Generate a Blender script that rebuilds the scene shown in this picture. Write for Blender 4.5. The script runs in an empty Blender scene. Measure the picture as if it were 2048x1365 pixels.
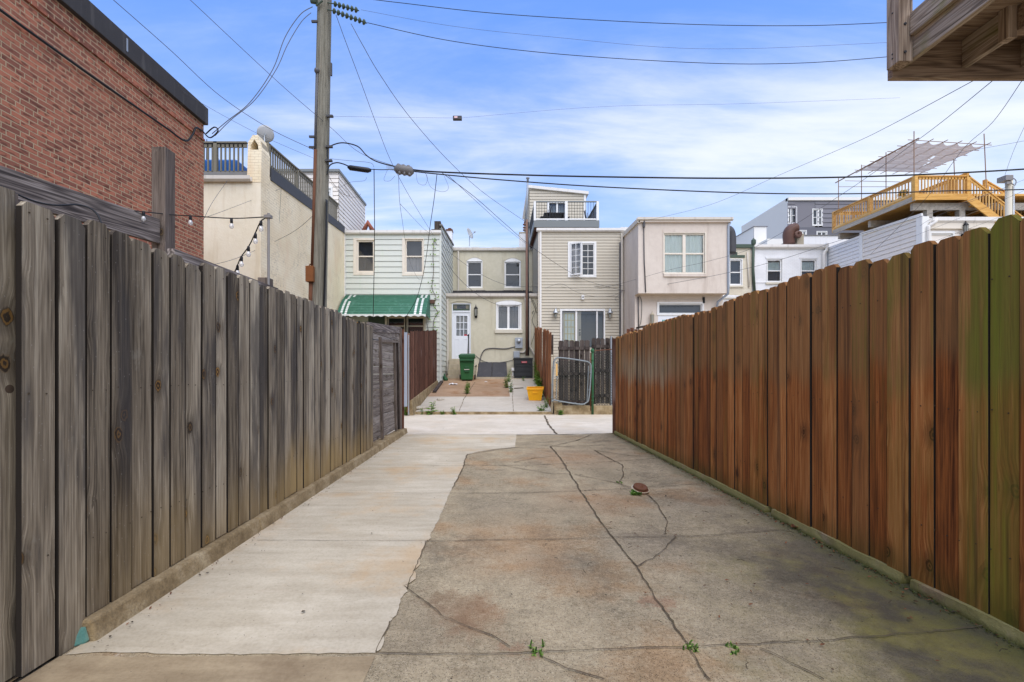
import bpy, bmesh, math, random
from mathutils import Vector, Matrix
random.seed(7)
SC = bpy.context.scene
COL = SC.collection
R = math.radians
CAMZ, F0, CX, HY = 1.23, 920.0, 995.0, 746.0   # camera height, focal length and vanishing point measured in the photograph

def P(px, py, y):                      # a measured picture point at a known distance y
    return Vector(((px-CX)/F0*y, y, CAMZ+(HY-py)/F0*y))
def PX(px, y): return (px-CX)/F0*y
def PZ(py, y): return CAMZ+(HY-py)/F0*y
def G(px, py, z=0.0):                  # a measured point on the ground
    y = F0*(CAMZ-z)/(py-HY)
    return Vector(((px-CX)/F0*y, y, z))
def srgb(r, g, b, k=1.0):
    f = lambda c: ((c/255+0.055)/1.055)**2.4 if c > 10 else c/255/12.92
    return (f(r)*k, f(g)*k, f(b)*k, 1)

# ------------------------------------------------------------------ node helper
class NT:
    def __init__(s, name, world=None):
        if world: s.m = world
        else:
            s.m = bpy.data.materials.new(name)
        s.m.use_nodes = True
        s.t = s.m.node_tree
        for n in list(s.t.nodes): s.t.nodes.remove(n)
        s.x = 0
    def n(s, typ, **kw):
        nd = s.t.nodes.new(typ)
        for k, v in kw.items(): setattr(nd, k, v)
        return nd
    def lk(s, inp, v):
        if v is None: return
        if isinstance(v, bpy.types.NodeSocket): s.t.links.new(v, inp)
        else:
            if inp.type == 'VECTOR' and isinstance(v, (int, float)): v = (v, v, v)
            if inp.type == 'RGBA' and isinstance(v, (int, float)): v = (v, v, v, 1)
            inp.default_value = v
    def math(s, op, a, b=None, c=None, clamp=False):
        nd = s.n('ShaderNodeMath', operation=op, use_clamp=clamp)
        s.lk(nd.inputs[0], a); s.lk(nd.inputs[1], b)
        if c is not None: s.lk(nd.inputs[2], c)
        return nd.outputs[0]
    def add(s, a, b): return s.math('ADD', a, b)
    def mul(s, a, b): return s.math('MULTIPLY', a, b)
    def sub(s, a, b): return s.math('SUBTRACT', a, b)
    def vmath(s, op, a, b=None):
        nd = s.n('ShaderNodeVectorMath', operation=op)
        s.lk(nd.inputs[0], a)
        if b is not None: s.lk(nd.inputs[1], b)
        return nd.outputs['Value'] if op in ('LENGTH', 'DISTANCE', 'DOT_PRODUCT') else nd.outputs[0]
    def coord(s, which='Object'): return s.n('ShaderNodeTexCoord').outputs[which]
    def sep(s, v):
        nd = s.n('ShaderNodeSeparateXYZ'); s.lk(nd.inputs[0], v); return nd.outputs
    def comb(s, x, y, z):
        nd = s.n('ShaderNodeCombineXYZ')
        s.lk(nd.inputs[0], x); s.lk(nd.inputs[1], y); s.lk(nd.inputs[2], z); return nd.outputs[0]
    def noise(s, vec, scale=5, detail=4, rough=.55, dist=0, col=False):
        nd = s.n('ShaderNodeTexNoise'); s.lk(nd.inputs['Vector'], vec)
        nd.inputs['Scale'].default_value = scale; nd.inputs['Detail'].default_value = detail
        nd.inputs['Roughness'].default_value = rough; nd.inputs['Distortion'].default_value = dist
        return nd.outputs[1 if col else 0]
    def vor(s, vec, scale=5, feature='F1', rnd=1.0, out='Distance'):
        nd = s.n('ShaderNodeTexVoronoi', feature=feature); s.lk(nd.inputs['Vector'], vec)
        nd.inputs['Scale'].default_value = scale; nd.inputs['Randomness'].default_value = rnd
        return nd.outputs[out]
    def ramp(s, fac, stops, interp='LINEAR'):
        nd = s.n('ShaderNodeValToRGB'); cr = nd.color_ramp; cr.interpolation = interp
        while len(cr.elements) < len(stops): cr.elements.new(.5)
        for e, (p, c) in zip(cr.elements, stops):
            e.position = p
            e.color = c if not isinstance(c, (int, float)) else (c, c, c, 1)
        s.lk(nd.inputs[0], fac); return nd.outputs[0]
    def vor2(s, vec):
        nd = s.n('ShaderNodeTexVoronoi', voronoi_dimensions='2D'); s.lk(nd.inputs['Vector'], vec); nd.inputs['Scale'].default_value = 1
        return nd.outputs['Distance'], nd.outputs['Color']
    def step(s, v, a, b):              # smooth 0..1 between a and b
        nd = s.n('ShaderNodeMapRange', interpolation_type='SMOOTHSTEP')
        s.lk(nd.inputs[0], v); nd.inputs[1].default_value = a; nd.inputs[2].default_value = b
        nd.inputs[3].default_value = 0; nd.inputs[4].default_value = 1
        return nd.outputs[0]
    def mix(s, f, a, b, mode='MIX'):
        nd = s.n('ShaderNodeMix', data_type='RGBA', blend_type=mode)
        s.lk(nd.inputs[0], f); s.lk(nd.inputs[6], a); s.lk(nd.inputs[7], b)
        return nd.outputs[2]
    def island(s): return s.n('ShaderNodeNewGeometry').outputs['Random Per Island']
    def bump(s, h, strength=.3, dist=.01):
        nd = s.n('ShaderNodeBump'); s.lk(nd.inputs['Height'], h)
        nd.inputs['Strength'].default_value = strength; nd.inputs['Distance'].default_value = dist
        return nd.outputs[0]
    def bsdf(s, color, rough=.8, metal=0, normal=None, spec=.3):
        nd = s.n('ShaderNodeBsdfPrincipled')
        s.lk(nd.inputs['Base Color'], color); s.lk(nd.inputs['Roughness'], rough)
        s.lk(nd.inputs['Metallic'], metal); nd.inputs['Specular IOR Level'].default_value = spec
        if normal is not None: s.lk(nd.inputs['Normal'], normal)
        o = s.n('ShaderNodeOutputMaterial'); s.t.links.new(nd.outputs[0], o.inputs[0])
        s.b = nd; return s.m

def paint(name, c, rough=.6, metal=0, var=.12, scale=6, bump=0, spec=.3, dirt=None, dirt_amt=.3):
    """A plain finish that is never perfectly even: blotchy tone, fine grain, optional dirt."""
    t = NT(name); o = t.coord()
    n1 = t.noise(o, scale, 5, .6); n2 = t.noise(o, scale*9, 3, .6)
    v = t.add(t.mul(t.sub(n1, .5), 2*var), t.mul(t.sub(n2, .5), var))
    c1 = t.mix(1, c, t.ramp(t.add(v, .5), [(0, .35), (.5, .5), (1, .65)]), 'MULTIPLY')
    c1 = t.mix(1, c1, (2, 2, 2, 1), 'MULTIPLY')
    if dirt:
        st = t.noise(t.vmath('MULTIPLY', o, (7, 7, .6)), 1, 5, .7)
        c1 = t.mix(t.mul(t.step(st, .5, .75), dirt_amt), c1, dirt)
    nm = t.bump(n2, bump, .004) if bump else None
    return t.bsdf(c1, rough, metal, nm, spec)

def wood(name, lo, mid, hi, axis='z', ring=.5, extra=None, rough=.85, knots=True, bumpk=.35, knot=None, var=.42):
    """Boards: grain lines are contours of a noise stretched along the board; each board (mesh island) differs."""
    t = NT(name); o = t.coord(); x, y, z = t.sep(o)
    isl = t.island()
    off = t.mul(isl, 37.0)
    if axis == 'z': a, b, l = x, y, z
    elif axis == 'y': a, b, l = x, z, y
    else: a, b, l = y, z, x
    cross = t.add(a, b)
    cc = t.add(cross, off)
    l2 = t.add(l, t.mul(off, 3.1))
    kn = t.comb(t.mul(cc, 4.0), t.mul(l2, 2.7), 0)
    kd0, kc_ = t.vor2(kn)
    kd = t.add(kd0, t.mul(t.sub(t.noise(t.comb(t.mul(a, 38), t.mul(b, 38), t.mul(l, 26)), 1.0, 3, .6), .5), .11))
    kon = t.step(t.sep(kc_)[0], .58, .60) if knots else 0.0
    kpull = t.mul(t.mul(t.step(kd, .42, .04), .22), kon)
    warp = t.noise(t.comb(t.mul(a, 5), t.mul(b, 5), t.mul(l2, 1.3)), 1.0, 2, .5)
    base = t.comb(t.add(t.mul(a, 8), off), t.add(t.add(t.mul(b, 8), kpull), t.mul(warp, .35)), t.mul(l2, .5))
    n = t.noise(base, 1.0, 2, .5)
    rings = t.math('SINE', t.mul(n, 95))
    fine = t.noise(t.comb(t.mul(a, 95), t.add(t.mul(b, 95), t.mul(kpull, 9)), t.mul(l2, 1.5)), 1.0, 5, .75)
    blot = t.noise(t.comb(t.mul(a, 10), t.add(t.mul(b, 10), off), t.mul(l2, .9)), 1.0, 4, .6)
    f = t.add(t.add(t.mul(rings, .10*ring), t.mul(t.sub(fine, .5), 1.6)), t.mul(t.sub(blot, .5), 1.05))
    f = t.add(t.add(f, .5), t.mul(t.sub(isl, .5), var))
    c = t.ramp(f, [(0.06, lo), (.5, mid), (.95, hi)])
    ck = t.noise(t.comb(t.mul(a, 60), t.mul(b, 60), t.mul(l2, 1.1)), 1.0, 2, .5)
    c = t.mix(t.mul(t.step(ck, .66, .72), .7), c, (lo[0]*.45, lo[1]*.45, lo[2]*.45, 1))
    if knots:
        km = t.mul(t.step(kd, .115, .075), kon)
        kring = t.math('SINE', t.add(t.mul(kd, 95), t.mul(t.sep(kc_)[1], 5)))
        dkc = (lo[0]*.5, lo[1]*.42, lo[2]*.35, 1)
        kc = t.mix(t.mul(t.step(kring, -.3, .8), t.add(.25, t.mul(t.sep(kc_)[2], .75))), dkc, knot or (mid[0]*1.1, mid[1]*.95, mid[2]*.55, 1))
        halo = t.mul(t.mul(t.step(kd, .3, .1), .45), kon)
        c = t.mix(halo, c, (lo[0]*.8, lo[1]*.75, lo[2]*.7, 1))
        c = t.mix(t.mul(km, .9), c, kc)
    if extra: c = extra(t, c, o, x, y, z, isl, fine, blot)
    h = t.add(t.mul(fine, .7), t.mul(rings, .12))
    return t.bsdf(c, rough, 0, t.bump(h, bumpk, .006), .2)

# ------------------------------------------------------------------ mesh helper
class MB:
    def __init__(s): s.v = []; s.f = []; s.mi = []; s.m = 0
    def poly(s, pts):
        i = len(s.v); s.v += [tuple(p) for p in pts]; s.f.append(list(range(i, i+len(pts)))); s.mi.append(s.m)
    def hexa(s, p):                     # 8 corners: bottom ring 0-3, top ring 4-7
        i = len(s.v); s.v += [tuple(q) for q in p]
        for f in ((3,2,1,0), (4,5,6,7), (0,1,5,4), (1,2,6,5), (2,3,7,6), (3,0,4,7)):
            s.f.append([i+k for k in f]); s.mi.append(s.m)
    def box(s, x0, x1, y0, y1, z0, z1):
        s.hexa([(x0,y0,z0),(x1,y0,z0),(x1,y1,z0),(x0,y1,z0),(x0,y0,z1),(x1,y0,z1),(x1,y1,z1),(x0,y1,z1)])
    def bar(s, a, b, w, h, up=(0,0,1)):  # a square bar from a to b: w across, h along up
        a = Vector(a); b = Vector(b); d = (b-a).normalized(); up = Vector(up)
        sd = d.cross(up)
        if sd.length < 1e-4: sd = d.cross(Vector((0,1,0)))
        sd.normalize(); u = sd.cross(d).normalized()
        q = [a+sd*sx*w/2+u*sz*h/2 for sx, sz in ((-1,-1),(1,-1),(1,1),(-1,1))]
        r = [p+(b-a) for p in q]
        s.hexa(q+r)
    def prism(s, pts, vec):             # polygon swept by vec
        i = len(s.v); n = len(pts); vec = Vector(vec)
        s.v += [tuple(p) for p in pts]+[tuple(Vector(p)+vec) for p in pts]
        s.f.append([i+k for k in range(n)][::-1]); s.mi.append(s.m)
        s.f.append([i+n+k for k in range(n)]); s.mi.append(s.m)
        for k in range(n):
            s.f.append([i+k, i+(k+1) % n, i+n+(k+1) % n, i+n+k]); s.mi.append(s.m)
    def tube(s, pts, r, n=6, caps=True):
        pts = [Vector(p) for p in pts]; rs = r if isinstance(r, (list, tuple)) else [r]*len(pts)
        i0 = len(s.v); ref = None
        for k, p in enumerate(pts):
            d = (pts[min(k+1, len(pts)-1)]-pts[max(k-1, 0)])
            if d.length < 1e-9: d = Vector((0,0,1))
            d.normalize()
            if ref is None:
                ref = Vector((0,0,1)) if abs(d.z) < .9 else Vector((1,0,0))
            a = d.cross(ref).normalized(); ref = a.cross(d).normalized()
            for j in range(n):
                t = 2*math.pi*j/n
                s.v.append(tuple(p+(a*math.cos(t)+ref*math.sin(t))*rs[k]))
        for k in range(len(pts)-1):
            for j in range(n):
                s.f.append([i0+k*n+j, i0+k*n+(j+1) % n, i0+(k+1)*n+(j+1) % n, i0+(k+1)*n+j]); s.mi.append(s.m)
        if caps:
            s.f.append([i0+j for j in range(n)][::-1]); s.mi.append(s.m)
            e = i0+(len(pts)-1)*n; s.f.append([e+j for j in range(n)]); s.mi.append(s.m)
    def lathe(s, c, prof, n=16, axis=(0,0,1)):
        ax = Vector(axis).normalized(); rf = Vector((1,0,0)) if abs(ax.x) < .9 else Vector((0,1,0))
        a = ax.cross(rf).normalized(); b = ax.cross(a); c = Vector(c); i0 = len(s.v)
        for r, h in prof:
            for j in range(n):
                t = 2*math.pi*j/n; s.v.append(tuple(c+ax*h+(a*math.cos(t)+b*math.sin(t))*r))
        for k in range(len(prof)-1):
            for j in range(n):
                s.f.append([i0+k*n+j, i0+k*n+(j+1) % n, i0+(k+1)*n+(j+1) % n, i0+(k+1)*n+j]); s.mi.append(s.m)
        if prof[0][0] > 1e-4: s.f.append([i0+j for j in range(n)][::-1]); s.mi.append(s.m)
        if prof[-1][0] > 1e-4:
            e = i0+(len(prof)-1)*n; s.f.append([e+j for j in range(n)]); s.mi.append(s.m)
    def build(s, name, mat, parent=None, smooth=False, bevel=0, fixn=True):
        me = bpy.data.meshes.new(name); me.from_pydata(s.v, [], s.f)
        mats = mat if isinstance(mat, (list, tuple)) else [mat]
        for m in mats: me.materials.append(m)
        if len(mats) > 1: me.polygons.foreach_set('material_index', s.mi)
        if fixn:
            bm = bmesh.new(); bm.from_mesh(me); bmesh.ops.recalc_face_normals(bm, faces=bm.faces); bm.to_mesh(me); bm.free()
        if smooth: me.polygons.foreach_set('use_smooth', [True]*len(me.polygons))
        o = bpy.data.objects.new(name, me); COL.objects.link(o)
        if parent:
            o.parent = parent
            top = parent
            off = Vector((0,0,0))
            while top.parent: top = top.parent
            if parent == top: o.matrix_parent_inverse = Matrix.Translation(-parent.location)
        if bevel:
            b = o.modifiers.new('bevel', 'BEVEL'); b.width = bevel; b.segments = 2; b.limit_method = 'ANGLE'; b.angle_limit = R(50)
        return o

def tag(o, label=None, cat=None, group=None, kind=None):
    if label: o['label'] = label
    if cat: o['category'] = cat
    if group: o['group'] = group
    if kind: o['kind'] = kind
    return o
def thing(name, label, cat, loc, group=None):
    o = bpy.data.objects.new(name, None); COL.objects.link(o); o.location = Vector(loc); o.empty_display_size = .2
    return tag(o, label, cat, group)
def struct(mb, name, mat, **k): return tag(mb.build(name, mat, **k), kind='structure')

# wall frames: S faces the camera (normal -y), E faces +x, W faces -x
class FR:
    def __init__(s, kind, c): s.k = kind; s.c = c
    def p(s, u, z, d=0.0):
        if s.k == 'S': return (u, s.c-d, z)
        if s.k == 'E': return (s.c+d, u, z)
        return (s.c-d, u, z)
    def box(s, mb, u0, u1, z0, z1, d0, d1):
        mb.hexa([s.p(u0,z0,d1), s.p(u1,z0,d1), s.p(u1,z0,d0), s.p(u0,z0,d0), s.p(u0,z1,d1), s.p(u1,z1,d1), s.p(u1,z1,d0), s.p(u0,z1,d0)])
    def quad(s, mb, u0, u1, z0, z1, d=0): mb.poly([s.p(u0,z0,d), s.p(u1,z0,d), s.p(u1,z1,d), s.p(u0,z1,d)])
def clip(poly, top):                    # keep the part of [(u,z,d)] under z = top(u)
    if top is None: return poly
    out = []
    for i in range(len(poly)):
        a, b = poly[i], poly[(i+1) % len(poly)]
        fa, fb = a[1]-top(a[0]), b[1]-top(b[0])
        if fa <= 0: out.append(a)
        if fa*fb < 0:
            t = fa/(fa-fb); out.append(tuple(a[k]+(b[k]-a[k])*t for k in range(3)))
    return out if len(out) > 2 else None
def siding(mb, fr, u0, u1, z0, z1, holes=(), e=.13, lip=.018, top=None):
    z = z0
    while z < z1-1e-4:
        zt = min(z+e, z1); segs = [(u0, u1)]
        for (a, b, c, d) in holes:
            if min(zt, d)-max(z, c) > .35*(zt-z):
                ns = []
                for s0, s1 in segs:
                    if b <= s0 or a >= s1: ns.append((s0, s1)); continue
                    if a > s0: ns.append((s0, a))
                    if b < s1: ns.append((b, s1))
                segs = ns
        for s0, s1 in segs:
            g = min(.016, e*.14)
            for q in ([(s0,z+g,lip),(s1,z+g,lip),(s1,zt,0.002),(s0,zt,0.002)], [(s0,z+g,-.05),(s1,z+g,-.05),(s1,z+g,lip),(s0,z+g,lip)], [(s0,z,-.05),(s1,z,-.05),(s1,z+g,-.05),(s0,z+g,-.05)], [(s0,zt,-.05),(s1,zt,-.05),(s1,zt,.002),(s0,zt,.002)]):
                q = clip(q, top)
                if q: mb.poly([fr.p(*k) for k in q])
        z += e
def wall(mb, fr, u0, u1, z0, z1, holes=(), top=None, reveal=.1):
    us = sorted(set([u0, u1]+[min(max(h[i], u0), u1) for h in holes for i in (0, 1)]))
    zs = sorted(set([z0, z1]+[min(max(h[i], z0), z1) for h in holes for i in (2, 3)]))
    for i in range(len(us)-1):
        for j in range(len(zs)-1):
            cu, cz = (us[i]+us[i+1])/2, (zs[j]+zs[j+1])/2
            if any(h[0] < cu < h[1] and h[2] < cz < h[3] for h in holes): continue
            q = clip([(us[i],zs[j],0),(us[i+1],zs[j],0),(us[i+1],zs[j+1],0),(us[i],zs[j+1],0)], top)
            if q: mb.poly([fr.p(*k) for k in q])
    for (a, b, c, d) in holes:
        for q in ([(a,c,0),(b,c,0),(b,c,-reveal),(a,c,-reveal)], [(a,d,0),(b,d,0),(b,d,-reveal),(a,d,-reveal)],
                  [(a,c,0),(a,d,0),(a,d,-reveal),(a,c,-reveal)], [(b,c,0),(b,d,0),(b,d,-reveal),(b,c,-reveal)]):
            mb.poly([fr.p(*k) for k in q])
# ------------------------------------------------------------------ materials
M = {}
def grey_extra(t, c, o, x, y, z, isl, fine, blot):
    dark = t.noise(t.comb(t.mul(x, 6), t.add(t.mul(y, 7), t.mul(isl, 20)), t.mul(z, .9)), 1, 4, .6)
    c = t.mix(t.mul(t.step(dark, .45, .62), .74), c, (.056, .05, .046, 1))
    # brown-yellow water stain along the foot of the boards
    fn = t.noise(t.comb(0, t.mul(y, 1.6), t.mul(z, .8)), 1, 3, .6)
    up = t.add(z, t.mul(t.sub(fn, .5), 1.0))
    m = t.mul(t.step(up, .72, .1), t.add(t.mul(t.step(y, 1.9, 2.6), .55), t.mul(t.mul(t.step(y, 3.4, 4.2), t.step(y, 7.2, 6.2)), .45)))
    c = t.mix(t.mul(m, .85), c, t.mix(blot, (.17, .10, .035, 1), (.50, .36, .15, 1)))
    sp = t.vor(t.vmath('MULTIPLY', o, (40, 40, 25)), 1)
    c = t.mix(t.mul(t.step(sp, .12, .06), .35), c, (.38, .35, .3, 1))
    lk = t.noise(t.vmath('MULTIPLY', o, (8, 8, 5)), 1, 4, .7)
    c = t.mix(t.mul(t.step(lk, .62, .72), .35), c, (.27, .25, .2, 1))
    return c
M['grey_wood'] = wood('weathered_grey_wood', srgb(64,56,46), srgb(132,120,101), srgb(186,174,151), ring=.45, extra=grey_extra, bumpk=.5, knot=srgb(158,116,54), var=.62)
M['grey_wood_y'] = wood('weathered_grey_beam', srgb(62,56,54), srgb(116,106,99), srgb(166,156,148), axis='y', ring=2.2, knots=False)
M['grey_post'] = wood('weathered_grey_post', srgb(66,58,52), srgb(112,100,90), srgb(146,136,126), ring=.5)
def brown_extra(t, c, o, x, y, z, isl, fine, blot):
    wob = t.mul(t.sub(t.noise(t.comb(0, t.mul(y, 3), t.mul(isl, 9)), 1, 2), .5), .35)
    zz = t.add(t.add(z, wob), t.mul(t.sub(isl, .5), .18))
    upper = t.step(zz, 1.12, 1.3)
    c = t.mix(t.mul(upper, .5), c, t.mix(t.add(t.mul(blot, .6), t.mul(fine, .4)), srgb(94,68,38), srgb(180,142,92)))
    # each board fades to its own tone
    c = t.mix(t.mul(t.step(t.math('FRACT', t.mul(isl, 3.77)), .55, .95), .4), c, srgb(142,106,66))
    wm = t.mul(t.mul(t.step(zz, .98, 1.2), t.step(zz, 1.75, 1.3)), t.mul(t.step(y, 5.2, 6.8), t.step(y, 9.3, 7.8)))
    c = t.mix(t.mul(wm, t.mul(t.step(t.add(fine, t.mul(blot, .5)), .5, 1.0), .8)), c, srgb(166,160,132))
    # green algae in long streaks, boards differ, more toward the near end
    st = t.noise(t.comb(t.mul(x, 16), t.add(t.mul(y, 19), t.mul(isl, 50)), t.mul(z, .7)), 1, 4, .65)
    pt = t.noise(t.comb(0, t.mul(y, 2.5), t.mul(z, 1.5)), 1, 3, .6)
    brd = t.math('FRACT', t.mul(isl, 7.13))
    near = t.step(y, 3.6, 1.9)
    g = t.add(t.sub(t.add(t.mul(st, .9), t.add(t.mul(brd, .34), t.mul(pt, .46))), .90), t.mul(near, .14))
    g = t.add(g, t.mul(t.step(y, 2.30, 2.22), .17))
    low = t.add(t.add(.42, t.mul(upper, .58)), t.mul(t.step(y, 2.30, 2.22), .5))
    g = t.mul(t.step(g, 0.0, .26), low)
    c = t.mix(t.mul(g, .68), c, t.mix(fine, srgb(84,76,26), srgb(148,138,62)))
    gb = t.mul(t.mul(t.step(y, 2.28, 2.2), t.step(y, 2.0, 2.12)), t.step(t.add(st, t.mul(pt, .6)), .68, .95))
    c = t.mix(t.mul(gb, .42), c, srgb(120,138,36))
    dk = t.noise(t.comb(t.mul(x, 9), t.add(t.mul(y, 15), t.mul(isl, 31)), t.mul(z, .3)), 1, 3)
    c = t.mix(t.mul(t.step(dk, .55, .69), .65), c, srgb(66,42,30))
    ftm = t.step(t.add(z, t.mul(t.sub(blot, .5), .25)), .3, .08)
    c = t.mix(t.mul(ftm, .45), c, srgb(78,74,26))
    return c
M['brown_wood'] = wood('stained_brown_cedar', srgb(84,46,22), srgb(160,94,44), srgb(206,144,84), ring=.45, extra=brown_extra, bumpk=.35, knot=srgb(150,92,46))
M['dark_brown_wood'] = wood('dark_brown_boards', srgb(56,32,24), srgb(98,62,46), srgb(134,94,74), ring=.5,
    extra=lambda t,c,o,x,y,z,i,f,b: t.mix(t.mul(t.step(t.noise(t.comb(0,t.mul(y,1.3),t.mul(z,.5)),1,3),.6,.75),.5), c, srgb(170,150,140)))
M['tan_brown_wood'] = wood('tan_brown_boards', srgb(84,48,28), srgb(136,88,56), srgb(170,118,80), ring=.5)
M['board_edge'] = paint('dirty_board_edge', srgb(40,34,28), .95, var=.3)
M['old_picket'] = wood('old_grey_picket', srgb(32,28,26), srgb(66,57,52), srgb(108,98,90), ring=.5)
M['rust_plank'] = wood('old_horizontal_boards', srgb(70,62,56), srgb(128,118,108), srgb(166,158,148), axis='y', ring=1.2)
M['deck_grey_y'] = wood('old_deck_board', srgb(112,98,82), srgb(172,156,136), srgb(204,190,170), axis='y', ring=2.0, knots=False,
    extra=lambda t,c,o,x,y,z,i,f,b: t.mix(t.mul(t.step(t.noise(t.vmath('MULTIPLY',o,(4,2.2,4)),1,4),.56,.7),.6), c, srgb(120,122,52)))
M['deck_grey_z'] = wood('old_deck_post', srgb(116,98,82), srgb(180,160,138), srgb(208,192,172), axis='z', ring=1.6, knots=False)
M['deck_grey_x'] = wood('old_deck_beam', srgb(104,86,70), srgb(156,134,112), srgb(188,168,146), axis='x', ring=1.6, knots=False)
M['new_pine'] = wood('treated_pine', srgb(150,104,52), srgb(206,160,92), srgb(232,196,132), ring=.4, knots=False, rough=.7)
M['new_pine_y'] = wood('treated_pine_rail', srgb(150,104,52), srgb(202,154,88), srgb(232,196,132), axis='y', ring=.4, knots=False, rough=.7)
M['new_pine_x'] = wood('treated_pine_board', srgb(160,108,50), srgb(212,160,82), srgb(234,192,120), axis='x', ring=.4, knots=False, rough=.7)
M['grey_joist'] = wood('greyed_joist', srgb(120,112,100), srgb(168,160,146), srgb(196,188,176), axis='y', ring=.5, knots=False)
M['olive_rail'] = paint('olive_grey_paint', srgb(122,116,100), .7)

def pole_wood():
    t = NT('pole_wood'); o = t.coord(); x, y, z = t.sep(o)
    ang = t.math('ARCTAN2', t.add(x, 3.8), t.sub(y, 9.9))
    f = t.noise(t.comb(t.mul(ang, 12), t.mul(ang, 7), t.mul(z, 1.2)), 1, 5, .65)
    g = t.noise(t.comb(t.mul(ang, 2), 0, t.mul(z, .7)), 1, 3, .6)
    fl = t.noise(t.comb(t.mul(ang, 34), 0, t.mul(z, 2.2)), 1, 3, .6)
    c = t.ramp(t.add(t.mul(f, .7), t.mul(g, .3)), [(.3, srgb(78,76,66)), (.5, srgb(128,124,110)), (.7, srgb(162,158,142))])
    c = t.mix(t.mul(t.step(fl, .54, .62), .75), c, srgb(56,52,44))
    c = t.mix(t.mul(t.step(g, .6, .75), .45), c, srgb(112,88,64))
    return t.bsdf(c, .9, 0, t.bump(fl, .5, .01), .15)
M['pole'] = pole_wood()

def brick():
    t = NT('red_brick'); o = t.coord(); x, y, z = t.sep(o)
    wob = t.noise(o, 3.0, 3, .5)
    v = t.comb(t.add(y, t.mul(t.sub(wob, .5), .012)), t.add(z, t.mul(t.sub(wob, .5), .02)), 0)
    nd = t.n('ShaderNodeTexBrick'); t.lk(nd.inputs['Vector'], v)
    nd.offset = .5; nd.squash = .5; nd.squash_frequency = 6
    for k, val in (('Scale', 1.0), ('Mortar Size', .0068), ('Mortar Smooth', .3), ('Bias', -.15), ('Brick Width', .215), ('Row Height', .0672)): nd.inputs[k].default_value = val
    nd.inputs['Color1'].default_value = srgb(186,126,102); nd.inputs['Color2'].default_value = srgb(132,92,80); nd.inputs['Mortar'].default_value = srgb(190,168,136)
    nb = t.noise(t.vmath('MULTIPLY', o, (1, 9, 26)), 1, 2, .4)
    sl = t.noise(t.vmath('ADD', o, (4, 2, 9)), 1.7, 4, .6)
    c = t.mix(t.mul(t.step(nb, .54, .66), .65), nd.outputs[0], srgb(88,62,54))
    c = t.mix(t.mul(t.step(sl, .55, .72), .35), c, srgb(196,140,112))
    so = t.noise(t.vmath('MULTIPLY', o, (1, 2.2, .5)), 1, 5, .65)
    c = t.mix(t.mul(t.mul(t.step(so, .46, .66), t.step(z, 5.2, 6.2)), .5), c, srgb(78,60,54))
    fine = t.noise(o, 70, 3, .6)
    c = t.mix(.35, c, t.ramp(fine, [(.3, srgb(104,72,60)), (.7, srgb(206,160,136))]), 'SOFT_LIGHT')
    big = t.noise(o, .7, 3, .6)
    c = t.mix(t.mul(t.step(big, .45, .7), .25), c, srgb(120,84,70))
    c = t.mix(nd.outputs['Fac'], c, t.mix(t.noise(o, 11, 3), srgb(160,138,108), srgb(206,184,150)))
    h = t.add(t.mul(t.sub(1, nd.outputs['Fac']), 1.0), t.mul(fine, .35))
    return t.bsdf(c, .9, 0, t.bump(h, .8, .014), .15)
M['brick'] = brick()

def painted_brick(name, c0, c1, row=.075, stain=None, k=.6, vert='xz'):
    t = NT(name); o = t.coord(); x, y, z = t.sep(o)
    v = t.comb(t.add(x, y), z, 0)
    nd = t.n('ShaderNodeTexBrick'); t.lk(nd.inputs['Vector'], v); nd.offset = .5
    for kk, val in (('Scale', 1.0), ('Mortar Size', .006), ('Mortar Smooth', .5), ('Brick Width', .21), ('Row Height', row)): nd.inputs[kk].default_value = val
    n = t.noise(o, 1.3, 5, .6); f = t.noise(o, 45, 3, .6)
    c = t.mix(t.step(n, .3, .7), c0, c1)
    c = t.mix(t.mul(nd.outputs['Fac'], .28), c, (c0[0]*.55, c0[1]*.5, c0[2]*.45, 1))
    if stain:
        s = t.noise(t.vmath('MULTIPLY', o, (2, 2, .8)), 1, 5, .65)
        c = t.mix(t.mul(t.step(s, .5, .72), .55), c, stain)
        cr = t.noise(t.vmath('MULTIPLY', o, (1, 1.2, .9)), 1, 6, .6)
        c = t.mix(t.mul(t.step(t.math('ABSOLUTE', t.sub(cr, .5)), .0035, .001), .5), c, srgb(110,90,76))
    h = t.add(t.mul(t.sub(1, nd.outputs['Fac']), 1), t.mul(f, .4))
    return t.bsdf(c, .85, 0, t.bump(h, k, .012), .2)
M['beige_brick'] = painted_brick('painted_beige_brick', srgb(236,217,180), srgb(247,232,199), stain=srgb(232,203,164), k=.7)
M['white_brick'] = painted_brick('painted_white_brick', srgb(226,226,224), srgb(240,240,238), k=.5)
M['cream_brick'] = painted_brick('painted_cream_brick', srgb(214,204,180), srgb(228,218,196), k=.6)

def stucco(name, c0, c1, dirt=None):
    t = NT(name); o = t.coord(); n = t.noise(o, .9, 5, .6); f = t.noise(o, 38, 4, .7); m = t.noise(o, 6, 4, .6)
    c = t.mix(t.step(t.add(t.mul(n, .6), t.mul(m, .4)), .32, .68), c0, c1)
    if dirt:
        s = t.noise(t.vmath('MULTIPLY', o, (3.2, 3.2, .35)), 1, 5, .65)
        c = t.mix(t.mul(t.step(s, .5, .7), .5), c, dirt)
    return t.bsdf(c, .9, 0, t.bump(t.add(f, t.mul(m, 1.2)), .45, .012), .15)
M['cream_stucco'] = stucco('cream_stucco', srgb(194,187,162), srgb(207,200,177), srgb(168,156,130))
M['beige_stucco'] = stucco('beige_stucco', srgb(230,217,188), srgb(240,229,204), srgb(208,188,152))
M['pink_stucco'] = stucco('pinkish_stucco', srgb(208,195,180), srgb(218,206,191), srgb(182,166,150))
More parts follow.
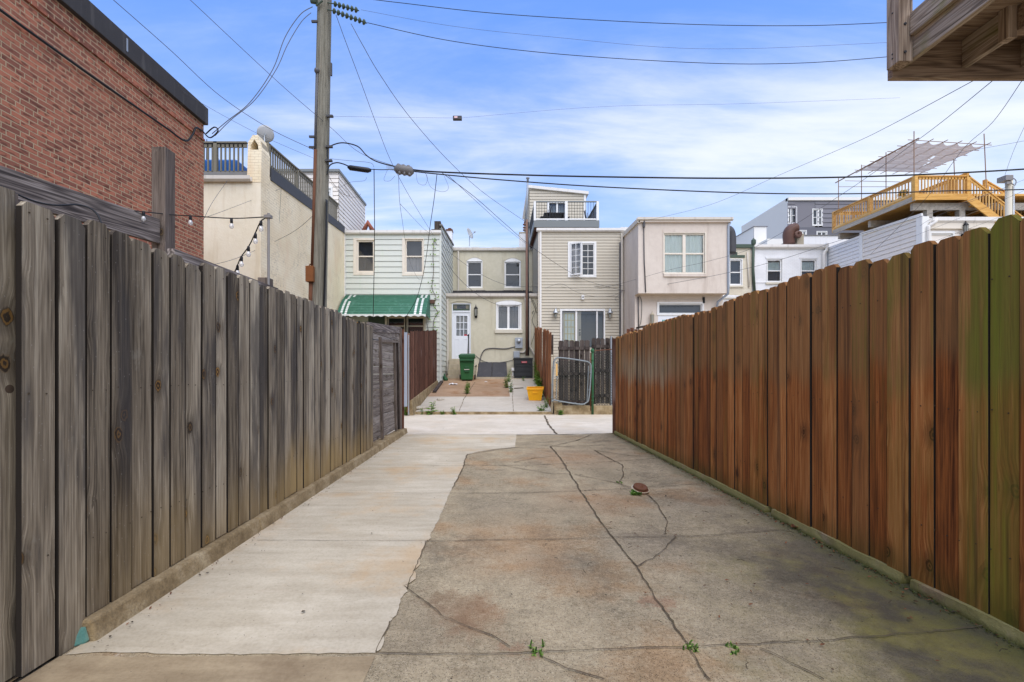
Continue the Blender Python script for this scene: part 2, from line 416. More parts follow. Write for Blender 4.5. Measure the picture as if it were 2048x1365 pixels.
M['green_siding'] = paint('pale_green_siding', srgb(208,211,200), .55, var=.05, scale=2.2, dirt=srgb(186,204,172), dirt_amt=.4)
M['tan_siding'] = paint('tan_vinyl_siding', srgb(196,187,167), .5, var=.04, scale=2, dirt=srgb(170,158,136), dirt_amt=.2)
M['offwhite_siding'] = paint('off_white_siding', srgb(232,224,212), .5, var=.04, scale=2, dirt=srgb(206,196,184), dirt_amt=.25)
M['white_siding'] = paint('white_siding', srgb(232,230,226), .5, var=.04, scale=2, dirt=srgb(196,196,192), dirt_amt=.3)
M['white'] = paint('white_trim_paint', srgb(232,231,226), .5, var=.05, scale=5, dirt=srgb(178,172,158), dirt_amt=.25)
M['cream_trim'] = paint('cream_trim_paint', srgb(226,216,198), .55, var=.05, dirt=srgb(170,158,132), dirt_amt=.3)
M['sill'] = paint('painted_stone_sill', srgb(206,198,178), .8, var=.08)
M['gutter'] = paint('gutter_paint', srgb(206,198,184), .5, var=.08, dirt=srgb(140,128,112), dirt_amt=.5)
M['gutter_white'] = paint('white_gutter_paint', srgb(226,222,214), .45, var=.06, dirt=srgb(150,144,132), dirt_amt=.4)
M['door_white'] = paint('white_door_paint', srgb(228,230,232), .4, var=.03)
M['green_metal'] = paint('green_awning_metal', srgb(62,112,90), .6, var=.25, scale=3, dirt=srgb(112,156,138), dirt_amt=.5)
M['awning_white'] = paint('white_awning_stripe', srgb(224,226,220), .5, var=.06)
M['grey_fascia'] = paint('grey_fascia_paint', srgb(124,128,126), .5, var=.05)
M['black_roof'] = paint('black_roof_felt', srgb(64,62,62), .85, var=.25, scale=4, bump=.4, dirt=srgb(120,116,110), dirt_amt=.35)
M['roof_white'] = paint('white_roof_coating', srgb(214,212,206), .6, var=.15, scale=7, dirt=srgb(120,116,112), dirt_amt=.5)
M['roof_grey'] = paint('grey_roof_membrane', srgb(126,124,120), .8, var=.15, dirt=srgb(84,80,76), dirt_amt=.4)
M['dark_flash'] = paint('dark_flashing', srgb(72,72,74), .6, var=.2, dirt=srgb(40,40,42), dirt_amt=.5)
M['black'] = paint('black_plastic', srgb(26,26,28), .45, var=.1)
M['cable'] = paint('black_cable_sheath', srgb(30,32,34), .5, var=.1)
M['thin_cable'] = paint('grey_cable_sheath', srgb(88,86,86), .55, var=.1)
M['splice_grey'] = paint('grey_splice_case', srgb(112,110,108), .6, var=.2)
M['steel'] = paint('galvanised_steel', srgb(168,172,174), .4, .6, var=.15, scale=12, spec=.5)
M['grey_metal'] = paint('grey_painted_steel', srgb(150,158,168), .5, 0, var=.08, dirt=srgb(108,112,116), dirt_amt=.3)
M['pole_grey'] = paint('dull_grey_steel', srgb(136,132,128), .5, .2, var=.15)
M['meter_grey'] = paint('meter_box_grey', srgb(160,166,170), .5, .2, var=.06)
M['rust'] = paint('rusty_iron', srgb(104,68,48), .85, .1, var=.4, scale=9, bump=.4, dirt=srgb(66,42,32), dirt_amt=.7)
M['rust_orange'] = paint('rusty_box', srgb(128,80,44), .8, .1, var=.45, scale=10, bump=.4, dirt=srgb(84,46,28), dirt_amt=.7)
M['mast_rust'] = paint('rusted_conduit', srgb(122,94,80), .7, .2, var=.3, scale=3, dirt=srgb(80,56,44), dirt_amt=.6)
M['bin_green'] = paint('green_bin_plastic', srgb(42,92,50), .5, var=.12, scale=4, dirt=srgb(70,110,74), dirt_amt=.3)
M['bin_dark'] = paint('dark_green_lid_plastic', srgb(36,80,46), .5, var=.12)
M['yellow'] = paint('yellow_crate_plastic', srgb(244,176,24), .4, var=.06, dirt=srgb(200,140,30), dirt_amt=.3)
M['ac_dark'] = paint('dark_grey_condenser', srgb(58,60,60), .5, .2, var=.1)
M['ac_black'] = paint('condenser_core', srgb(22,23,24), .7)
M['red_badge'] = paint('red_badge', srgb(178,42,52), .4)
M['pale_mark'] = paint('pale_lettering', srgb(226,190,190), .5)
M['bulkhead'] = paint('charcoal_steel_door', srgb(58,58,62), .5, .1, var=.1, dirt=srgb(100,98,98), dirt_amt=.3)
M['gate_tube'] = paint('dull_gate_tube', srgb(128,134,134), .55, .1, var=.2, scale=14)
M['mesh_wire'] = paint('dark_mesh_wire', srgb(52,58,52), .6, var=.3)
M['green_post'] = paint('green_post_paint', srgb(44,92,56), .6, var=.2, dirt=srgb(90,88,70), dirt_amt=.5)
M['blue_tarp'] = paint('blue_tarpaulin', srgb(34,92,158), .45, var=.2)
M['dish_grey'] = paint('dish_grey_paint', srgb(176,178,178), .5, var=.08)
M['teal_paint'] = paint('chipped_teal_paint', srgb(84,128,118), .9, var=.4, scale=14, bump=.6, dirt=srgb(150,132,104), dirt_amt=.85)
M['canvas'] = paint('sun_bleached_canvas', srgb(196,188,182), .9, var=.12)
M['bamboo'] = paint('bamboo_pole', srgb(140,112,92), .7, var=.2)
M['apt_light'] = paint('light_grey_cladding', srgb(226,223,214), .7, var=.04, scale=1)
M['apt_dark'] = paint('dark_grey_cladding', srgb(122,120,124), .7, var=.04, scale=1)
M['apt_base'] = paint('darker_grey_cladding', srgb(102,102,108), .7, var=.04, scale=1)
M['sheet_white'] = paint('crumpled_paper', srgb(232,232,234), .8, var=.04)
M['curtain_green'] = paint('pale_green_curtain', srgb(232,238,230), .9, var=.12, scale=1.5)
M['curtain_grey'] = paint('grey_net_curtain', srgb(178,172,164), .9, var=.25, scale=5)
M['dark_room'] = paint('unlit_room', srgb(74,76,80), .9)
M['terracotta'] = paint('terracotta_cowl', srgb(150,90,70), .8, var=.3)
M['brown_metal'] = paint('brown_painted_metal', srgb(98,70,58), .6, var=.2)
M['dark_green'] = paint('dark_green_paint', srgb(72,86,72), .6, var=.2)
M['lantern_glass'] = paint('frosted_lantern_glass', srgb(150,150,140), .3)
M['stone'] = paint('rough_concrete_step', srgb(178,166,142), .9, var=.25, scale=5, bump=.4, dirt=srgb(124,112,92), dirt_amt=.5)

def glass(name, tint, alpha):
    t = NT(name)
    fr = t.n('ShaderNodeFresnel'); fr.inputs[0].default_value = 1.5
    gl = t.n('ShaderNodeBsdfGlossy'); gl.inputs['Roughness'].default_value = .02; gl.inputs['Color'].default_value = (1, 1, 1, 1)
    tr = t.n('ShaderNodeBsdfTransparent'); tr.inputs[0].default_value = tint
    ms = t.n('ShaderNodeMixShader'); t.lk(ms.inputs[0], t.math('ADD', t.mul(fr.outputs[0], .9), alpha, clamp=True))
    t.t.links.new(tr.outputs[0], ms.inputs[1]); t.t.links.new(gl.outputs[0], ms.inputs[2])
    o = t.n('ShaderNodeOutputMaterial'); t.t.links.new(ms.outputs[0], o.inputs[0]); return t.m
M['glass'] = glass('window_glass', (.9, .93, .93, 1), .05)
M['glass_dark'] = glass('dark_window_glass', (.72, .75, .78, 1), .06)
def bulbmat():
    t = NT('clear_bulb_glass'); d = t.n('ShaderNodeBsdfDiffuse'); d.inputs[0].default_value = (.9,.88,.84,1)
    tr = t.n('ShaderNodeBsdfTransparent'); g = t.n('ShaderNodeBsdfGlossy'); g.inputs['Roughness'].default_value = .05
    a = t.n('ShaderNodeMixShader'); a.inputs[0].default_value = .42; t.t.links.new(tr.outputs[0], a.inputs[1]); t.t.links.new(d.outputs[0], a.inputs[2])
    c = t.n('ShaderNodeMixShader'); c.inputs[0].default_value = .15; t.t.links.new(a.outputs[0], c.inputs[1]); t.t.links.new(g.outputs[0], c.inputs[2])
    o = t.n('ShaderNodeOutputMaterial'); t.t.links.new(c.outputs[0], o.inputs[0]); return t.m
M['bulb_glass'] = bulbmat()
def cloth(name, c):
    t = NT(name); o = t.coord(); n = t.noise(o, 6, 4); cc = t.mix(n, (c[0]*.8,c[1]*.8,c[2]*.8,1), c)
    d = t.n('ShaderNodeBsdfDiffuse'); t.lk(d.inputs[0], cc); l = t.n('ShaderNodeBsdfTranslucent'); t.lk(l.inputs[0], cc)
    a = t.n('ShaderNodeMixShader'); a.inputs[0].default_value = .4; t.t.links.new(d.outputs[0], a.inputs[1]); t.t.links.new(l.outputs[0], a.inputs[2])
    o = t.n('ShaderNodeOutputMaterial'); t.t.links.new(a.outputs[0], o.inputs[0]); return t.m
M['canvas'] = cloth('bleached_canvas', srgb(192,188,186))

def leafmat(name, c0, c1):
    t = NT(name); i = t.island(); c = t.mix(i, c0, c1)
    m = t.bsdf(c, .55, spec=.25)
    b = t.b; b.inputs['Subsurface Weight'].default_value = 0
    tl = t.n('ShaderNodeBsdfTranslucent'); t.lk(tl.inputs[0], c)
    ms = t.n('ShaderNodeMixShader'); ms.inputs[0].default_value = .3
    o = [n for n in t.t.nodes if n.type == 'OUTPUT_MATERIAL'][0]
    t.t.links.new(b.outputs[0], ms.inputs[1]); t.t.links.new(tl.outputs[0], ms.inputs[2]); t.t.links.new(ms.outputs[0], o.inputs[0])
    return m
M['leaf'] = leafmat('weed_leaf', srgb(74,112,36), srgb(150,186,84))
M['leaf_dark'] = leafmat('tree_leaf', srgb(40,72,24), srgb(104,140,58))
M['dead_leaf'] = leafmat('dead_leaf', srgb(80,46,30), srgb(150,98,66))
M['bark'] = paint('bark', srgb(84,70,56), .9, var=.3)
M['twig'] = paint('dry_twig', srgb(70,60,46), .9, var=.3)
M['crack'] = paint('soil_in_crack', srgb(92,79,60), .95, var=.5, scale=14, dirt=srgb(86,84,44), dirt_amt=.6)
M['moss'] = leafmat('moss', srgb(52,58,26), srgb(92,96,46))

# ---- ground materials
def aggregate():
    t = NT('aggregate_concrete'); o = t.coord(); x, y, z = t.sep(o)
    big = t.noise(o, .55, 6, .62); mid = t.noise(o, 2.6, 6, .68); fine = t.noise(o, 60, 4, .75)
    c = t.ramp(t.add(t.mul(big, .45), t.mul(mid, .55)), [(.3, srgb(122,110,88)), (.45, srgb(158,143,114)), (.56, srgb(178,161,129)), (.7, srgb(196,179,147))])
    peb = t.vor(o, 190, out='Color'); pr = t.sep(peb)[0]
    pd = t.vor(o, 190)
    pm = t.step(pd, .55, .3)
    c = t.mix(t.mul(t.mul(pm, t.step(pr, .74, .82)), .5), c, srgb(206,190,162))
    c = t.mix(t.mul(t.mul(pm, t.step(pr, .26, .2)), .75), c, srgb(70,62,54))
    f2 = t.noise(o, 26, 4, .8)
    c = t.mix(t.mul(t.step(fine, .42, .62), .38), c, t.mix(1, c, (.45, .42, .38, 1), 'MULTIPLY'))
    c = t.mix(t.mul(t.step(f2, .5, .66), .35), c, t.mix(1, c, (.5, .48, .44, 1), 'MULTIPLY'))
    c = t.mix(t.mul(t.step(f2, .46, .34), .3), c, srgb(206,188,154))
    # orange clay stains
    on = t.noise(t.vmath('ADD', o, (3.3, 1.7, 0)), .9, 6, .65)
    c = t.mix(t.mul(t.step(t.add(on, t.mul(t.sub(f2, .5), .12)), .5, .66), .42), c, t.mix(1, c, srgb(236,184,128), 'MULTIPLY'))
    dk = t.noise(t.vmath('ADD', o, (9.3, 4.7, 0)), 1.3, 7, .72)
    c = t.mix(t.mul(t.step(t.add(dk, t.mul(t.sub(f2, .5), .15)), .53, .67), .42), c, srgb(88,78,64))
    # rust patches where something once stood
    wn = t.add(t.mul(t.sub(t.noise(o, 3.5, 7, .78), .5), .85), t.mul(t.sub(f2, .5), .10))
    for (px, py, r, col, amt) in ((910,1215,.17,srgb(128,82,44),.7),(962,1248,.16,srgb(138,88,48),.65),(880,1196,.08,srgb(100,70,44),.75),(1036,1302,.07,srgb(126,78,52),.85),(1313,1204,.05,srgb(140,76,48),.7),(1010,1120,.35,srgb(168,128,88),.5),
                                  (1150,915,.75,srgb(176,138,106),.55),(1180,1000,.5,srgb(170,128,92),.5),(1020,1060,.5,srgb(176,144,108),.45),(1290,1090,.35,srgb(120,110,98),.5),(930,900,.5,srgb(180,146,110),.4),
                                  (830,1250,.28,srgb(92,82,70),.6),(1130,1130,.3,srgb(100,92,80),.5),(1370,1020,.5,srgb(104,98,88),.45),(1480,1010,.5,srgb(96,92,84),.45),(990,1010,.3,srgb(112,102,88),.4)):
        g = G(px, py)
        d = t.vmath('DISTANCE', o, tuple(g))
        c = t.mix(t.mul(t.step(t.add(d, wn), r*1.5, r*.1), amt), c, t.mix(.45, c, col))
    # pale scrapes
    pn = t.noise(t.vmath('MULTIPLY', o, (5, 2.2, 1)), 1, 6, .7)
    c = t.mix(t.mul(t.step(pn, .66, .74), .5), c, srgb(206,196,180))
    # algae and painted-in deck shade toward the right-hand fence, darkest in the near corner
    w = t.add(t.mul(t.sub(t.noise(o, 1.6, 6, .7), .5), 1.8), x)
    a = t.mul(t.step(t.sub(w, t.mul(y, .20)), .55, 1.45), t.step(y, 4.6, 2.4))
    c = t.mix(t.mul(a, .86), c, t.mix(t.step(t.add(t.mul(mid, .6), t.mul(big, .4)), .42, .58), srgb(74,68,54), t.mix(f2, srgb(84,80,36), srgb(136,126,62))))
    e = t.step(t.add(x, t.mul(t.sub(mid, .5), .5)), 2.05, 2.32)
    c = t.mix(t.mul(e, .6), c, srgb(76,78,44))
    h = t.add(t.mul(pm, .5), t.add(t.mul(fine, .7), t.mul(mid, .8)))
    return t.bsdf(c, .9, 0, t.bump(h, .5, .008), .2)
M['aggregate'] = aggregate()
def pale_concrete(name, c0, c1, stain, amt=.4, broom='x'):
    t = NT(name); o = t.coord(); x, y, z = t.sep(o)
    big = t.noise(o, .8, 6, .65); fine = t.noise(o, 55, 4, .75); mid = t.noise(o, 4, 5, .65)
    br = t.noise(t.vmath('MULTIPLY', o, (1.6, 9, 1)), 1, 5, .65)
    c = t.mix(t.step(t.add(t.mul(big, .55), t.mul(br, .45)), .35, .65), c0, c1)
    c = t.mix(t.mul(t.step(fine, .42, .64), .2), c, t.mix(1, c, (.5, .47, .42, 1), 'MULTIPLY'))
    f2 = t.noise(o, 20, 5, .8)
    c = t.mix(t.mul(t.step(f2, .52, .68), .18), c, t.mix(1, c, (.55, .5, .44, 1), 'MULTIPLY'))
    wh = t.noise(t.vmath('ADD', t.vmath('MULTIPLY', o, (1.1, .8, 1)), (4, 9, 0)), 1.2, 6, .7)
    c = t.mix(t.mul(t.step(wh, .52, .68), .5), c, t.mix(1, c, (1.22, 1.24, 1.28, 1), 'MULTIPLY'))
    s = t.noise(t.vmath('ADD', o, (7.1, 2.9, 0)), 1.1, 6, .68)
    c = t.mix(t.mul(t.step(s, .48, .7), amt), c, stain)
    s2 = t.noise(t.vmath('MULTIPLY', t.vmath('ADD', o, (1, 8, 0)), (1, 4, 1)), 1, 5, .7)
    c = t.mix(t.mul(t.step(s2, .6, .72), .3), c, srgb(168,150,126))
    pit = t.vor(o, 22); c = t.mix(t.mul(t.step(pit, .09, .04), .6), c, srgb(92,80,66))
    return t.bsdf(c, .85, 0, t.bump(t.add(fine, t.mul(br, .5)), .3, .006), .2)
M['pale_concrete'] = pale_concrete('pale_concrete', srgb(174,161,136), srgb(199,187,162), srgb(188,152,104), .5)
M['alley_concrete'] = pale_concrete('alley_concrete', srgb(196,183,160), srgb(214,202,181), srgb(192,166,126), .35)
M['sandy_concrete'] = pale_concrete('sandy_concrete', srgb(140,122,94), srgb(176,157,124), srgb(112,92,68), .7)
M['rust_concrete'] = pale_concrete('clay_stained_concrete', srgb(142,116,90), srgb(168,140,112), srgb(132,92,56), .8)
M['yard_concrete'] = pale_concrete('yard_concrete', srgb(178,169,152), srgb(194,185,168), srgb(160,146,124), .35)
def kerb(name, moss):
    t = NT(name); o = t.coord(); x, y, z = t.sep(o)
    n = t.noise(o, 5, 6, .7); f = t.noise(o, 60, 4, .75)
    c = t.ramp(n, [(.3, srgb(116,98,70)), (.5, srgb(152,132,98)), (.7, srgb(184,166,132))])
    c = t.mix(t.mul(t.step(f, .4, .65), .35), c, srgb(92,80,62))
    if moss:
        g = t.noise(t.vmath('ADD', o, (5, 1, 2)), 3.2, 6, .7)
        c = t.mix(t.mul(t.step(g, .34, .52), .85), c, t.mix(t.add(t.mul(f, .6), t.mul(n, .4)), srgb(82,80,32), srgb(172,164,104)))
        lw = t.step(z, .07, .035); c = t.mix(t.mul(lw, .7), c, t.mix(f, srgb(50,54,20), srgb(96,98,42)))
    return t.bsdf(c, .92, 0, t.bump(t.add(f, n), .6, .012), .15)
M['kerb'] = kerb('kerb_concrete', False); M['kerb_moss'] = kerb('mossy_kerb_concrete', True)
def earth():
    t = NT('city_ground'); o = t.coord(); n = t.noise(o, .4, 5, .6)
    return t.bsdf(t.mix(n, srgb(120,112,98), srgb(160,150,134)), .95)
M['earth'] = earth()
# ------------------------------------------------------------------ setting: ground
b = MB(); b.poly([(-400,-200,-.03),(400,-200,-.03),(400,600,-.03),(-400,600,-.03)]); struct(b, 'ground', M['earth'], fixn=False)
def sheet(name, pts, mat, sub=None):
    b = MB(); b.poly(pts); return struct(b, name, mat, fixn=False)
def gz(x): return max(0, x-1.5)*.045         # the pad lifts a little toward the right-hand kerb
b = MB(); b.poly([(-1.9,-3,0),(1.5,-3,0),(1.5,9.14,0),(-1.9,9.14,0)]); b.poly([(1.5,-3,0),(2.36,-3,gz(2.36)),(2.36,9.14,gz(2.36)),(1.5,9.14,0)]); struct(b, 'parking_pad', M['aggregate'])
sheet('side_yard', [(-9,-3,-.01),(-1.95,-3,-.01),(-1.95,9.14,-.01),(-9,9.14,-.01)], M['sandy_concrete'])
sheet('side_yard', [(2.4,-3,-.01),(12,-3,-.01),(12,9.14,-.01),(2.4,9.14,-.01)], M['sandy_concrete'])
sheet('alley', [(-14,9.14,.004),(40,9.14,.004),(40,13.62,.004),(-14,13.62,.004)], M['alley_concrete'])
def ragged(pts, n=9, amp=.012, z=.004, seed=1):
    rnd = random.Random(seed); out = []
    for i, p in enumerate(pts):
        q = pts[(i+1) % len(pts)]
        for k in range(n):
            t = k/n; j = amp if 0 < k else amp*.4
            out.append((p[0]+(q[0]-p[0])*t+rnd.uniform(-j, j), p[1]+(q[1]-p[1])*t+rnd.uniform(-j, j), z))
    return out
sp = [G(*q) for q in ((1033,870),(1030,895),(990,899),(958,904),(934,910),(922,945),(900,986),(875,1045),(853,1084),(812,1180),(780,1246),(750,1308),(480,1311),(195,1306))]
sp = [(p.x,p.y) for p in sp]
sp = sp+[(-1.88,2.0),(-1.88,9.13)]
rr = random.Random(3)
strip = []
for i, p in enumerate(sp):
    q = sp[(i+1) % len(sp)]
    n = 12 if 4 <= i <= 12 else 5
    for k in range(n):
        t = k/n; a = .006 if (3 <= i <= 12 and k) else .002
        strip.append((p[0]+(q[0]-p[0])*t+rr.uniform(-a,a), p[1]+(q[1]-p[1])*t+rr.uniform(-a,a), .004))
struct((lambda b: (b.poly(strip), b)[1])(MB()), 'concrete_strip', M['pale_concrete'], fixn=False)
# crumbled pale edge where new concrete lapped over the old
b = MB()
for (px, py, s) in ((832,1130,.05),(818,1160,.07),(806,1185,.05),(884,1020,.03),(858,1078,.03),(760,1292,.04),(790,1225,.04)):
    g = G(px, py); pts = []
    for k in range(9):
        a = 2*math.pi*k/9; r = s*rr.uniform(.6, 1.2)
        pts.append((g.x+math.cos(a)*r*.5, g.y+math.sin(a)*r*1.6, .007))
    b.poly(pts)
struct(b, 'concrete_strip', M['pale_concrete'], fixn=False)
g0 = G(200,1311); g1 = G(750,1311)
sheet('sand_patch', ragged([(-1.9,-1),(g1.x-.02,-1),(g1.x,g1.y-.012),(g0.x,g0.y-.008),(-1.9,g0.y-.008)], 8, .01, .003, 4), M['sandy_concrete'])

def yz(y): return .03+.1386*max(0, y-13.55)      # the far yard climbs towards the houses
def yard(name, x0, x1, y0, y1, mat, dz=0):
    sheet(name, [(x0,y0,yz(y0)+dz),(x1,y0,yz(y0)+dz),(x1,y1,yz(y1)+dz),(x0,y1,yz(y1)+dz)], mat)
XL, XR = -2.42, 1.62
def yfoot(py): return max(13.6, F0*(CAMZ-.05-.03+.1386*13.55)/((py-HY)+F0*.1386))
yard('yard_slab', XL, XR, 13.56, 15.9, M['yard_concrete'], .05)
yard('yard_slab', XL, .43, 15.9, 21, M['rust_concrete'], .05)
yard('yard_slab', .43, XR, 15.9, 21, M['yard_concrete'], .05)
b = MB(); b.box(XL, XR, 13.5, 13.56, -.02, .085); struct(b, 'yard_kerb', M['kerb'])
yard('yard_ground', -14, XL, 13.6, 30, M['sandy_concrete'], -.02)
yard('yard_ground', XR, 30, 13.6, 30, M['sandy_concrete'], -.02)

# cracks and joints: thin soil-filled ribbons of uneven width
def ribbon(mb, pts, w, z, seed, jit=.0055, step=.028):
    rnd = random.Random(seed); path = []
    for a, c in zip(pts, pts[1:]):
        a = Vector(a); c = Vector(c); n = max(2, int((c-a).length/step))
        for k in range(n): path.append(a+(c-a)*k/n)
    path.append(Vector(pts[-1]))
    ph = rnd.uniform(0, 9); L = []; Rr = []; off = 0
    for i, p in enumerate(path):
        d = (path[min(i+1, len(path)-1)]-path[max(i-1, 0)]); d = Vector((d.x, d.y)); d.normalize()
        nn = Vector((-d.y, d.x)); off = off*.75+rnd.uniform(-jit, jit)
        ww = w*min(2, max(.62, p.y/4.2))*(.35+.8*abs(math.sin(i*.17+ph))*rnd.uniform(.3, 1.1)+.35*rnd.random())
        h = z+(gz(p.x) if p.y < 9.2 else 0); L.append((p.x+nn.x*(off+ww), p.y+nn.y*(off+ww), h)); Rr.append((p.x+nn.x*(off-ww), p.y+nn.y*(off-ww), h))
    for i in range(len(L)-1): mb.poly([L[i], L[i+1], Rr[i+1], Rr[i]])
cr = MB()
CR = [([(1101,894),(1122,918),(1140,948),(1163,985),(1190,1030),(1222,1072),(1245,1098),(1270,1135),(1310,1195),(1345,1245),(1372,1290),(1400,1335),(1420,1364)], .017),
 ([(853,1084),(1105,1081),(1330,1075),(1570,1070)], .007), ([(900,988),(1030,988),(1160,983),(1262,979)], .006), ([(1290,977),(1410,974)], .005),
 ([(925,932),(1050,932),(1130,928),(1330,922)], .006), ([(750,1311),(1010,1308),(1370,1298),(1620,1286),(2010,1270)], .009),
 ([(1101,894),(1153,882),(1185,871)], .008), ([(1101,894),(1201,892),(1290,888)], .006), ([(934,910),(997,900),(1037,896),(1097,898)], .010),
 ([(1029,926),(1069,917),(1117,914)], .008), ([(1005,932),(1050,940),(1097,948),(1139,950)], .010), ([(1149,950),(1189,958),(1237,968),(1269,980)], .009),
 ([(1237,968),(1247,952),(1245,932),(1221,920),(1189,902)], .009), ([(1293,988),(1317,1012),(1333,1044),(1331,1071)], .010),
 ([(1273,1135),(1305,1119),(1325,1103),(1351,1075)], .009), ([(810,1175),(842,1201),(890,1239),(934,1255),(990,1279),(1021,1297)], .006),
 ([(1081,1315),(1133,1339),(1209,1362)], .006), ([(1520,1300),(1580,1328),(1650,1361)], .008), ([(1189,902),(1260,915),(1330,921)], .005),
 ([(853,1084),(840,1116),(812,1180)], .010), ([(780,1246),(751,1308)], .010),([(905,978),(922,945),(934,910)], .007)]
for i, (pts, w) in enumerate(CR): ribbon(cr, [G(*q) for q in pts], min(.0066, max(.0044, w*.42)), .009, 50+i)
struct(cr, 'pavement_cracks', M['crack'], fixn=False)
cr = MB()
for i, (pts, w) in enumerate([([(515,1083),(853,1084)], .004), ([(600,932),(925,933)], .003), ([(660,988),(900,988)], .003),([(760,868),(1033,870)], .004),([(1033,871),(1225,868)], .010)]):
    ribbon(cr, [G(*q) for q in pts], w*.6, .010, 90+i, .004)
ribbon(cr, [G(*q) for q in ((1089,832),(1097,850),(1113,869))], .012, .010, 99)
struct(cr, 'pavement_joints', M['crack'], fixn=False)
cr = MB()
for i, (pts, w) in enumerate([([(927,800),(918,828)], .014), ([(950,765),(927,800)], .02), ([(1025,800),(1027,826)], .012), ([(1026,768),(1025,800)], .012)]):
    q = []
    for px, py in pts:
        y = yfoot(py); q.append((PX(px, y), y, 0))
    m0 = len(cr.v); ribbon(cr, q, w*.28, 0, 120+i)
    cr.v[m0:] = [(v[0], v[1], yz(v[1])+.056) for v in cr.v[m0:]]
struct(cr, 'yard_joints', M['crack'], fixn=False)

# kerbs
b = MB()
y = 2.1; rk = random.Random(5)
while y < 9.3:
    y1 = min(y+rk.uniform(1.1, 1.7), 9.4)
    dx = rk.uniform(-.006, .006)
    b.hexa([(-2.02,y,-.02),(-1.83+dx,y,-.02),(-1.83+dx,y1,-.02),(-2.02,y1,-.02),(-2.02,y,.1),(-1.855+dx,y,.1),(-1.855+dx,y1,.1),(-2.02,y1,.1)]); y = y1+.004
struct(b, 'kerb_of_weathered_fence', M['kerb'], bevel=.012)
b = MB()
for (y0, y1) in ((-1.0, 1.72), (1.72, 2.545), (2.605, 3.84), (3.93, 6.0), (6.01, 9.1)):
    n = max(2, int((y1-y0)/.16)); rk2 = random.Random(int(y0*100)); px_ = [(2.272+rk2.uniform(-.004,.006), 2.288+rk2.uniform(-.006,.01), .092+rk2.uniform(-.008,.006)) for _ in range(n+1)]
    for k in range(n):
        a, c = px_[k], px_[k+1]; ya, yc = y0+(y1-y0)*k/n, y0+(y1-y0)*(k+1)/n
        b.poly([(a[0],ya,0),(c[0],yc,0),(c[1],yc,c[2]),(a[1],ya,a[2])]); b.poly([(a[1],ya,a[2]),(c[1],yc,c[2]),(2.47,yc,.092),(2.47,ya,.092)])
    for k, yy in ((0,y0),(n,y1)): a = px_[k]; b.poly([(a[0],yy,0),(a[1],yy,a[2]),(2.47,yy,.092),(2.47,yy,0)])
struct(b, 'kerb_of_stained_fence', M['kerb_moss'])
b = MB(); b.hexa([(-1.99,2.03,.0),(-1.91,2.04,.0),(-1.845,2.098,.0),(-1.99,2.098,.0),(-1.99,2.05,.03),(-1.92,2.06,.03),(-1.87,2.098,.08),(-1.99,2.098,.08)])
tag(b.build('painted_kerb_stub', M['teal_paint'], bevel=.015), 'chipped teal painted concrete stub at the near end of the left kerb', 'kerb stub')
# moss along the foot of the right kerb and soil along the left one
b = MB()
for i in range(1500):
    y = rk.uniform(1.5, 9.0); x = 2.272-abs(rk.gauss(0, .018)); s = rk.uniform(.003, .009)
    a = rk.uniform(0, 6.3); z = .004+gz(x)
    b.poly([(x+math.cos(a)*s, y+math.sin(a)*s, z), (x+math.cos(a+2.1)*s, y+math.sin(a+2.1)*s, z+rk.uniform(0, .008)), (x+math.cos(a+4.2)*s, y+math.sin(a+4.2)*s, z+rk.uniform(.004, .014))])
tag(b.build('kerb_moss', M['moss'], fixn=False), 'dark green moss along the foot of the right kerb', 'moss', kind='stuff')
b = MB()
for i in range(560):
    k = rk.random()
    if k < .45: y = rk.uniform(1.7, 9); x = rk.uniform(1.0, 2.3) if rk.random() < .6 else 2.26-abs(rk.gauss(0, .07))
    elif k < .65: y = rk.uniform(1.9, 9); x = -1.82+abs(rk.gauss(0, .05))
    else: y = rk.uniform(1.6, 13); x = rk.uniform(-1.8, 2.2)
    s = rk.uniform(.003, .009)*(1.8 if rk.random() < .1 else 1); a = rk.uniform(0, 6.3); z = .012+(gz(x) if y < 9.1 else 0)
    e = rk.uniform(.35, 1)
    ca, sa = math.cos(a), math.sin(a)
    q = [(1,0,0),(.2,.7*e,.004),(-.9,.3*e,.002),(-.6,-.6*e,.004),(.4,-.6*e,0)]
    b.poly([(x+(ca*u-sa*v)*s, y+(sa*u+ca*v)*s, z+w) for u, v, w in q])
for i in range(60):
    y = rk.uniform(1.7, 7); x = rk.uniform(.3, 2.3); a = rk.uniform(0, 6.3); l = rk.uniform(.02, .06)
    z = gz(x)+.006; b.tube([(x,y,z+.014),(x+math.cos(a)*l*.5,y+math.sin(a)*l*.5,z+.018),(x+math.cos(a+.3)*l,y+math.sin(a+.3)*l,z+.014)], .0016, 4)
tag(b.build('ground_litter', M['twig'], fixn=False), 'dark bits of bark and twigs scattered over the concrete', 'litter', kind='stuff')
b = MB()
for i in range(330):
    k = rk.random()
    if k < .6: y = rk.uniform(1.5, 8.8); x = 2.262-abs(rk.gauss(0, .05)); s = rk.uniform(.006, .016)
    elif k < .8: y = rk.uniform(2.1, 9); x = -1.815+abs(rk.gauss(0, .03)); s = rk.uniform(.004, .011)
    else: y = rk.uniform(1.6, 5); x = rk.uniform(.8, 2.2); s = rk.uniform(.005, .014)
    a = rk.uniform(0, 6.3); ca, sa = math.cos(a), math.sin(a); z = gz(x)+.009
    b.poly([(x+(ca*u-sa*v)*s, y+(sa*u+ca*v)*s, z+w*s) for u, v, w in ((-1,0,.1),(-.2,.4,.5),(.6,.3,.2),(1,0,.7),(.3,-.4,.4),(-.5,-.3,.1))])
tag(b.build('leaf_litter', M['dead_leaf'], fixn=False), 'broken brown leaves and grit along the foot of both kerbs', 'leaf litter', kind='stuff')
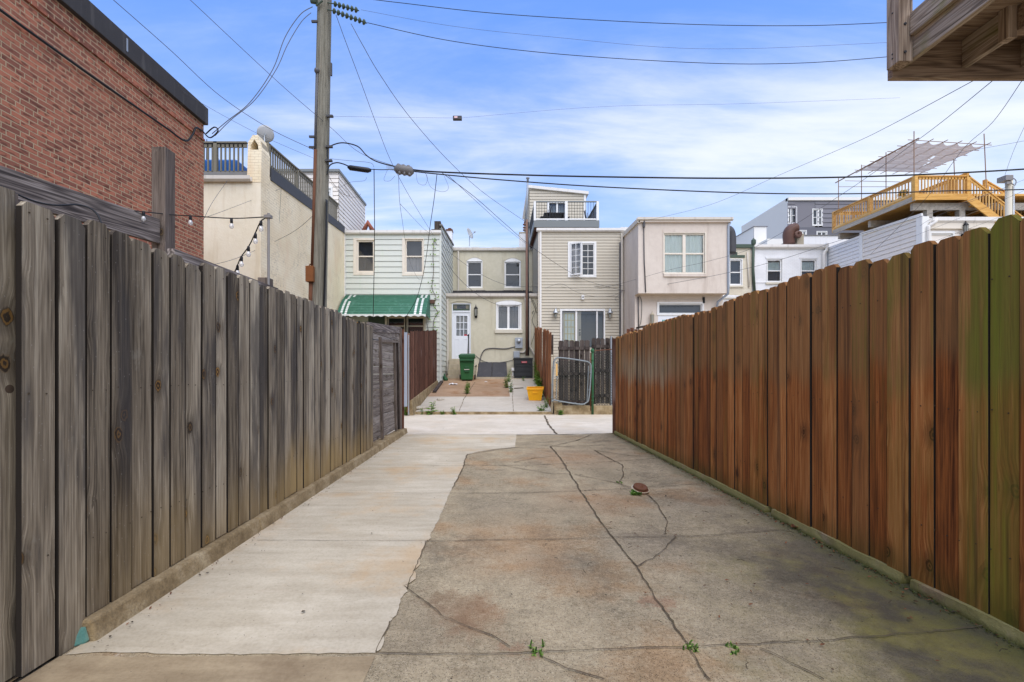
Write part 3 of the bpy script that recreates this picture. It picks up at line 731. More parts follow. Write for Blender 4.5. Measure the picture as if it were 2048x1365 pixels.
def deadleaf(px, py, s, label):
    g = G(px, py); b = MB(); rnd = random.Random(px)
    for k in range(rnd.randint(2, 4)):
        a = rnd.uniform(0, 6.3); ox, oy = rnd.uniform(-s, s)*.6, rnd.uniform(-s, s)*.6
        q = [(-1,0,.2),(-.3,.45,.5),(.4,.35,.3),(1,0,.6),(.4,-.4,.5),(-.4,-.4,.1)]
        b.poly([(g.x+ox+(math.cos(a)*u-math.sin(a)*v)*s*.6, g.y+oy+(math.sin(a)*u+math.cos(a)*v)*s*.6, .014+gz(g.x)+w*s*.5) for u, v, w in q])
    tag(b.build('dead_leaf', M['dead_leaf'], fixn=False), label, 'leaf', 'dead leaves by the right kerb')
deadleaf(1588, 1066, .05, 'curled brown leaves in front of the gap in the right kerb')
deadleaf(1862, 1214, .022, 'small reddish dead leaf against the foot of the mossy kerb')
deadleaf(1820, 1253, .02, 'reddish dead leaf lying out on the mossy concrete')
deadleaf(1925, 1246, .02, 'dead leaf nearest the photograph right edge by the kerb')

# clean-out cap
c = G(1279, 985); c.z = 0
t = thing('drain_cleanout', 'rusty round clean-out cap standing tilted out of the cracked concrete', 'drain cap', c)
ax = Vector((.10,-.28,1))
b = MB(); b.lathe(c+Vector((0,0,-.02)), [(.082,0),(.082,.045),(.086,.05),(.086,.062),(.078,.068)], 24, ax); b.build('pipe_collar', M['rust'], t, True)
b = MB(); b.lathe(c+ax.normalized()*.044, [(.070,0),(.072,.022),(.064,.03),(.05,.03),(.046,.024),(.024,.024),(.02,.036),(.0001,.038)], 24, ax); b.build('cap', M['rust'], t, True)
b = MB(); b.lathe(c+ax.normalized()*.035, [(.089,0),(.092,.006),(.089,.012)], 24, ax); b.build('ring', M['stone'], t, True)

# ------------------------------------------------------------------ fences
def planks(mb, X, y0, y1, w, zt, zb, th, face, seed, dog=.03, jit=.012, gap=.004, lean=0, zj=.01):
    """vertical boards in the plane x = X; face = +1 when they look towards +x"""
    rnd = random.Random(seed); y = y0
    while y < y1-.03:
        ww = min(w*rnd.uniform(.84, 1.06), y1-y); a = y+gap*rnd.uniform(.55, 1.3); c = y+ww-gap*rnd.uniform(.55, 1.3)
        top = zt((a+c)/2)+rnd.uniform(-jit, jit)*1.3; bot = zb((a+c)/2)+rnd.uniform(-zj, zj)
        xo = X+face*rnd.uniform(-.004, .007); l = rnd.uniform(-.004, .004)+lean; cup = face*rnd.uniform(-.003, .004)
        dd = dog*rnd.uniform(.7, 1.2)
        if dog: pr = [(a,bot),(c,bot),(c+l,top-dd),(c+l-dd*.85,top),(a+l+dd*.85,top),(a+l,top-dd)]
        else: pr = [(a,bot),(c,bot),(c+l,top),(a+l,top)]
        mid = (a+c)/2
        pts = [(xo+(cup if abs(p[0]-mid) > ww*.3 else 0), p[0], p[1]) for p in pr]
        f0 = len(mb.f); mb.prism(pts, (-face*th, 0, 0)); y += ww
        mb.mi[f0+3] = 2; mb.mi[f0+1+len(pts)] = 2; mb.mi[f0+1] = 2          # weather-blackened side edges
# right stained fence
t = thing('board_fence', 'long stained brown board fence with green algae along the right side', 'fence', (2.31,5,0))
b = MB()
planks(b, 2.31, .9, 9.02, .143, lambda y: 1.945+.02*math.sin(y*2.1)-.012*math.sin(y*5.2), lambda y: .088, .03, -1, 11, dog=.034, gap=.0036, zj=.006)
planks(b, 2.31, -1.1, .9, .143, lambda y: 1.94, lambda y: .088, .03, -1, 12, dog=.034, gap=.0036, zj=.006)
b.m = 1
for k in range(56):
    y = .9+.143*k+.03
    for z in (.40, 1.05, 1.67):
        for dy in (0, .075):
            if rr.random() < .8: b.lathe((2.3085, y+dy+rr.uniform(-.008,.008), z+rr.uniform(-.01,.01)), [(.0038,0),(.003,.0028),(.0001,.003)], 6, (-1,0,0))
b.build('boards', [M['brown_wood'], M['twig'], M['board_edge']], t)
for z in (.35, 1.0, 1.62):
    b = MB(); b.box(2.35, 2.39, -1.1, 9.0, z, z+.088); b.build('rail', M['brown_wood'], t)
for y in (-1.0, .9, 2.58, 3.88, 6.1, 8.9):
    b = MB(); b.box(2.395, 2.485, y-.045, y+.045, 0, 1.9); b.build('post', M['brown_wood'], t)
b = MB(); b.box(2.28, 2.325, 9.03, 9.13, .02, 1.90); b.build('end_board', M['dark_brown_wood'], t, bevel=.003)
# left weathered fence
t = thing('board_fence', 'long weathered grey board fence with yellow knots along the left side', 'fence', (-1.9,5,0))
b = MB()
planks(b, -1.9, 1.83, 7.05, .147, lambda y: 1.945+.014*math.sin(y*1.7)+.01*math.sin(y*6.1), lambda y: .10 if y > 2.12 else .012, .024, 1, 23, dog=.03, gap=.0065)
b.m = 1
for k in range(36):
    y = 1.83+.147*k+.03
    for z in (.46, 1.15, 1.88):
        for dy in (0, .075):
            if rr.random() < .8: b.lathe((-1.899, y+dy+rr.uniform(-.008,.008), z+rr.uniform(-.01,.01)), [(.0038,0),(.003,.0028),(.0001,.003)], 6, (1,0,0))
b.build('boards', [M['grey_wood'], M['twig'], M['board_edge']], t)
for z, ya, yb in ((.4,1.9,7.05), (1.1,1.9,7.05), (1.78,1.9,7.05), (1.885,2.75,4.05)):
    b = MB(); b.box(-1.975, -1.93, ya, yb, z, z+.088); b.build('rail', M['grey_wood_y'], t)
for y in (1.86, 3.88, 5.6, 7.02):
    b = MB(); b.box(-2.075, -1.985, y-.045, y+.045, 0, 1.97); b.build('post', M['grey_post'], t)
# the knotty board hung past the near end
t = thing('gate_board', 'wide knotty grey board standing at the near end of the left fence', 'board', (-2.05,1.85,0))
b = MB(); planks(b, -1.96, 1.62, 1.872, .3, lambda y: 1.965, lambda y: .0, .03, 1, 5, dog=0, jit=0); b.build('board', [M['grey_wood'], M['twig'], M['board_edge']], t)
b = MB(); c = Vector((-1.9575, 1.842, 1.165)); b.lathe(c, [(.034,0),(.034,.0015),(.026,.003),(.012,.0045),(.0001,.004)], 18, (1,0,0)); b.build('knot', paint('dark_knot', srgb(78,64,52), .9, var=.6, scale=40), t, True)
# horizontal-board panel at the alley end
t = thing('board_gate', 'gate panel of old horizontal boards at the alley end of the left fence', 'gate', (-1.98,8.2,0))
b = MB(); z = .14; k = 0; rp = random.Random(8)
while z < 1.98:
    h = rp.uniform(.125, .15); b.box(-1.99, -1.965+rp.uniform(0,.006), 7.06, 9.2, z, min(z+h-.006, 2.0)); z += h
b.build('boards', M['rust_plank'], t, bevel=.003)
b = MB(); b.hexa([(-1.99,7.0,1.85),(-1.95,7.0,1.85),(-1.95,9.3,2.02),(-1.99,9.3,2.02),(-1.99,7.0,2.0),(-1.95,7.0,2.0),(-1.95,9.3,2.15),(-1.99,9.3,2.15)]); b.build('cap_board', M['grey_wood_y'], t, bevel=.004)
for (y, w, mt, z1) in ((7.72, .07, 'grey_post', 1.82), (8.78, .06, 'grey_post', 1.85), (9.02, .05, 'old_picket', 1.86)):
    b = MB(); b.hexa([(-1.962,y,.12),(-1.92,y,.12),(-1.92,y+w,.12),(-1.962,y+w,.12),(-1.962,y-.14,z1),(-1.92,y-.14,z1),(-1.92,y-.14+w,z1),(-1.962,y-.14+w,z1)]); b.build('batten', M[mt], t, bevel=.003)
b = MB(); b.bar((-1.93,7.6,1.76),(-1.93,8.9,1.83), .03, .04); b.build('batten', M['grey_post'], t)
b = MB(); b.box(-2.05, -1.935, 9.2, 9.33, .1, 2.13); b.build('post', M['grey_post'], t, bevel=.004)
b = MB(); b.box(-1.95, -1.90, 9.335, 9.36, .1, 2.11); b.build('end_board', M['dark_brown_wood'], t)

# neighbour's post and beam behind the left fence
t = thing('timber_post', 'tall square grey timber post standing behind the left fence', 'post', (-3.26,4.5,0))
b = MB(); b.box(-3.335, -3.2, 4.43, 4.57, 0, 3.41); b.build('post', M['grey_post'], t, bevel=.006)
a0 = Vector((-3.265,4.43,2.59)); a1 = Vector((-4.28,.5,2.59)); d = a1-a0
b = MB(); b.box(-.022,.022,0,d.length,-.118,.118); o = b.build('timber_beam', M['grey_wood_y'], bevel=.005)
o.location = a0; o.rotation_euler = (0,0,math.atan2(-d.x, d.y)); tag(o, 'grey timber beam with flowing grain running into the tall post', 'beam')

# far yard fences
t = thing('board_fence', 'dark brown board fence between the green awning and the sloping yard', 'fence', (-2.55,17,.5))
b = MB(); planks(b, -2.5, 13.2, 21.0, .15, lambda y: 2.42+.098*(y-13.2), lambda y: .42+.08*(y-13.2), .02, 1, 31, dog=0, jit=.02); b.build('boards', [M['dark_brown_wood'], M['twig'], M['board_edge']], t)
b = MB(); b.hexa([(-2.62,13.2,0),(-2.42,13.2,0),(-2.42,21,.85),(-2.62,21,.85),(-2.62,13.2,.44),(-2.46,13.2,.44),(-2.46,21,1.08),(-2.62,21,1.08)]); b.build('footing', M['kerb'], t)
b = MB(); b.box(-2.6,-2.52,13.15,13.23,.1,2.35); b.build('post', M['tan_brown_wood'], t)
t = thing('metal_gate', 'narrow pale grey metal gate leaf edge beside the dark brown fence', 'gate', (-2.55,12.9,0))
b = MB(); b.box(-2.63,-2.535,12.88,12.95,.28,2.36); b.build('leaf', M['grey_metal'], t, bevel=.008)
b = MB(); b.tube([(-2.5,12.93,.05),(-2.5,12.93,2.3)], .02, 8); b.build('post', M['steel'], t)
t = thing('board_fence', 'leaning reddish brown board fence beside the yellow crate', 'fence', (1.65,16.5,.3))
b = MB(); rp = random.Random(3); y = 14.3
while y < 20.2:
    zt = 2.5+.125*(y-14.4)+rp.uniform(-.05,.05); zb = yz(y)+.02
    lx = rp.uniform(-.04,.03)
    b.prism([(1.62+.02*lx,y,zb),(1.62+.02*lx,y+.149,zb),(1.66+lx,y+.146,zt),(1.66+lx,y-.0,zt+.02)], (.02,0,0)); y += .15
b.build('boards', M['tan_brown_wood'], t)
for y in (14.9, 17.5, 20): 
    b = MB(); b.box(1.72,1.81,y,y+.09,0,2.4+.125*(y-14.4)); b.build('post', M['old_picket'], t)

# grey picket gate and panel, chain-link gate in front
def pickets(b, px0, px1, yy, ptop, pbot, n, seed, dog=.03, gapk=.1):
    rnd = random.Random(seed); x0, x1 = PX(px0, yy), PX(px1, yy); w = (x1-x0)/n
    for k in range(n):
        a = x0+w*k+w*gapk*rnd.uniform(.3, 1.5); c = x0+w*(k+1)-w*gapk*rnd.uniform(.3, 1.5)
        zt = PZ(ptop, yy)+rnd.uniform(-.03,.02); zb = PZ(pbot, yy)+rnd.uniform(-.02,.02)
        b.prism([(a,yy,zb),(c,yy,zb),(c,yy,zt-dog),(c-dog,yy,zt),(a+dog,yy,zt),(a,yy,zt-dog)], (0,.02,0))
Y = 13.75
t = thing('picket_gate', 'grey wooden gate of six spaced pickets behind the chain-link gate', 'gate', (2.2,Y,.2))
b = MB(); pickets(b, 1117, 1180, Y, 681, 815, 6, 4, gapk=.05); b.build('pickets', M['old_picket'], t)
for py in (697, 748, 803):
    b = MB(); b.box(PX(1116,Y), PX(1179,Y), Y-.045, Y-.004, PZ(py+3,Y), PZ(py-3,Y)); b.build('rail', M['old_picket'], t)
Y = 13.85
t = thing('picket_fence', 'dark weathered picket panel between the green post and the stained fence', 'fence', (3.1,Y,.2))
b = MB(); pickets(b, 1183, 1228, Y, 676, 808, 5, 6, gapk=.05); b.build('pickets', M['old_picket'], t)
for py in (693, 742, 792):
    b = MB(); b.box(PX(1183,Y), PX(1228,Y), Y-.045, Y-.004, PZ(py+3,Y), PZ(py-3,Y)); b.build('rail', M['old_picket'], t)
b = MB(); b.tube([(PX(1222,13.8),13.8,0),(PX(1222,13.8),13.8,PZ(673,13.8))], .025, 8); b.build('post', M['steel'], t)
def mesh_net(b, o, ux, uz, w, h, s=.055, r=.0062):
    """chain-link: two families of diagonal wires clipped to a rectangle"""
    o = Vector(o); ux = Vector(ux); uz = Vector(uz)
    k = -h
    while k < w:
        for sg in (1, -1):
            pts = []
            for v in (0.0, h):
                u = k+v if sg == 1 else k+h-v
                pts.append([u, v])
            (u0, v0), (u1, v1) = pts
            if u0 > u1: u0, v0, u1, v1 = u1, v1, u0, v0
            dv = (v1-v0)/(u1-u0)
            if u0 < 0: v0 -= u0*dv; u0 = 0
            if u1 > w: v1 -= (u1-w)*dv; u1 = w
            if u1-u0 > .02: b.tube([o+ux*u0+uz*v0, o+ux*u1+uz*v1], r, 3, False)
        k += s*1.414
Y = 13.4
t = thing('chain_link_gate', 'leaning galvanised chain-link gate with rounded corners beside the leaning brown fence', 'gate', (2.2,Y,.2))
fr = [(1104,800),(1107,735),(1110,720),(1120,716),(1165,722),(1178,726),(1182,738),(1178,795),(1172,806),(1160,809),(1120,803),(1108,800)]
fr = [P(a, c, Y) for a, c in fr]
def smooth(pts, n=5, closed=False):
    pts = [Vector(p) for p in pts]; out = []
    N = len(pts); rng = range(N if closed else N-1)
    for i in rng:
        p0 = pts[(i-1) % N] if closed or i else pts[0]; p1 = pts[i]; p2 = pts[(i+1) % N]; p3 = pts[(i+2) % N] if closed or i+2 < N else pts[-1]
        for k in range(n):
            s = k/n; out.append(.5*((2*p1)+(p2-p0)*s+(2*p0-5*p1+4*p2-p3)*s*s+(3*p1-p0-3*p2+p3)*s**3))
    if not closed: out.append(pts[-1])
    return out
b = MB(); b.tube(smooth(fr, 4, True)+[fr[0]], .021, 8); b.build('frame', M['gate_tube'], t, True)
for (q0, q1) in (((1112,798),(1116,724)), ((1174,804),(1177,732))): b = MB(); b.tube([P(q0[0],q0[1],Y-.01), P(q1[0],q1[1],Y-.01)], .012, 6); b.build('tension_bar', M['gate_tube'], t)
b = MB(); b.box(PX(1113,Y)-.02, PX(1113,Y)+.03, Y-.03, Y-.01, PZ(752,Y), PZ(728,Y)); b.build('wooden_slat', M['new_pine'], t)
rg = random.Random(9)
b = MB(); b.tube([P(1112+k*2.2, 717+k*.25+rg.uniform(-2.5,1.5), Y+.03+rg.uniform(-.03,.03)) for k in range(31)], .009, 5); b.build('tangled_tie_wire', M['mesh_wire'], t)
for (px, py) in ((1107,735),(1105,770),(1104,795),(1181,745),(1179,780),(1120,803),(1150,807)): b = MB(); b.lathe(P(px,py,Y), [(.034,-.02),(.034,.02)], 8); b.build('clamp', M['gate_tube'], t)
b = MB(); b.tube([P(1181,822,Y+.12), P(1182,706,Y+.12)], .026, 8); b.build('post', M['rust'], t, True)
b = MB(); mesh_net(b, P(1110,800,Y), (1,0,-.04), (.03,0,1), .98, 1.14); b.build('wire_mesh', M['mesh_wire'], t, fixn=False)
b = MB(); b.tube([P(1104,826,Y+.1), P(1104,712,Y+.1)], .028, 8); b.lathe(P(1104,714,Y+.1), [(.034,0),(.034,.03),(.02,.06),(.0001,.065)], 10); b.build('post', M['stone'], t, True)
t = thing('green_gate_post', 'green painted metal gate post beside the chain-link gate', 'post', (PX(1185,13.5),13.5,0))
b = MB(); b.tube([(PX(1185,13.5),13.5,0),(PX(1185,13.5),13.5,PZ(698,13.5))], .035, 10); b.lathe((PX(1185,13.5),13.5,PZ(705,13.5)), [(.05,0),(.055,.04),(.04,.09),(.0001,.12)], 10); b.build('post', M['green_post'], t, True)
for py in (722, 738, 770, 795, 802): b = MB(); b.lathe((PX(1185,13.5),13.5,PZ(py,13.5)), [(.045,0),(.045,.03)], 10); b.build('hinge_band', M['green_post'], t)
t = thing('chain_link_fence', 'short rusty-topped chain-link panel right of the green post', 'fence', (3.1,13.6,.2))
b = MB(); mesh_net(b, P(1190,811,13.6), (1,0,0), (0,0,1), .52, 1.6); b.build('wire_mesh', M['mesh_wire'], t, fixn=False)
b = MB(); b.tube([P(1188,702,13.6), P(1224,699,13.6)], .014, 8); b.build('top_rail', M['rust'], t)
b = MB(); b.box(1.66, 4.4, 13.5, 13.72, -.02, PZ(812,13.5)); b.box(1.66, 1.9, 13.46, 13.75, -.02, PZ(806,13.46)); struct(b, 'retaining_kerb', M['kerb'], bevel=.02)
t = thing('board_fence', 'short brown fence end with a dark sloping board behind the right fence', 'fence', (3.9,13.8,0))
b = MB(); pickets(b, 1253, 1276, 13.8, 657, 760, 3, 9, 0); b.build('boards', M['dark_brown_wood'], t)
b = MB(); b.bar(P(1275,656,13.6), P(1316,648,13.6), .3, .05); b.build('sloping_board', M['old_picket'], t)
# ------------------------------------------------------------------ windows
def rect(px, Y):                        # picture rectangle (x0,y0,x1,y1) -> u0,u1,z0,z1 on the plane y = Y
    return (PX(px[0],Y), PX(px[2],Y), PZ(px[3],Y), PZ(px[1],Y))
def grow(r, m): return (r[0]-m, r[1]+m, r[2]-m, r[3]+m)
def ring(fr, mb, o, i, d0, d1):
    fr.box(mb, o[0], o[1], o[2], i[2], d0, d1); fr.box(mb, o[0], o[1], i[3], o[3], d0, d1)
    fr.box(mb, o[0], i[0], i[2], i[3], d0, d1); fr.box(mb, i[1], o[1], i[2], i[3], d0, d1)
def window(house, fr, gl, hole, trim=None, kind='hung', mat='white', cols=1, rows=1, curtain=None, cur_rows=None, sill=None, glass='glass_dark', arch=0, name='window', mull=.03, inset=0):
    """gl: glass, hole: wall opening, trim: casing outline; frame object with pane / curtain / sill as its children"""
    b = MB()
    if trim: ring(fr, b, trim, hole, -.02, .035)
    ring(fr, b, hole, gl, -.085, -.015+inset)
    if kind == 'hung':
        zm = (gl[2]+gl[3])/2; fr.box(b, gl[0], gl[1], zm-.025, zm+.025, -.075, -.022)
    if kind == 'pair':
        um = (gl[0]+gl[1])/2; fr.box(b, um-.05, um+.05, gl[2], gl[3], -.08, -.018)
    if kind == 'pairhung':
        um = (gl[0]+gl[1])/2; fr.box(b, um-.06, um+.06, gl[2], gl[3], -.08, -.008)
        zm = (gl[2]+gl[3])/2
        fr.box(b, gl[0], um-.06, zm-.03, zm+.03, -.075, -.02); fr.box(b, um+.06, gl[1], zm-.03, zm+.03, -.075, -.02)
    for k in range(1, cols):
        u = gl[0]+(gl[1]-gl[0])*k/cols; fr.box(b, u-mull/2, u+mull/2, gl[2], gl[3], -.078, -.03+inset)
    for k in range(1, rows):
        z = gl[2]+(gl[3]-gl[2])*k/rows; fr.box(b, gl[0], gl[1], z-mull/2, z+mull/2, -.076, -.028+inset)
    if arch:                            # segmental brick arch / fanlight board over the head
        q = trim or hole; n = 10; top = []
        for k in range(n+1):
            s = k/n; top.append((q[0]+(q[1]-q[0])*s, q[3]+arch*4*s*(1-s)))
        for d0, d1, e in ((-.02, .02, 0),):
            b.prism([fr.p(q[0], q[3], d1)]+[fr.p(u, z, d1) for u, z in top[1:-1]]+[fr.p(q[1], q[3], d1)], Vector(fr.p(0,0,d0))-Vector(fr.p(0,0,d1)))
    f = b.build(name, M[mat], house, bevel=.004)
    b = MB(); fr.quad(b, gl[0], gl[1], gl[2], gl[3], -.06); b.build('pane', M[glass], f)
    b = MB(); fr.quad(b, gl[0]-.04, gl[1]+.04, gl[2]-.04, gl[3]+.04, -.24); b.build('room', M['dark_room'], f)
    if curtain:
        zs = gl if not cur_rows else (gl[0], gl[1], gl[2]+(gl[3]-gl[2])*cur_rows[0], gl[2]+(gl[3]-gl[2])*cur_rows[1])
        b = MB(); n = 36
        for k in range(n):
            u0 = zs[0]+(zs[1]-zs[0])*k/n; u1 = zs[0]+(zs[1]-zs[0])*(k+1)/n
            d0 = -.095+.018*math.sin(k*1.9)+.01*math.sin(k*.83); d1 = -.095+.018*math.sin((k+1)*1.9)+.01*math.sin((k+1)*.83)
            b.poly([fr.p(u0,zs[2],d0), fr.p(u1,zs[2],d1), fr.p(u1,zs[3],d1), fr.p(u0,zs[3],d0)])
        b.build('curtain', M[curtain], f, True)
    if sill:
        b = MB(); q = trim or hole; fr.box(b, q[0]-.05, q[1]+.05, q[2]-sill, q[2]-.003, -.02, .07); b.build('sill', M['sill'], f, bevel=.008)
    if arch:
        q = trim or hole; b = MB(); n = 10; off = .07
        for k in range(n):
            s0, s1 = k/n, (k+1)/n
            f0 = lambda s, o: fr.p(q[0]-o*.6+(q[1]-q[0]+1.2*o)*s, q[3]+(arch*4*s*(1-s))+.004+o, .03)
            b.prism([f0(s0,0), f0(s1,0), f0(s1,off), f0(s0,off)], Vector(fr.p(0,0,0))-Vector(fr.p(0,0,.03)))
        b.build('brick_arch', house['_wall'] if False else ARCHM[0], f)
    return f
ARCHM = [None]
def gutter(house, fr, u0, u1, z0, z1, mat='gutter', d=.13):
    b = MB(); h = z1-z0
    pr = [(0,z0+.25*h),(d*.55,z0),(d,z0+.35*h),(d,z1),(d-.012,z1),(d-.012,z0+.42*h),(d*.5,z0+.12*h),(.02,z0+.4*h),(.02,z1),(0,z1)]
    p0 = [fr.p(u0, z, dd) for dd, z in pr]
    b.prism(p0, Vector(fr.p(u1,0,0))-Vector(fr.p(u0,0,0)))
    return b.build('gutter', M[mat], house)
def pipe(house, pts, r, mat, name='downspout', n=8):
    b = MB(); b.tube(pts, r, n); 
    return b.build(name, M[mat], house, True)
def spout(house, fr, u, z0, z1, mat='gutter_white', w=.075, foot=None):
    b = MB(); fr.box(b, u-w/2, u+w/2, z0, z1, .02, .085)
    if foot: b.bar(fr.p(u, z0+.04, .05), fr.p(u+foot[0], z0-foot[1], .12), w, .06)
    return b.build('downspout', M[mat], house, bevel=.008)
def shell(mb, x0, x1, y0, y1, z0, ztop):
    """side and back walls of a house body; the front is built apart"""
    mb.poly([(x0,y0,z0),(x0,y1,z0),(x0,y1,ztop(y1)),(x0,y0,ztop(y0))]); mb.poly([(x1,y0,z0),(x1,y1,z0),(x1,y1,ztop(y1)),(x1,y0,ztop(y0))])
    mb.poly([(x0,y1,z0),(x1,y1,z0),(x1,y1,ztop(y1)),(x0,y1,ztop(y1))])
def roof(house, x0, x1, y0, y1, ztop, mat, th=.08, name='roof'):
    b = MB(); b.hexa([(x0,y0,ztop(y0)),(x1,y0,ztop(y0)),(x1,y1,ztop(y1)),(x0,y1,ztop(y1)),(x0,y0,ztop(y0)+th),(x1,y0,ztop(y0)+th),(x1,y1,ztop(y1)+th),(x0,y1,ztop(y1)+th)])
    return b.build(name, M[mat], house)
def rough_edge(house, x0, x1, y, z, mat, seed, name='roof_edge'):
    rnd = random.Random(seed); b = MB(); x = x0
    while x < x1:
        w = rnd.uniform(.15, .5); h = rnd.uniform(.01, .05); b.box(x, min(x+w, x1), y-.02+rnd.uniform(0,.01), y+.4, z, z+h); x += w+.001
    b.build(name, M[mat], house)
def rails(house, name, a, c, z0a, z1a, z0c, z1c, mat, n, bal=.035, post=.09, posts=(0, 1), top=.04, bw=None):
    """a railing from a to c (xy); bottom / top rail heights given at both ends"""
    a = Vector(a); c = Vector(c); f = lambda t, h0, h1: Vector((a.x+(c.x-a.x)*t, a.y+(c.y-a.y)*t, h0+(h1-h0)*t))
    b = MB(); b.bar(f(0,z1a,z1c), f(1,z1a,z1c), .09, top); b.bar(f(0,z1a-.09,z1c-.09), f(1,z1a-.09,z1c-.09), .035, .085); b.bar(f(0,z0a+.08,z0c+.08), f(1,z0a+.08,z0c+.08), .035, .085)
    o = b.build(name, M[mat], house)
    b = MB()
    for k in range(1, n):
        t = k/n; b.bar(f(t,z0a+.06,z0c+.06), f(t,z1a-.05,z1c-.05), bal, bal, (0,1,0) if abs(c.x-a.x) > abs(c.y-a.y) else (1,0,0))
    b.build('balusters', M[bw or mat], o)
    for t in posts:
        b = MB(); p0, p1 = f(t,z0a-.15,z0c-.15), f(t,z1a+.02,z1c+.02); b.box(p0.x-post/2, p0.x+post/2, p0.y-post/2, p0.y+post/2, p0.z, p1.z); b.build('post', M[mat], o)
    return o
def lantern(house, fr, u, z, mat='black', s=1.0, up=True):
    b = MB(); c = fr.p(u, z, .12*s); w = fr.p(u, z-.13*s, .0)
    b.lathe((c[0],c[1],z+.13*s), [(.07*s,0),(.075*s,.01*s),(.03*s,.08*s),(.012*s,.1*s),(.015*s,.13*s),(.0001,.16*s)], 8)
    b.lathe((c[0],c[1],z-.13*s), [(.0001,-.09*s),(.02*s,-.07*s),(.055*s,-.02*s),(.06*s,0)], 8)
    b.tube([w, (c[0],c[1],z-.2*s)], .015*s, 6); b.lathe(fr.p(u, z-.15*s, .0), [(.05*s,0),(.05*s,.02*s)], 10, Vector(fr.p(0,0,1))-Vector(fr.p(0,0,0)))
    for k in range(6):
        a = k*math.pi/3; b.tube([(c[0]+math.cos(a)*.055*s,c[1]+math.sin(a)*.055*s,z-.13*s),(c[0]+math.cos(a)*.068*s,c[1]+math.sin(a)*.068*s,z+.13*s)], .006*s, 4)
    o = b.build('wall_lantern', M[mat], house)
    b = MB(); b.lathe((c[0],c[1],z-.125*s), [(.045*s,0),(.055*s,.25*s)], 8); b.build('lamp_glass', M['lantern_glass'], o)

# ------------------------------------------------------------------ brick building (left)
XB = -5.8
t = thing('brick_building', 'red brick building with a black roof edge on the left', 'building', (XB-3,5,0))
b = MB(); b.poly([(XB,-4,0),(XB,9.08,0),(XB,9.08,6.30),(XB,-4,6.30)]); b.poly([(XB,9.08,0),(XB-8,9.08,0),(XB-8,9.08,6.30),(XB,9.08,6.30)]); b.poly([(XB-8,-4,0),(XB-8,9.08,0),(XB-8,9.08,6.3),(XB-8,-4,6.3)])
b.poly([(XB,-4,0),(XB-8,-4,0),(XB-8,-4,6.3),(XB,-4,6.3)])
b.build('wall', M['brick'], t)
b = MB(); b.box(XB-8.05, XB+.07, -4, 9.12, 6.13, 6.46); b.build('roof_edge', M['black_roof'], t, bevel=.01)
b = MB(); b.box(XB-.02, XB+.028, -4, 9.08, 5.80, 5.835); b.build('brick_ledge', M['brick'], t)
b = MB(); b.box(XB+.069, XB+.075, 7.1, 7.13, 6.2, 6.4); b.build('flashing_joint', M['steel'], t)

# ------------------------------------------------------------------ cream rowhouse with the roof terrace (left)
YB = 12.25; XW = -6.3
t = thing('row_house', 'tall beige rowhouse with a chimney and a roof terrace behind the utility pole', 'house', (-9,15,0))
fS, fE = FR('S', YB), FR('E', XW)
ztb = lambda y: 6.62+.062*(y-12.25)
b = MB(); b.poly([(XW-8,YB,0),(XW,YB,0),(XW,YB,6.35),(XW-8,YB,6.35)]); b.build('front_wall', M['beige_stucco'], t)
b = MB(); b.poly([(XW,YB,0),(XW,28,0),(XW,28,ztb(28)),(XW,YB,ztb(YB))]); b.poly([(XW,28,0),(XW-8,28,0),(XW-8,28,7),(XW,28,7)]); b.build('side_wall', M['beige_brick'], t)
roof(t, XW-8, XW-.02, YB+.05, 28, lambda y: ztb(y)-.1, 'roof_grey')
gutter(t, fS, XW-8, PX(505,YB)+.0, PZ(366,YB), PZ(355,YB), 'gutter', .14)
b = MB(); b.hexa([(XW-.03,12.75,ztb(12.75)-.08),(XW+.03,12.75,ztb(12.75)-.08),(XW+.03,18.9,ztb(18.9)-.08),(XW-.03,18.9,ztb(18.9)-.08),(XW-.03,12.75,ztb(12.75)+.27),(XW+.03,12.75,ztb(12.75)+.27),(XW+.03,18.9,ztb(18.9)+.2),(XW-.03,18.9,ztb(18.9)+.2)]); b.build('parapet_flashing', M['dark_flash'], t)
# chimney with the pointed opening
x0, x1 = PX(494,YB), PX(522,YB); z0 = 6.3; zt = PZ(270,YB)
b = MB(); y0, y1 = YB-.005, YB+.45
xm = (x0+x1)/2+.02
prof = [(x0,z0),(x1,z0),(x1+.02,PZ(300,YB)),(xm+.08,zt),(xm-.06,zt-.02),(x0+.03,PZ(285,YB))]
o0 = PX(501,YB); o1 = PX(517,YB); oz0 = PZ(300,YB); oz1 = PZ(279,YB)
hol = [(o0,oz0),(o1,oz0),(o1-.01,oz0+.13),((o0+o1)/2,oz1),(o0+.01,oz0+.13)]
# front face as strips round the opening
L = [(x0,z0),(o0,z0),(o0,oz0),(o0+.01,oz0+.13),((o0+o1)/2,oz1),(xm-.06,zt-.02),(x0+.03,PZ(285,YB))]
Rr = [(o0,z0),(x1,z0),(x1+.02,PZ(300,YB)),(xm+.08,zt),(xm-.06,zt-.02),((o0+o1)/2,oz1),(o1-.01,oz0+.13),(o1,oz0),(o0,oz0)]
for q in (L, Rr): b.poly([(x,y0,z) for x, z in q])
for i in range(5):
    a, c = hol[i], hol[(i+1) % 5]; b.poly([(a[0],y0,a[1]),(c[0],y0,c[1]),(c[0],y0+.3,c[1]),(a[0],y0+.3,a[1])])
for a, c in zip(prof[1:], prof[2:]+prof[:1]): b.poly([(a[0],y0,a[1]),(c[0],y0,c[1]),(c[0],y1,c[1]),(a[0],y1,a[1])])
ch = b.build('chimney', M['beige_brick'], t)
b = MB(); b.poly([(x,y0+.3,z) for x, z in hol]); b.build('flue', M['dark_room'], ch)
b = MB(); rp = random.Random(4)
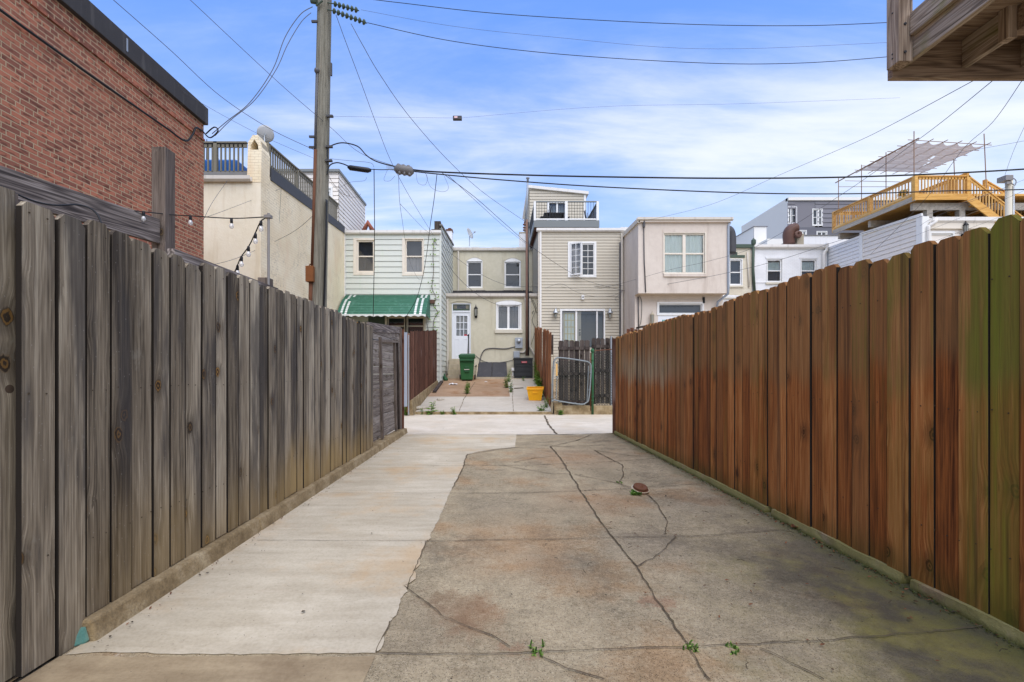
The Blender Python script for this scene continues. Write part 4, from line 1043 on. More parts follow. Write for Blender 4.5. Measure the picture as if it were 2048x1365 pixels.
for k in range(7): 
    x = xm-.1+k*.035; b.box(x, x+.05, y0+.05+rp.uniform(0,.1), y1-.05, zt-.12-.03*k, zt+.06-.035*k+rp.uniform(-.03,.03))
b.build('broken_brick', M['stone'], ch)
rails(t, 'railing', (XW-5,YB+.3), (PX(494,YB+.3),YB+.3), PZ(352,YB+.3), PZ(286,YB+.3), PZ(352,YB+.3), PZ(286,YB+.3), 'olive_rail', 38, posts=(.0,.45,.81,))
rails(t, 'railing', (XW-.06,12.75), (XW-.06,18.9), 6.92, PZ(288,12.74), 7.15, 7.98, 'olive_rail', 44, posts=(.0,.3,.62,1))
b = MB(); b.box(XW-4.6, PX(485,YB+1.2), YB+.9, YB+1.7, 6.55, PZ(318,YB+.9)); b.build('blue_cover', M['blue_tarp'], None, bevel=.06)
o = bpy.data.objects['blue_cover']; o.name = 'covered_bench'; tag(o, 'furniture under a blue cover behind the terrace railing', 'furniture')
# penthouse
pw = MB(); fr = FR('E', XW-.25); yA, yZ = 18.1, 22.2
siding(pw, FR('E', XW-.02), 18.3, 21.9, 6.4, 9.9, e=.17, lip=.02, top=lambda y: 9.28-.02*(y-18.3)); 
fr = FR('S', 18.3); siding(pw, fr, XW-3.2, XW-.02, 6.4, 9.24, [(XW-.95,XW-.32,7.2,8.55)], e=.17)
pw.poly([(XW-3.2,18.3,6.4),(XW-3.2,21.9,6.4),(XW-3.2,21.9,9.2),(XW-3.2,18.3,9.2)]); pw.poly([(XW-3.2,21.9,6.4),(XW,21.9,6.4),(XW,21.9,9.2),(XW-3.2,21.9,9.2)])
ph = pw.build('penthouse', M['offwhite_siding'], t)
b = MB(); b.box(XW-3.3, XW+.04, 18.2, 21.98, 9.2, 9.3); b.build('penthouse_roof', M['grey_fascia'], ph)
window(t, fr, (XW-.88,XW-.4,7.3,8.45), (XW-.95,XW-.32,7.2,8.55), (XW-1.02,XW-.25,7.13,8.63))
# clay cowl on the roof line, dish on the chimney
t = thing('chimney_cowl', 'terracotta A-shaped cowl on the roof beside the off-white penthouse', 'chimney pot', P(735,460,21))
b = MB(); b.tube([P(727,464,21), P(736,446,21), P(746,464,21)], [.12,.13,.12], 8); b.build('cowl', M['terracotta'], t, True)
def dish(label, c, ax, r, mat='dish_grey', arm=True, base=None):
    t = thing('satellite_dish', label, 'satellite dish', base or c)
    b = MB(); ax = Vector(ax).normalized(); prof = [(.0001,0),(r*.4,r*.03),(r*.75,r*.11),(r,r*.2),(r,r*.2+.012),(r*.75,r*.11+.014),(.0001,.014)]
    b.lathe(c, prof, 20, ax); b.build('dish', M[mat], t, True)
    if base:
        b = MB(); b.tube([base, Vector(base)+Vector((0,0,(Vector(c)-Vector(base)).z*.8)), c], .02, 6); b.build('mast', M['steel'], t)
    if arm:
        f = Vector(c)+ax*r*1.25+Vector((0,0,-r*.2)); b = MB(); b.tube([Vector(c)-Vector((0,0,r*.6)), f], .012, 6); b.lathe(f, [(.03,-.04),(.045,0),(.045,.05)], 8, -ax); b.build('feed_arm', M['steel'], t)
dish('grey round satellite dish seen from behind on the beige chimney', P(531,268,12.7), (-.35,.75,.35), .22, arm=False, base=P(529,290,12.7))
# tree beyond
def crown(mb, c, rad, n, s, seed, flat=.8):
    rnd = random.Random(seed); c = Vector(c); lobes = []
    for k in range(14):
        d = Vector((rnd.gauss(0,1), rnd.gauss(0,1), rnd.gauss(0,.8))).normalized()*rad*rnd.uniform(.2, .85); lobes.append((c+Vector((d.x,d.y,d.z*flat)), rad*rnd.uniform(.25,.5)))
    for i in range(n):
        lc, lr = rnd.choice(lobes); d = Vector((rnd.gauss(0,1), rnd.gauss(0,1), rnd.gauss(0,1))).normalized()*lr*rnd.uniform(.5,1)
        p = lc+d; u = Vector((rnd.gauss(0,1), rnd.gauss(0,1), rnd.gauss(0,.5))).normalized(); v = u.cross(Vector((rnd.gauss(0,1), rnd.gauss(0,1), rnd.gauss(0,1)))).normalized()
        k = s*rnd.uniform(.6,1.3); mb.poly([p-u*k, p+v*k*.5, p+u*k, p-v*k*.5])
c = P(415,322,26)
t = thing('tree', 'green tree showing between the terrace balusters on the left', 'tree', (c.x,c.y,0))
b = MB(); b.tube([(c.x,c.y,0),(c.x+.1,c.y,5),(c.x,c.y,c.z-.5)], [.3,.22,.1], 8)
for k in range(6): 
    a = k*1.05; b.tube([(c.x,c.y,c.z-3+k*.3),(c.x+math.cos(a)*1.2,c.y+math.sin(a)*1.2,c.z-.3+k*.2)], [.09,.02], 5)
b.build('trunk', M['bark'], t)
b = MB(); crown(b, (c.x-.4,c.y,c.z-.9), 2.0, 5200, .1, 3); b.build('crown', M['leaf_dark'], t, fixn=False)

# ------------------------------------------------------------------ pale green house with the awning
Y = 19.0; x0, x1 = -6.34, -2.344; fS = FR('S', Y); fE = FR('E', x1)
t = thing('row_house', 'pale green clapboard rowhouse with a striped green awning', 'house', (-4.3,22,0))
zt = PZ(466,Y); side = lambda y: PZ(450,19)+.1126*(y-19)
W1 = (716.7,484,745.7,542); W2 = (813,482,843.5,544)
h1, h2 = grow(rect(W1,Y),.06), grow(rect(W2,Y),.06); p1, p2 = rect((777,637,808,668),Y), rect((816,637,846,668),Y)
b = MB(); siding(b, fS, x0, x1, .6, zt, [h1,h2,grow(p1,.05),grow(p2,.05)], e=.227, lip=.022)
siding(b, fE, Y, 24.2, .6, 8.4, e=.227, lip=.022, top=side); shell(b, x0, x1-.01, Y+.03, 29, .6, lambda y: side(y)-.3)
b.build('wall', M['green_siding'], t)
b = MB(); fS.box(b, x1-.05, x1+.03, .6, zt, -.03, .03); b.build('corner_board', M['green_siding'], t); b = MB(); fS.box(b, x0, x0+.05, .6, zt, 0, .03); b.build('corner_board', M['green_siding'], t)
for g, h, o in ((W1,h1,(707,477,749.5,551)),(W2,h2,(804.5,477,848,552))): window(t, fS, rect(g,Y), h, rect(o,Y), curtain='curtain_grey', cur_rows=(0,.48), glass='glass_dark', mat='cream_trim')
for g in (p1, p2): window(t, fS, g, grow(g,.05), grow(g,.14), mat='sill')
b = MB(); q = rect((737,634,775,668),Y); fS.box(b, q[0],q[1],q[2],q[3],.0,.03); b.build('door', M['dark_green'], t)
roof(t, x0, x1+.02, Y, 29, lambda y: side(y)-.32 if y > 20 else zt-.02, 'roof_grey')
gutter(t, fS, x0-.05, x1+.02, PZ(470,Y), PZ(462.5,Y), 'gutter_white', .13)
rough_edge(t, x0+.05, x1-.1, Y+.02, PZ(462.5,Y), 'roof_white', 12)
b = MB(); b.hexa([(x1-.05,Y,side(Y)-.03),(x1+.06,Y,side(Y)-.03),(x1+.06,24.2,side(24.2)-.03),(x1-.05,24.2,side(24.2)-.03),(x1-.05,Y,side(Y)+.03),(x1+.06,Y,side(Y)+.03),(x1+.06,24.2,side(24.2)+.05),(x1-.05,24.2,side(24.2)+.05)]); b.build('verge', M['roof_grey'], t)
b = MB(); q = rect((868,441,883,462),Y); b.box(q[0],q[1]-.05,Y+.1,Y+.35,q[2],q[3]); b.box(q[0]-.12,q[0]+.1,Y+.05,Y+.3,q[2]-.03,q[2]+.08); b.build('parapet_stub', M['old_picket'], t)
spout(t, fS, PX(689.5,Y), 1.2, PZ(470,Y), 'gutter_white', .09)
b = MB(); q = rect((856,601,870,608),Y); fS.box(b, q[0],q[1],q[2],q[3],0,.12); b.build('vent_hood', M['brown_metal'], t, bevel=.01)
# awning
zA, zB = PZ(590.5,Y), PZ(630,17.83); yA, yB = Y-.02, 17.83; ax0, ax1 = -6.24, -2.78
aw = thing('awning', 'green metal awning with white side stripes over the green house porch', 'awning', ((ax0+ax1)/2,Y,zA))
n = 15; prof = []
for k in range(n+1):
    s = k/n; bow = .10*math.sin(math.pi*s); prof.append((yA+(yB-yA)*s-bow*.4, zA+(zB-zA)*s+bow*.9))
b = MB(); bw = MB()
def strip(mb, u0, u1, s0, s1, lift=0):
    for k in range(s0, s1):
        (ya, za), (yb, zb) = prof[k], prof[k+1]
        mb.poly([(u0,ya,za+lift),(u1,ya,za+lift),(u1,yb-.012,zb+.012+lift),(u0,yb-.012,zb+.012+lift)])
        mb.poly([(u0,yb-.012,zb+.012+lift),(u1,yb-.012,zb+.012+lift),(u1,yb,zb+lift),(u0,yb,zb+lift)])
strip(b, ax0, ax1, 0, n)
for k in range(n):                     # right and left cheeks
    for u in (ax0, ax1):
        (ya, za), (yb, zb) = prof[k], prof[k+1]; b.poly([(u,ya,za),(u,yb,zb),(u,yb,zB-.02),(u,ya,zB-.02)])
b.build('canopy', M['green_metal'], aw)
U = lambda f: ax0+(ax1-ax0)*f
for (f0, f1, s0, s1) in ((.035,.06,5,n),(.085,.11,7,n),(.05,.075,0,5),(.10,.125,0,3),(.865,.89,4,n),(.925,.95,4,n),(.90,.925,0,4),(.95,.975,0,4)): strip(bw, U(f0), U(f1), s0, s1, .006)
bw.build('stripes', M['awning_white'], aw)
b = MB(); m = 60
for k in range(m):
    u0, u1 = U(k/m), U((k+1)/m); g = lambda k: zB-.055-.025*math.cos(k*2*math.pi/5)
    b.poly([(u0,yB-.03,zB+.02),(u1,yB-.03,zB+.02),(u1,yB-.03,g(k+1)),(u0,yB-.03,g(k))])
b.build('valance', M['awning_white'], aw)
b = MB()
for u in (ax0+.03, ax1-.03): b.tube([(u,Y-.03,zB-.7),(u,yB+.02,zB)], .015, 6)
b.build('brace', M['steel'], aw)

# ------------------------------------------------------------------ cream stucco house in the middle
t = thing('row_house', 'cream stucco rowhouse with a white back door between the green and tan houses', 'house', (-.3,23,0))
ARCHM[0] = M['cream_stucco']
Y2 = 24.15; fU = FR('S', Y2); Y = 21.0; fS = FR('S', Y); xl, xr = -2.344, 1.83
G1, G2 = rect((936.5,525.7,962,573.4),Y2), rect((1012,526.5,1038.5,573),Y2)
b = MB(); wall(b, fU, xl, xr, 4.4, PZ(500,Y2), [grow(G1,.06),grow(G2,.06)]); b.poly([(xl,34,4),(xr,34,4),(xr,34,8.3),(xl,34,8.3)])
b.poly([(xl,Y2,4.4),(xl,34,4),(xl,34,8.3),(xl,Y2,PZ(500,Y2))]); b.poly([(xr,Y2,4.4),(xr,34,4),(xr,34,8.3),(xr,Y2,PZ(500,Y2))]); b.build('wall', M['cream_stucco'], t); b = MB()
dg = rect((905.6,625,939.5,718),Y); tr = rect((906,608,939,619.5),Y); cw = rect((997,613,1036.6,657),Y)
hd = (dg[0]-.05,dg[1]+.05,dg[2],tr[3]+.03)
wall(b, fS, xl, xr, .8, PZ(594,Y), [hd, grow(cw,.06)]); b.poly([(xr-.002,Y,.8),(xr-.002,Y2,.8),(xr-.002,Y2,5.4),(xr-.002,Y,4.7)])
b.build('addition_wall', M['cream_stucco'], t)
roof(t, xl, xr, Y2, 34, lambda y: PZ(500,Y2)+.02*(y-Y2), 'roof_white')
rough_edge(t, xl, xr-.1, Y2-.06, PZ(497,Y2), 'roof_white', 5); 
b = MB(); b.hexa([(xl,Y-.02,PZ(592,Y)),(xr,Y-.02,PZ(592,Y)),(xr,Y2,5.36),(xl,Y2,5.36),(xl,Y-.02,PZ(589,Y)),(xr,Y-.02,PZ(589,Y)),(xr,Y2,5.46),(xl,Y2,5.46)]); b.build('addition_roof', M['black_roof'], t)
b = MB(); rp = random.Random(6); x = xl
while x < xr: w = rp.uniform(.2,.6); b.box(x, min(x+w,xr), Y2-.12-rp.uniform(0,.05), Y2-.005, 5.3, 5.48+rp.uniform(0,.07)); x += w
b.build('roof_upstand', M['black_roof'], t)
gutter(t, fU, xl, xr-.15, PZ(503.5,Y2), PZ(497.5,Y2), 'gutter', .12)
gutter(t, fS, xl-.05, xr, PZ(596,Y), PZ(588,Y), 'gutter', .13)
for g in (G1, G2): window(t, fU, g, grow(g,.06), grow(g,.085), arch=.17, sill=.14, curtain=None)
spout(t, fU, PX(917,Y2), 5.4, PZ(503,Y2), 'gutter', .08)
spout(t, fS, PX(895.5,Y), PZ(748,Y), PZ(598,Y), 'gutter', .09)
spout(t, fS, PX(1059.5,Y), PZ(695,Y), PZ(598,Y), 'gutter', .085, foot=(.22,.35))
window(t, fS, cw, grow(cw,.06), rect((992,606,1043,659.5),Y), kind='pair', curtain='curtain_grey', arch=.11, sill=.17)
# door, transom and step
b = MB(); ring(fS, b, hd, (dg[0],dg[1],dg[2],tr[3]-.02), -.09, -.02); fS.box(b, dg[0], dg[1], dg[3], dg[3]+.075, -.09, -.01); f = dg; 
pn = rect((912.5,632,934.5,672),Y)
ring(fS, b, f, pn, -.085, -.045)
for k in (1,2): 
    u = pn[0]+(pn[1]-pn[0])*k/3; fS.box(b, u-.015,u+.015,pn[2],pn[3],-.083,-.05); z = pn[2]+(pn[3]-pn[2])*k/3; fS.box(b, pn[0],pn[1],z-.015,z+.015,-.082,-.049)
for k in (0,1): 
    w = (f[1]-f[0])/2; a = f[0]+w*k+.09; ring(fS, b, (a,a+w-.16,f[2]+.12,pn[2]-.12), (a+.04,a+w-.2,f[2]+.17,pn[2]-.17), -.045, -.035)
dr = b.build('door', M['door_white'], t, bevel=.004)
b = MB(); fS.quad(b, pn[0],pn[1],pn[2],pn[3],-.07); b.build('pane', M['glass'], dr)
b = MB(); fS.quad(b, pn[0],pn[1],pn[2],pn[3],-.15); b.build('door_curtain', M['curtain_grey'], dr)
b = MB(); q = rect((927,669,934,672),Y); fS.box(b,q[0],q[1],q[2],q[3],-.069,-.062); b.build('red_sticker', M['red_badge'], dr)
b = MB(); c = fS.p(f[1]-.06, PZ(674,Y), -.03); b.lathe(c, [(.02,-.02),(.012,.02),(.03,.04),(.025,.06),(.0001,.065)], 10, (0,-1,0)); b.build('handle', M['steel'], dr)
b = MB(); ring(fS, b, (dg[0]+.001,dg[1]-.001,dg[3]+.076,tr[3]-.021), (tr[0]+.04,tr[1]-.04,tr[2]+.035,tr[3]-.06), -.08,-.04); f2 = b.build('transom', M['dark_green'], t)
b = MB(); fS.quad(b, tr[0],tr[1],tr[2],tr[3],-.06); b.build('pane', M['glass_dark'], f2)
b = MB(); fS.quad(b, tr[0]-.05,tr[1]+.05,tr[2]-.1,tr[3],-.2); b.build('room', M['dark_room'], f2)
b = MB(); fS.box(b, tr[0]+.04,tr[0]+.17,tr[2]+.02,tr[3]-.02,-.058,-.05); b.build('coloured_light', M['olive_rail'], f2); b = MB(); fS.box(b, tr[1]-.17,tr[1]-.04,tr[2]+.02,tr[3]-.02,-.058,-.05); b.build('coloured_light', M['olive_rail'], f2)
b = MB(); n = 8; q = (hd[0]-.03,hd[1]+.03,hd[3],.12)
for k in range(n):
    g = lambda s, o: fS.p(q[0]+(q[1]-q[0])*s, q[2]+q[3]*4*s*(1-s)*.8+o, .035); b.prism([g(k/n,0), g((k+1)/n,0), g((k+1)/n,.07), g(k/n,.07)], (0,.04,0))
b.build('brick_arch', M['cream_stucco'], t)
for k in range(4):
    zb = .95; h = (dg[2]-.02-zb)/4; 
b = MB()
for k in range(4): 
    h = (dg[2]-.02-.9)/4; b.box(PX(899,Y), PX(942,Y), Y-.95+.24*k, Y-.001, .9+h*k, .9+h*(k+1)-.001)
b.build('steps', M['stone'], t, bevel=.015)
b = MB(); xx = PX(937,20.3)
b.tube([(xx,20.15,1.3),(xx,20.15,PZ(671,20.15)),(xx,20.9,PZ(668,20.9))], .014, 6); b.tube([(xx-.07,20.25,1.3),(xx,20.2,PZ(676,20.2))], .012, 6); b.tube([(xx+.03,20.25,1.3),(xx+.02,20.2,PZ(672,20.2))], .012, 6); b.lathe((xx,20.15,PZ(671,20.15)), [(.04,-.04),(.045,0),(.0001,.05)], 8); b.build('handrail', M['black'], t)
lantern(t, fS, PX(952,Y), PZ(626,Y), 'black', 1.25)
b = MB(); q = rect((1030,676,1045,697),Y); fS.box(b, q[0],q[1],q[2],q[3],.0,.12); mb_ = b.build('meter_box', M['meter_grey'], t, bevel=.01)
b = MB(); b.lathe(fS.p(PX(1037.5,Y),PZ(683,Y),.12), [(.10,0),(.10,.05),(.08,.1),(.0001,.11)], 14, (0,-1,0)); b.build('dial', M['steel'], mb_, True)
b = MB(); q = rect((1027,703,1039,716),Y); fS.box(b, q[0],q[1],q[2],q[3],.0,.14); b.build('switch_box', M['meter_grey'], t, bevel=.01)
w = lambda px, py, d=.03: fS.p(PX(px,Y), PZ(py,Y), d)
pipe(t, smooth([w(1030,694),(w(1010,698)),w(985,697),w(970,700),w(963,710),w(958,728),w(950,733)]), .022, 'thin_cable', 'wall_cable')
pipe(t, smooth([w(952,712),w(965,722),w(985,726),w(1010,724),w(1027,720)]), .012, 'thin_cable', 'wall_cable')
pipe(t, smooth([w(1050,595,.06),w(1053,640,.06),w(1053,690,.06),w(1049,704,.06),w(1040,705,.06)]), .035, 'gutter', 'conduit')
pipe(t, smooth([w(1065,600,.05),w(1072,618,.05),w(1064,640,.05),w(1070,660,.05),w(1062,690,.05)]), .008, 'cable', 'wall_cable')
pipe(t, smooth([w(1062,598,.05),w(1068,612,.05),w(1073,626,.05)]), .008, 'cable', 'wall_cable')
pipe(t, [w(1066,628),w(1064,625),w(1068,622)], .01, 'cable', 'wall_cable')
# hatch
b = MB(); hy = 20.0; q0, q1 = PX(953,hy), PX(1014.5,hy); zt, zb = PZ(724.6,Y), PZ(754,hy)
for a, c in ((q0, (q0+q1)/2-.008), ((q0+q1)/2+.008, q1)): 
    ta = PX(958.5,Y) if a == q0 else a; tc = PX(1013,Y) if c == q1 else c
    b.prism([(a,hy,zb),(c,hy,zb),(tc,Y-.02,zt),(ta,Y-.02,zt)], (0,.02,-.05))
hh = b.build('cellar_hatch', M['bulkhead'], t, bevel=.008)
b = MB(); b.box(q0-.06,q1+.04,hy-.06,Y-.005,.85,zb-.01); b.build('hatch_kerb', M['stone'], hh)
b = MB(); b.prism([(q0-.02,hy,zb-.01),(q0-.02,Y-.01,zb-.01),(q0-.02,Y-.01,zt-.07)], (.05,0,0)); b.prism([(q1-.03,hy,zb-.01),(q1-.03,Y-.01,zb-.01),(q1-.03,Y-.01,zt-.07)], (.03,0,0)); b.build('hatch_cheek', M['stone'], hh)
# roof things
t2 = thing('chimney', 'white painted chimney with a crumbling top behind the green house roof', 'chimney', P(900,480,26))
b = MB(); q = rect((893,462,904,500),26); b.box(q[0],q[1],26,26.5,q[2]-1.5,q[3]); b.build('stack', M['white_brick'], t2); b = MB(); b.box(q[0]-.03,q[1]+.03,25.97,26.5,q[3],q[3]+.09); b.lathe(((q[0]+q[1])/2,26.25,q[3]+.09), [(.12,0),(.1,.12)], 8); b.build('cap', M['rust'], t2)
t2 = thing('chimney', 'small white chimney behind the rusty service mast', 'chimney', P(1043,480,26))
b = MB(); q = rect((1039,467,1052,500),26); b.box(q[0],q[1],26,26.5,q[2]-1.5,q[3]); b.build('stack', M['white_brick'], t2); b = MB(); b.box(q[0]-.02,q[1]+.02,25.98,26.52,q[3],q[3]+.07); b.build('cap', M['stone'], t2)
dish('grey satellite dish with a long feed arm on the cream house roof', P(938,468,24.6), (.86,-.4,.3), .3, base=P(939,493,24.6))
o = thing('service_mast', 'tall rusted electric service mast in front of the cream house addition', 'mast', (PX(1053.5,20.8),20.8,1))
Yc = 20.8
b = MB(); b.tube([P(1053.5,712,Yc), P(1053.5,440,Yc)], .055, 8); b.build('riser', M['mast_rust'], o, True)
b = MB(); b.tube([P(1056.5,712,Yc), P(1056,445,Yc)], .04, 8); b.build('riser', M['black'], o, True)
b = MB(); b.tube([P(1052,445,Yc), P(1055.5,358,Yc)], .045, 8); b.lathe(P(1055.5,358,Yc), [(.05,-.12),(.055,0),(.085,.01),(.085,.05),(.0001,.09)], 10); b.build('vent_pipe', M['grey_metal'], o, True)
b = MB()
for k, py in enumerate((450, 456, 461)): b.lathe(P(1050.5,py,Yc-.02), [(.03,0),(.05,.03),(.03,.06),(.045,.09),(.0001,.12)], 8, (-1,-.3,0))
b.tube([P(1052,440,Yc), P(1049,445,Yc), P(1050,452,Yc)], .03, 6); b.build('insulators', M['rust'], o)

# ------------------------------------------------------------------ tan siding house
t = thing('row_house', 'tan vinyl-sided rowhouse with a rooftop penthouse and white balcony railing', 'house', (3.7,24,0))
Y = 20.4; fS = FR('S', Y); xl, xr = 1.824, 5.59; fW = FR('W', xl)
wn = rect((1140,487.5,1188,552),Y); dh = rect((1124,622.5,1207,694),Y); zt = PZ(463,Y)
b = MB(); siding(b, fS, xl, xr, .9, zt, [grow(wn,.05), grow(dh,.05)], e=.132, lip=.016)
siding(b, fW, Y, 27, .9, zt+.5, e=.132, lip=.016, top=lambda y: zt+.03*(y-Y)); shell(b, xl+.02, xr, Y+.03, 34, .9, lambda y: zt)
b.build('wall', M['tan_siding'], t)
roof(t, xl-.03, xr, Y-.02, 34, lambda y: zt+.03*(y-Y), 'roof_grey', .05)
gutter(t, fS, xl-.1, xr+.02, PZ(465,Y), PZ(458,Y), 'gutter_white', .13)
b = MB(); fS.box(b, xl-.02, xl+.06, .9, zt, -.04, .025); b.build('corner_board', M['cream_trim'], t)
spout(t, fS, PX(1080,Y)+.02, 1.0, PZ(465,Y), 'gutter_white', .085)
spout(t, fS, xr-.09, 1.0, PZ(468,Y), 'gutter', .09)
pipe(t, smooth([fS.p(xr-.17,z,.05+.01*math.sin(z*5)) for z in (1,2,3,4,5,6,7)]), .03, 'thin_cable', 'conduit')
b = MB(); q = rect((1241,450,1257,466),Y); b.box(q[0],q[1],Y-.05,Y+.15,q[2],q[3]-.12); b.build('roof_corner_cap', M['gutter_white'], t)
# casement window, left sash standing open
b = MB(); o = rect((1135.7,484,1192.5,555.6),Y); ring(fS, b, o, wn, -.02, .04); um = wn[0]+(wn[1]-wn[0])*.46; fS.box(b, um-.04,um+.04,wn[2],wn[3],-.05,.02)
rg = (um+.07,wn[1]-.03,wn[2]+.05,wn[3]-.05); ring(fS, b, (um+.04,wn[1],wn[2],wn[3]), rg, -.05,.01)
for k in range(1,5): z = rg[2]+(rg[3]-rg[2])*k/5; fS.box(b, rg[0],rg[1],z-.011,z+.011,-.045,-.002)
u = (rg[0]+rg[1])/2; fS.box(b, u-.011,u+.011,rg[2],rg[3],-.044,-.001); wf = b.build('window', M['white'], t, bevel=.003)
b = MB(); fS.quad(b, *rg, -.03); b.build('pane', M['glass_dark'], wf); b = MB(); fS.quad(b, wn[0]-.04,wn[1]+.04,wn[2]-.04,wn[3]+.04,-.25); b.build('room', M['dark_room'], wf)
b = MB(); n = 24
for k in range(n):
    u0, u1 = wn[0]+(um-wn[0])*k/n, wn[0]+(um-wn[0])*(k+1)/n; b.poly([fS.p(u0,wn[2],-.15-.02*math.sin(k*1.3)), fS.p(u1,wn[2],-.15-.02*math.sin(k*1.3+1.3)), fS.p(u1,wn[3],-.15-.02*math.sin(k*1.3+1.3)), fS.p(u0,wn[3],-.15-.02*math.sin(k*1.3))])
b.build('curtain', M['curtain_grey'], wf)
# open sash, hinged on the left, swung out
hx, W = wn[0]-.02, um-wn[0]; ang = R(32)
def sp_(u, z, d=0): return (hx+math.cos(ang)*u+math.sin(ang)*d, Y-.04-math.sin(ang)*u+math.cos(ang)*d*-1, z)
b = MB()
def sbox(u0,u1,z0,z1,d0,d1): b.hexa([sp_(u0,z0,d1),sp_(u1,z0,d1),sp_(u1,z0,d0),sp_(u0,z0,d0),sp_(u0,z1,d1),sp_(u1,z1,d1),sp_(u1,z1,d0),sp_(u0,z1,d0)])
W *= 1.12
sbox(0,W,wn[2],wn[2]+.06,0,.04); sbox(0,W,wn[3]-.06,wn[3],0,.04); sbox(0,.06,wn[2]+.06,wn[3]-.06,0,.04); sbox(W-.06,W,wn[2]+.06,wn[3]-.06,0,.04)
for k in range(1,5): z = wn[2]+.06+(wn[3]-wn[2]-.12)*k/5; sbox(.06,W-.06,z-.011,z+.011,.005,.03)
sbox(W/2-.011,W/2+.011,wn[2]+.06,wn[3]-.06,.006,.031)
sa = b.build('open_sash', M['white'], wf)
b = MB(); b.poly([sp_(.06,wn[2]+.06,.02),sp_(W-.06,wn[2]+.06,.02),sp_(W-.06,wn[3]-.06,.02),sp_(.06,wn[3]-.06,.02)]); b.build('pane', M['glass'], wf)
# sliding door
b = MB(); o = rect((1120,618.5,1210,694),Y); ring(fS, b, o, dh, -.02, .045)
for px, ww in ((1152.5,.04),(1194,.03)): u = PX(px,Y); fS.box(b, u-ww,u+ww,dh[2],dh[3],-.06,.01)
sd = b.build('sliding_door', M['white'], t, bevel=.004)
b = MB(); fS.quad(b, dh[0],dh[1],dh[2],dh[3],-.045); b.build('pane', M['glass'], sd)
b = MB(); fS.quad(b, dh[0]-.05,dh[1]+.05,dh[2],dh[3]+.04,-.3); b.build('room', paint('screen_mesh', srgb(92,90,86), .9), sd)
q = rect((1128,627,1151,694),Y); b = MB(); fS.box(b, PX(1126,Y), PX(1152,Y), q[2], PZ(624,Y), -.2,-.12); ff = b.build('french_leaf', M['cream_trim'], sd)
b = MB(); fS.quad(b, q[0]+.03,q[1]-.03,q[2],q[3],-.115); b.build('leaf_pane', M['curtain_green'], sd)
b = MB()
for k in range(4): u = q[0]+.03+(q[1]-q[0]-.06)*k/3; fS.box(b, u-.014,u+.014,q[2],q[3],-.114,-.095)
for k in range(6): z = q[3]-.0-k*.3; fS.box(b, q[0]+.03,q[1]-.03,z-.014,z+.014,-.113,-.094)
b.build('muntins', paint('yellowed_muntin', srgb(224,206,150), .6), sd)
b = MB(); fS.box(b, PX(1153.5,Y),PX(1163,Y),dh[2],dh[3],-.2,-.1); b.build('door_stile', M['tan_siding'], sd)
b = MB()
for py in (660, 666, 670): b.lathe(fS.p(PX(1160.5,Y),PZ(py,Y),-.1), [(.035,0),(.03,.03),(.0001,.035)], 8, (0,-1,0))
b.build('lock', M['black'], sd)
for px in (1110.5, 1218.5):
    c = fS.p(PX(px,Y), PZ(628,Y), .16); b = MB()
    b.lathe(c, [(.14,0),(.135,.03),(.07,.09),(.06,.17),(.03,.2),(.0001,.21)], 14); b.tube(smooth([fS.p(PX(px,Y)+.03,c[2]+.12,0), fS.p(PX(px,Y)+.03,c[2]+.25,.08), (c[0],c[1],c[2]+.2)]), .015, 6)
    ln = b.build('wall_lantern', M['steel'], t, True); b = MB(); b.lathe((c[0],c[1],c[2]-.2), [(.0001,-.04),(.05,0),(.06,.2)], 10); b.build('lamp_glass', M['lantern_glass'], ln, True)
b = MB(); q = rect((1162.5,591,1168,600),Y); fS.box(b,q[0],q[1],q[2],q[3],0,.1); cm = b.build('security_camera', M['white'], t, bevel=.012); b = MB(); b.lathe(fS.p((q[0]+q[1])/2,(q[2]+q[3])/2,.1), [(.03,0),(.03,.012),(.0001,.014)], 10, (0,-1,0)); b.build('lens', M['black'], cm)
# penthouse and balcony
Yp = 25.0; fP = FR('S', Yp); a, c = PX(1059,Yp), PX(1171,Yp); zl, zr = PZ(375,Yp), PZ(388,Yp); pf = lambda u: zl+(zr-zl)*(u-a)/(c-a)
dr_ = (PX(1098,Yp),PX(1131,Yp),7.9,PZ(407,Yp))
b = MB(); siding(b, fP, a, c, 7.6, 11.6, [dr_], e=.16, lip=.018, top=pf); siding(b, FR('W',a), Yp, 30, 7.6, 11.4, e=.16, lip=.018, top=lambda y: zl)
b.poly([(c,Yp,7.6),(c,30,7.6),(c,30,zr),(c,Yp,zr)]); b.poly([(a,30,7.6),(c,30,7.6),(c,30,zr),(a,30,zl)]); ph = b.build('penthouse', M['tan_siding'], t)
b = MB(); b.hexa([(a-.12,Yp-.12,zl-.06),(c+.15,Yp-.12,zr-.06),(c+.15,30,zr-.06),(a-.12,30,zl-.06),(a-.12,Yp-.12,zl+.09),(c+.15,Yp-.12,zr+.09),(c+.15,30,zr+.09),(a-.12,30,zl+.09)]); b.build('penthouse_roof', M['gutter_white'], ph)
b = MB(); fP.box(b, c-.1,c+.02,7.6,zr-.06,-.02,.04); fP.box(b, dr_[0]-.1,dr_[0],7.9,dr_[3]+.1,0,.05); fP.box(b, dr_[1],dr_[1]+.1,7.9,dr_[3]+.1,0,.05); fP.box(b, dr_[0],dr_[1],dr_[3],dr_[3]+.1,0,.05); u=(dr_[0]+dr_[1])/2; fP.box(b,u-.05,u+.05,7.9,dr_[3],-.05,.0); b.build('trim', M['white'], ph)
b = MB(); fP.quad(b, dr_[0],dr_[1],7.9,dr_[3],-.06); b.build('door_pane', M['glass_dark'], ph)
b = MB(); fP.quad(b, dr_[0],dr_[1],7.9,dr_[3],-.4); b.build('room', M['curtain_green'], ph)
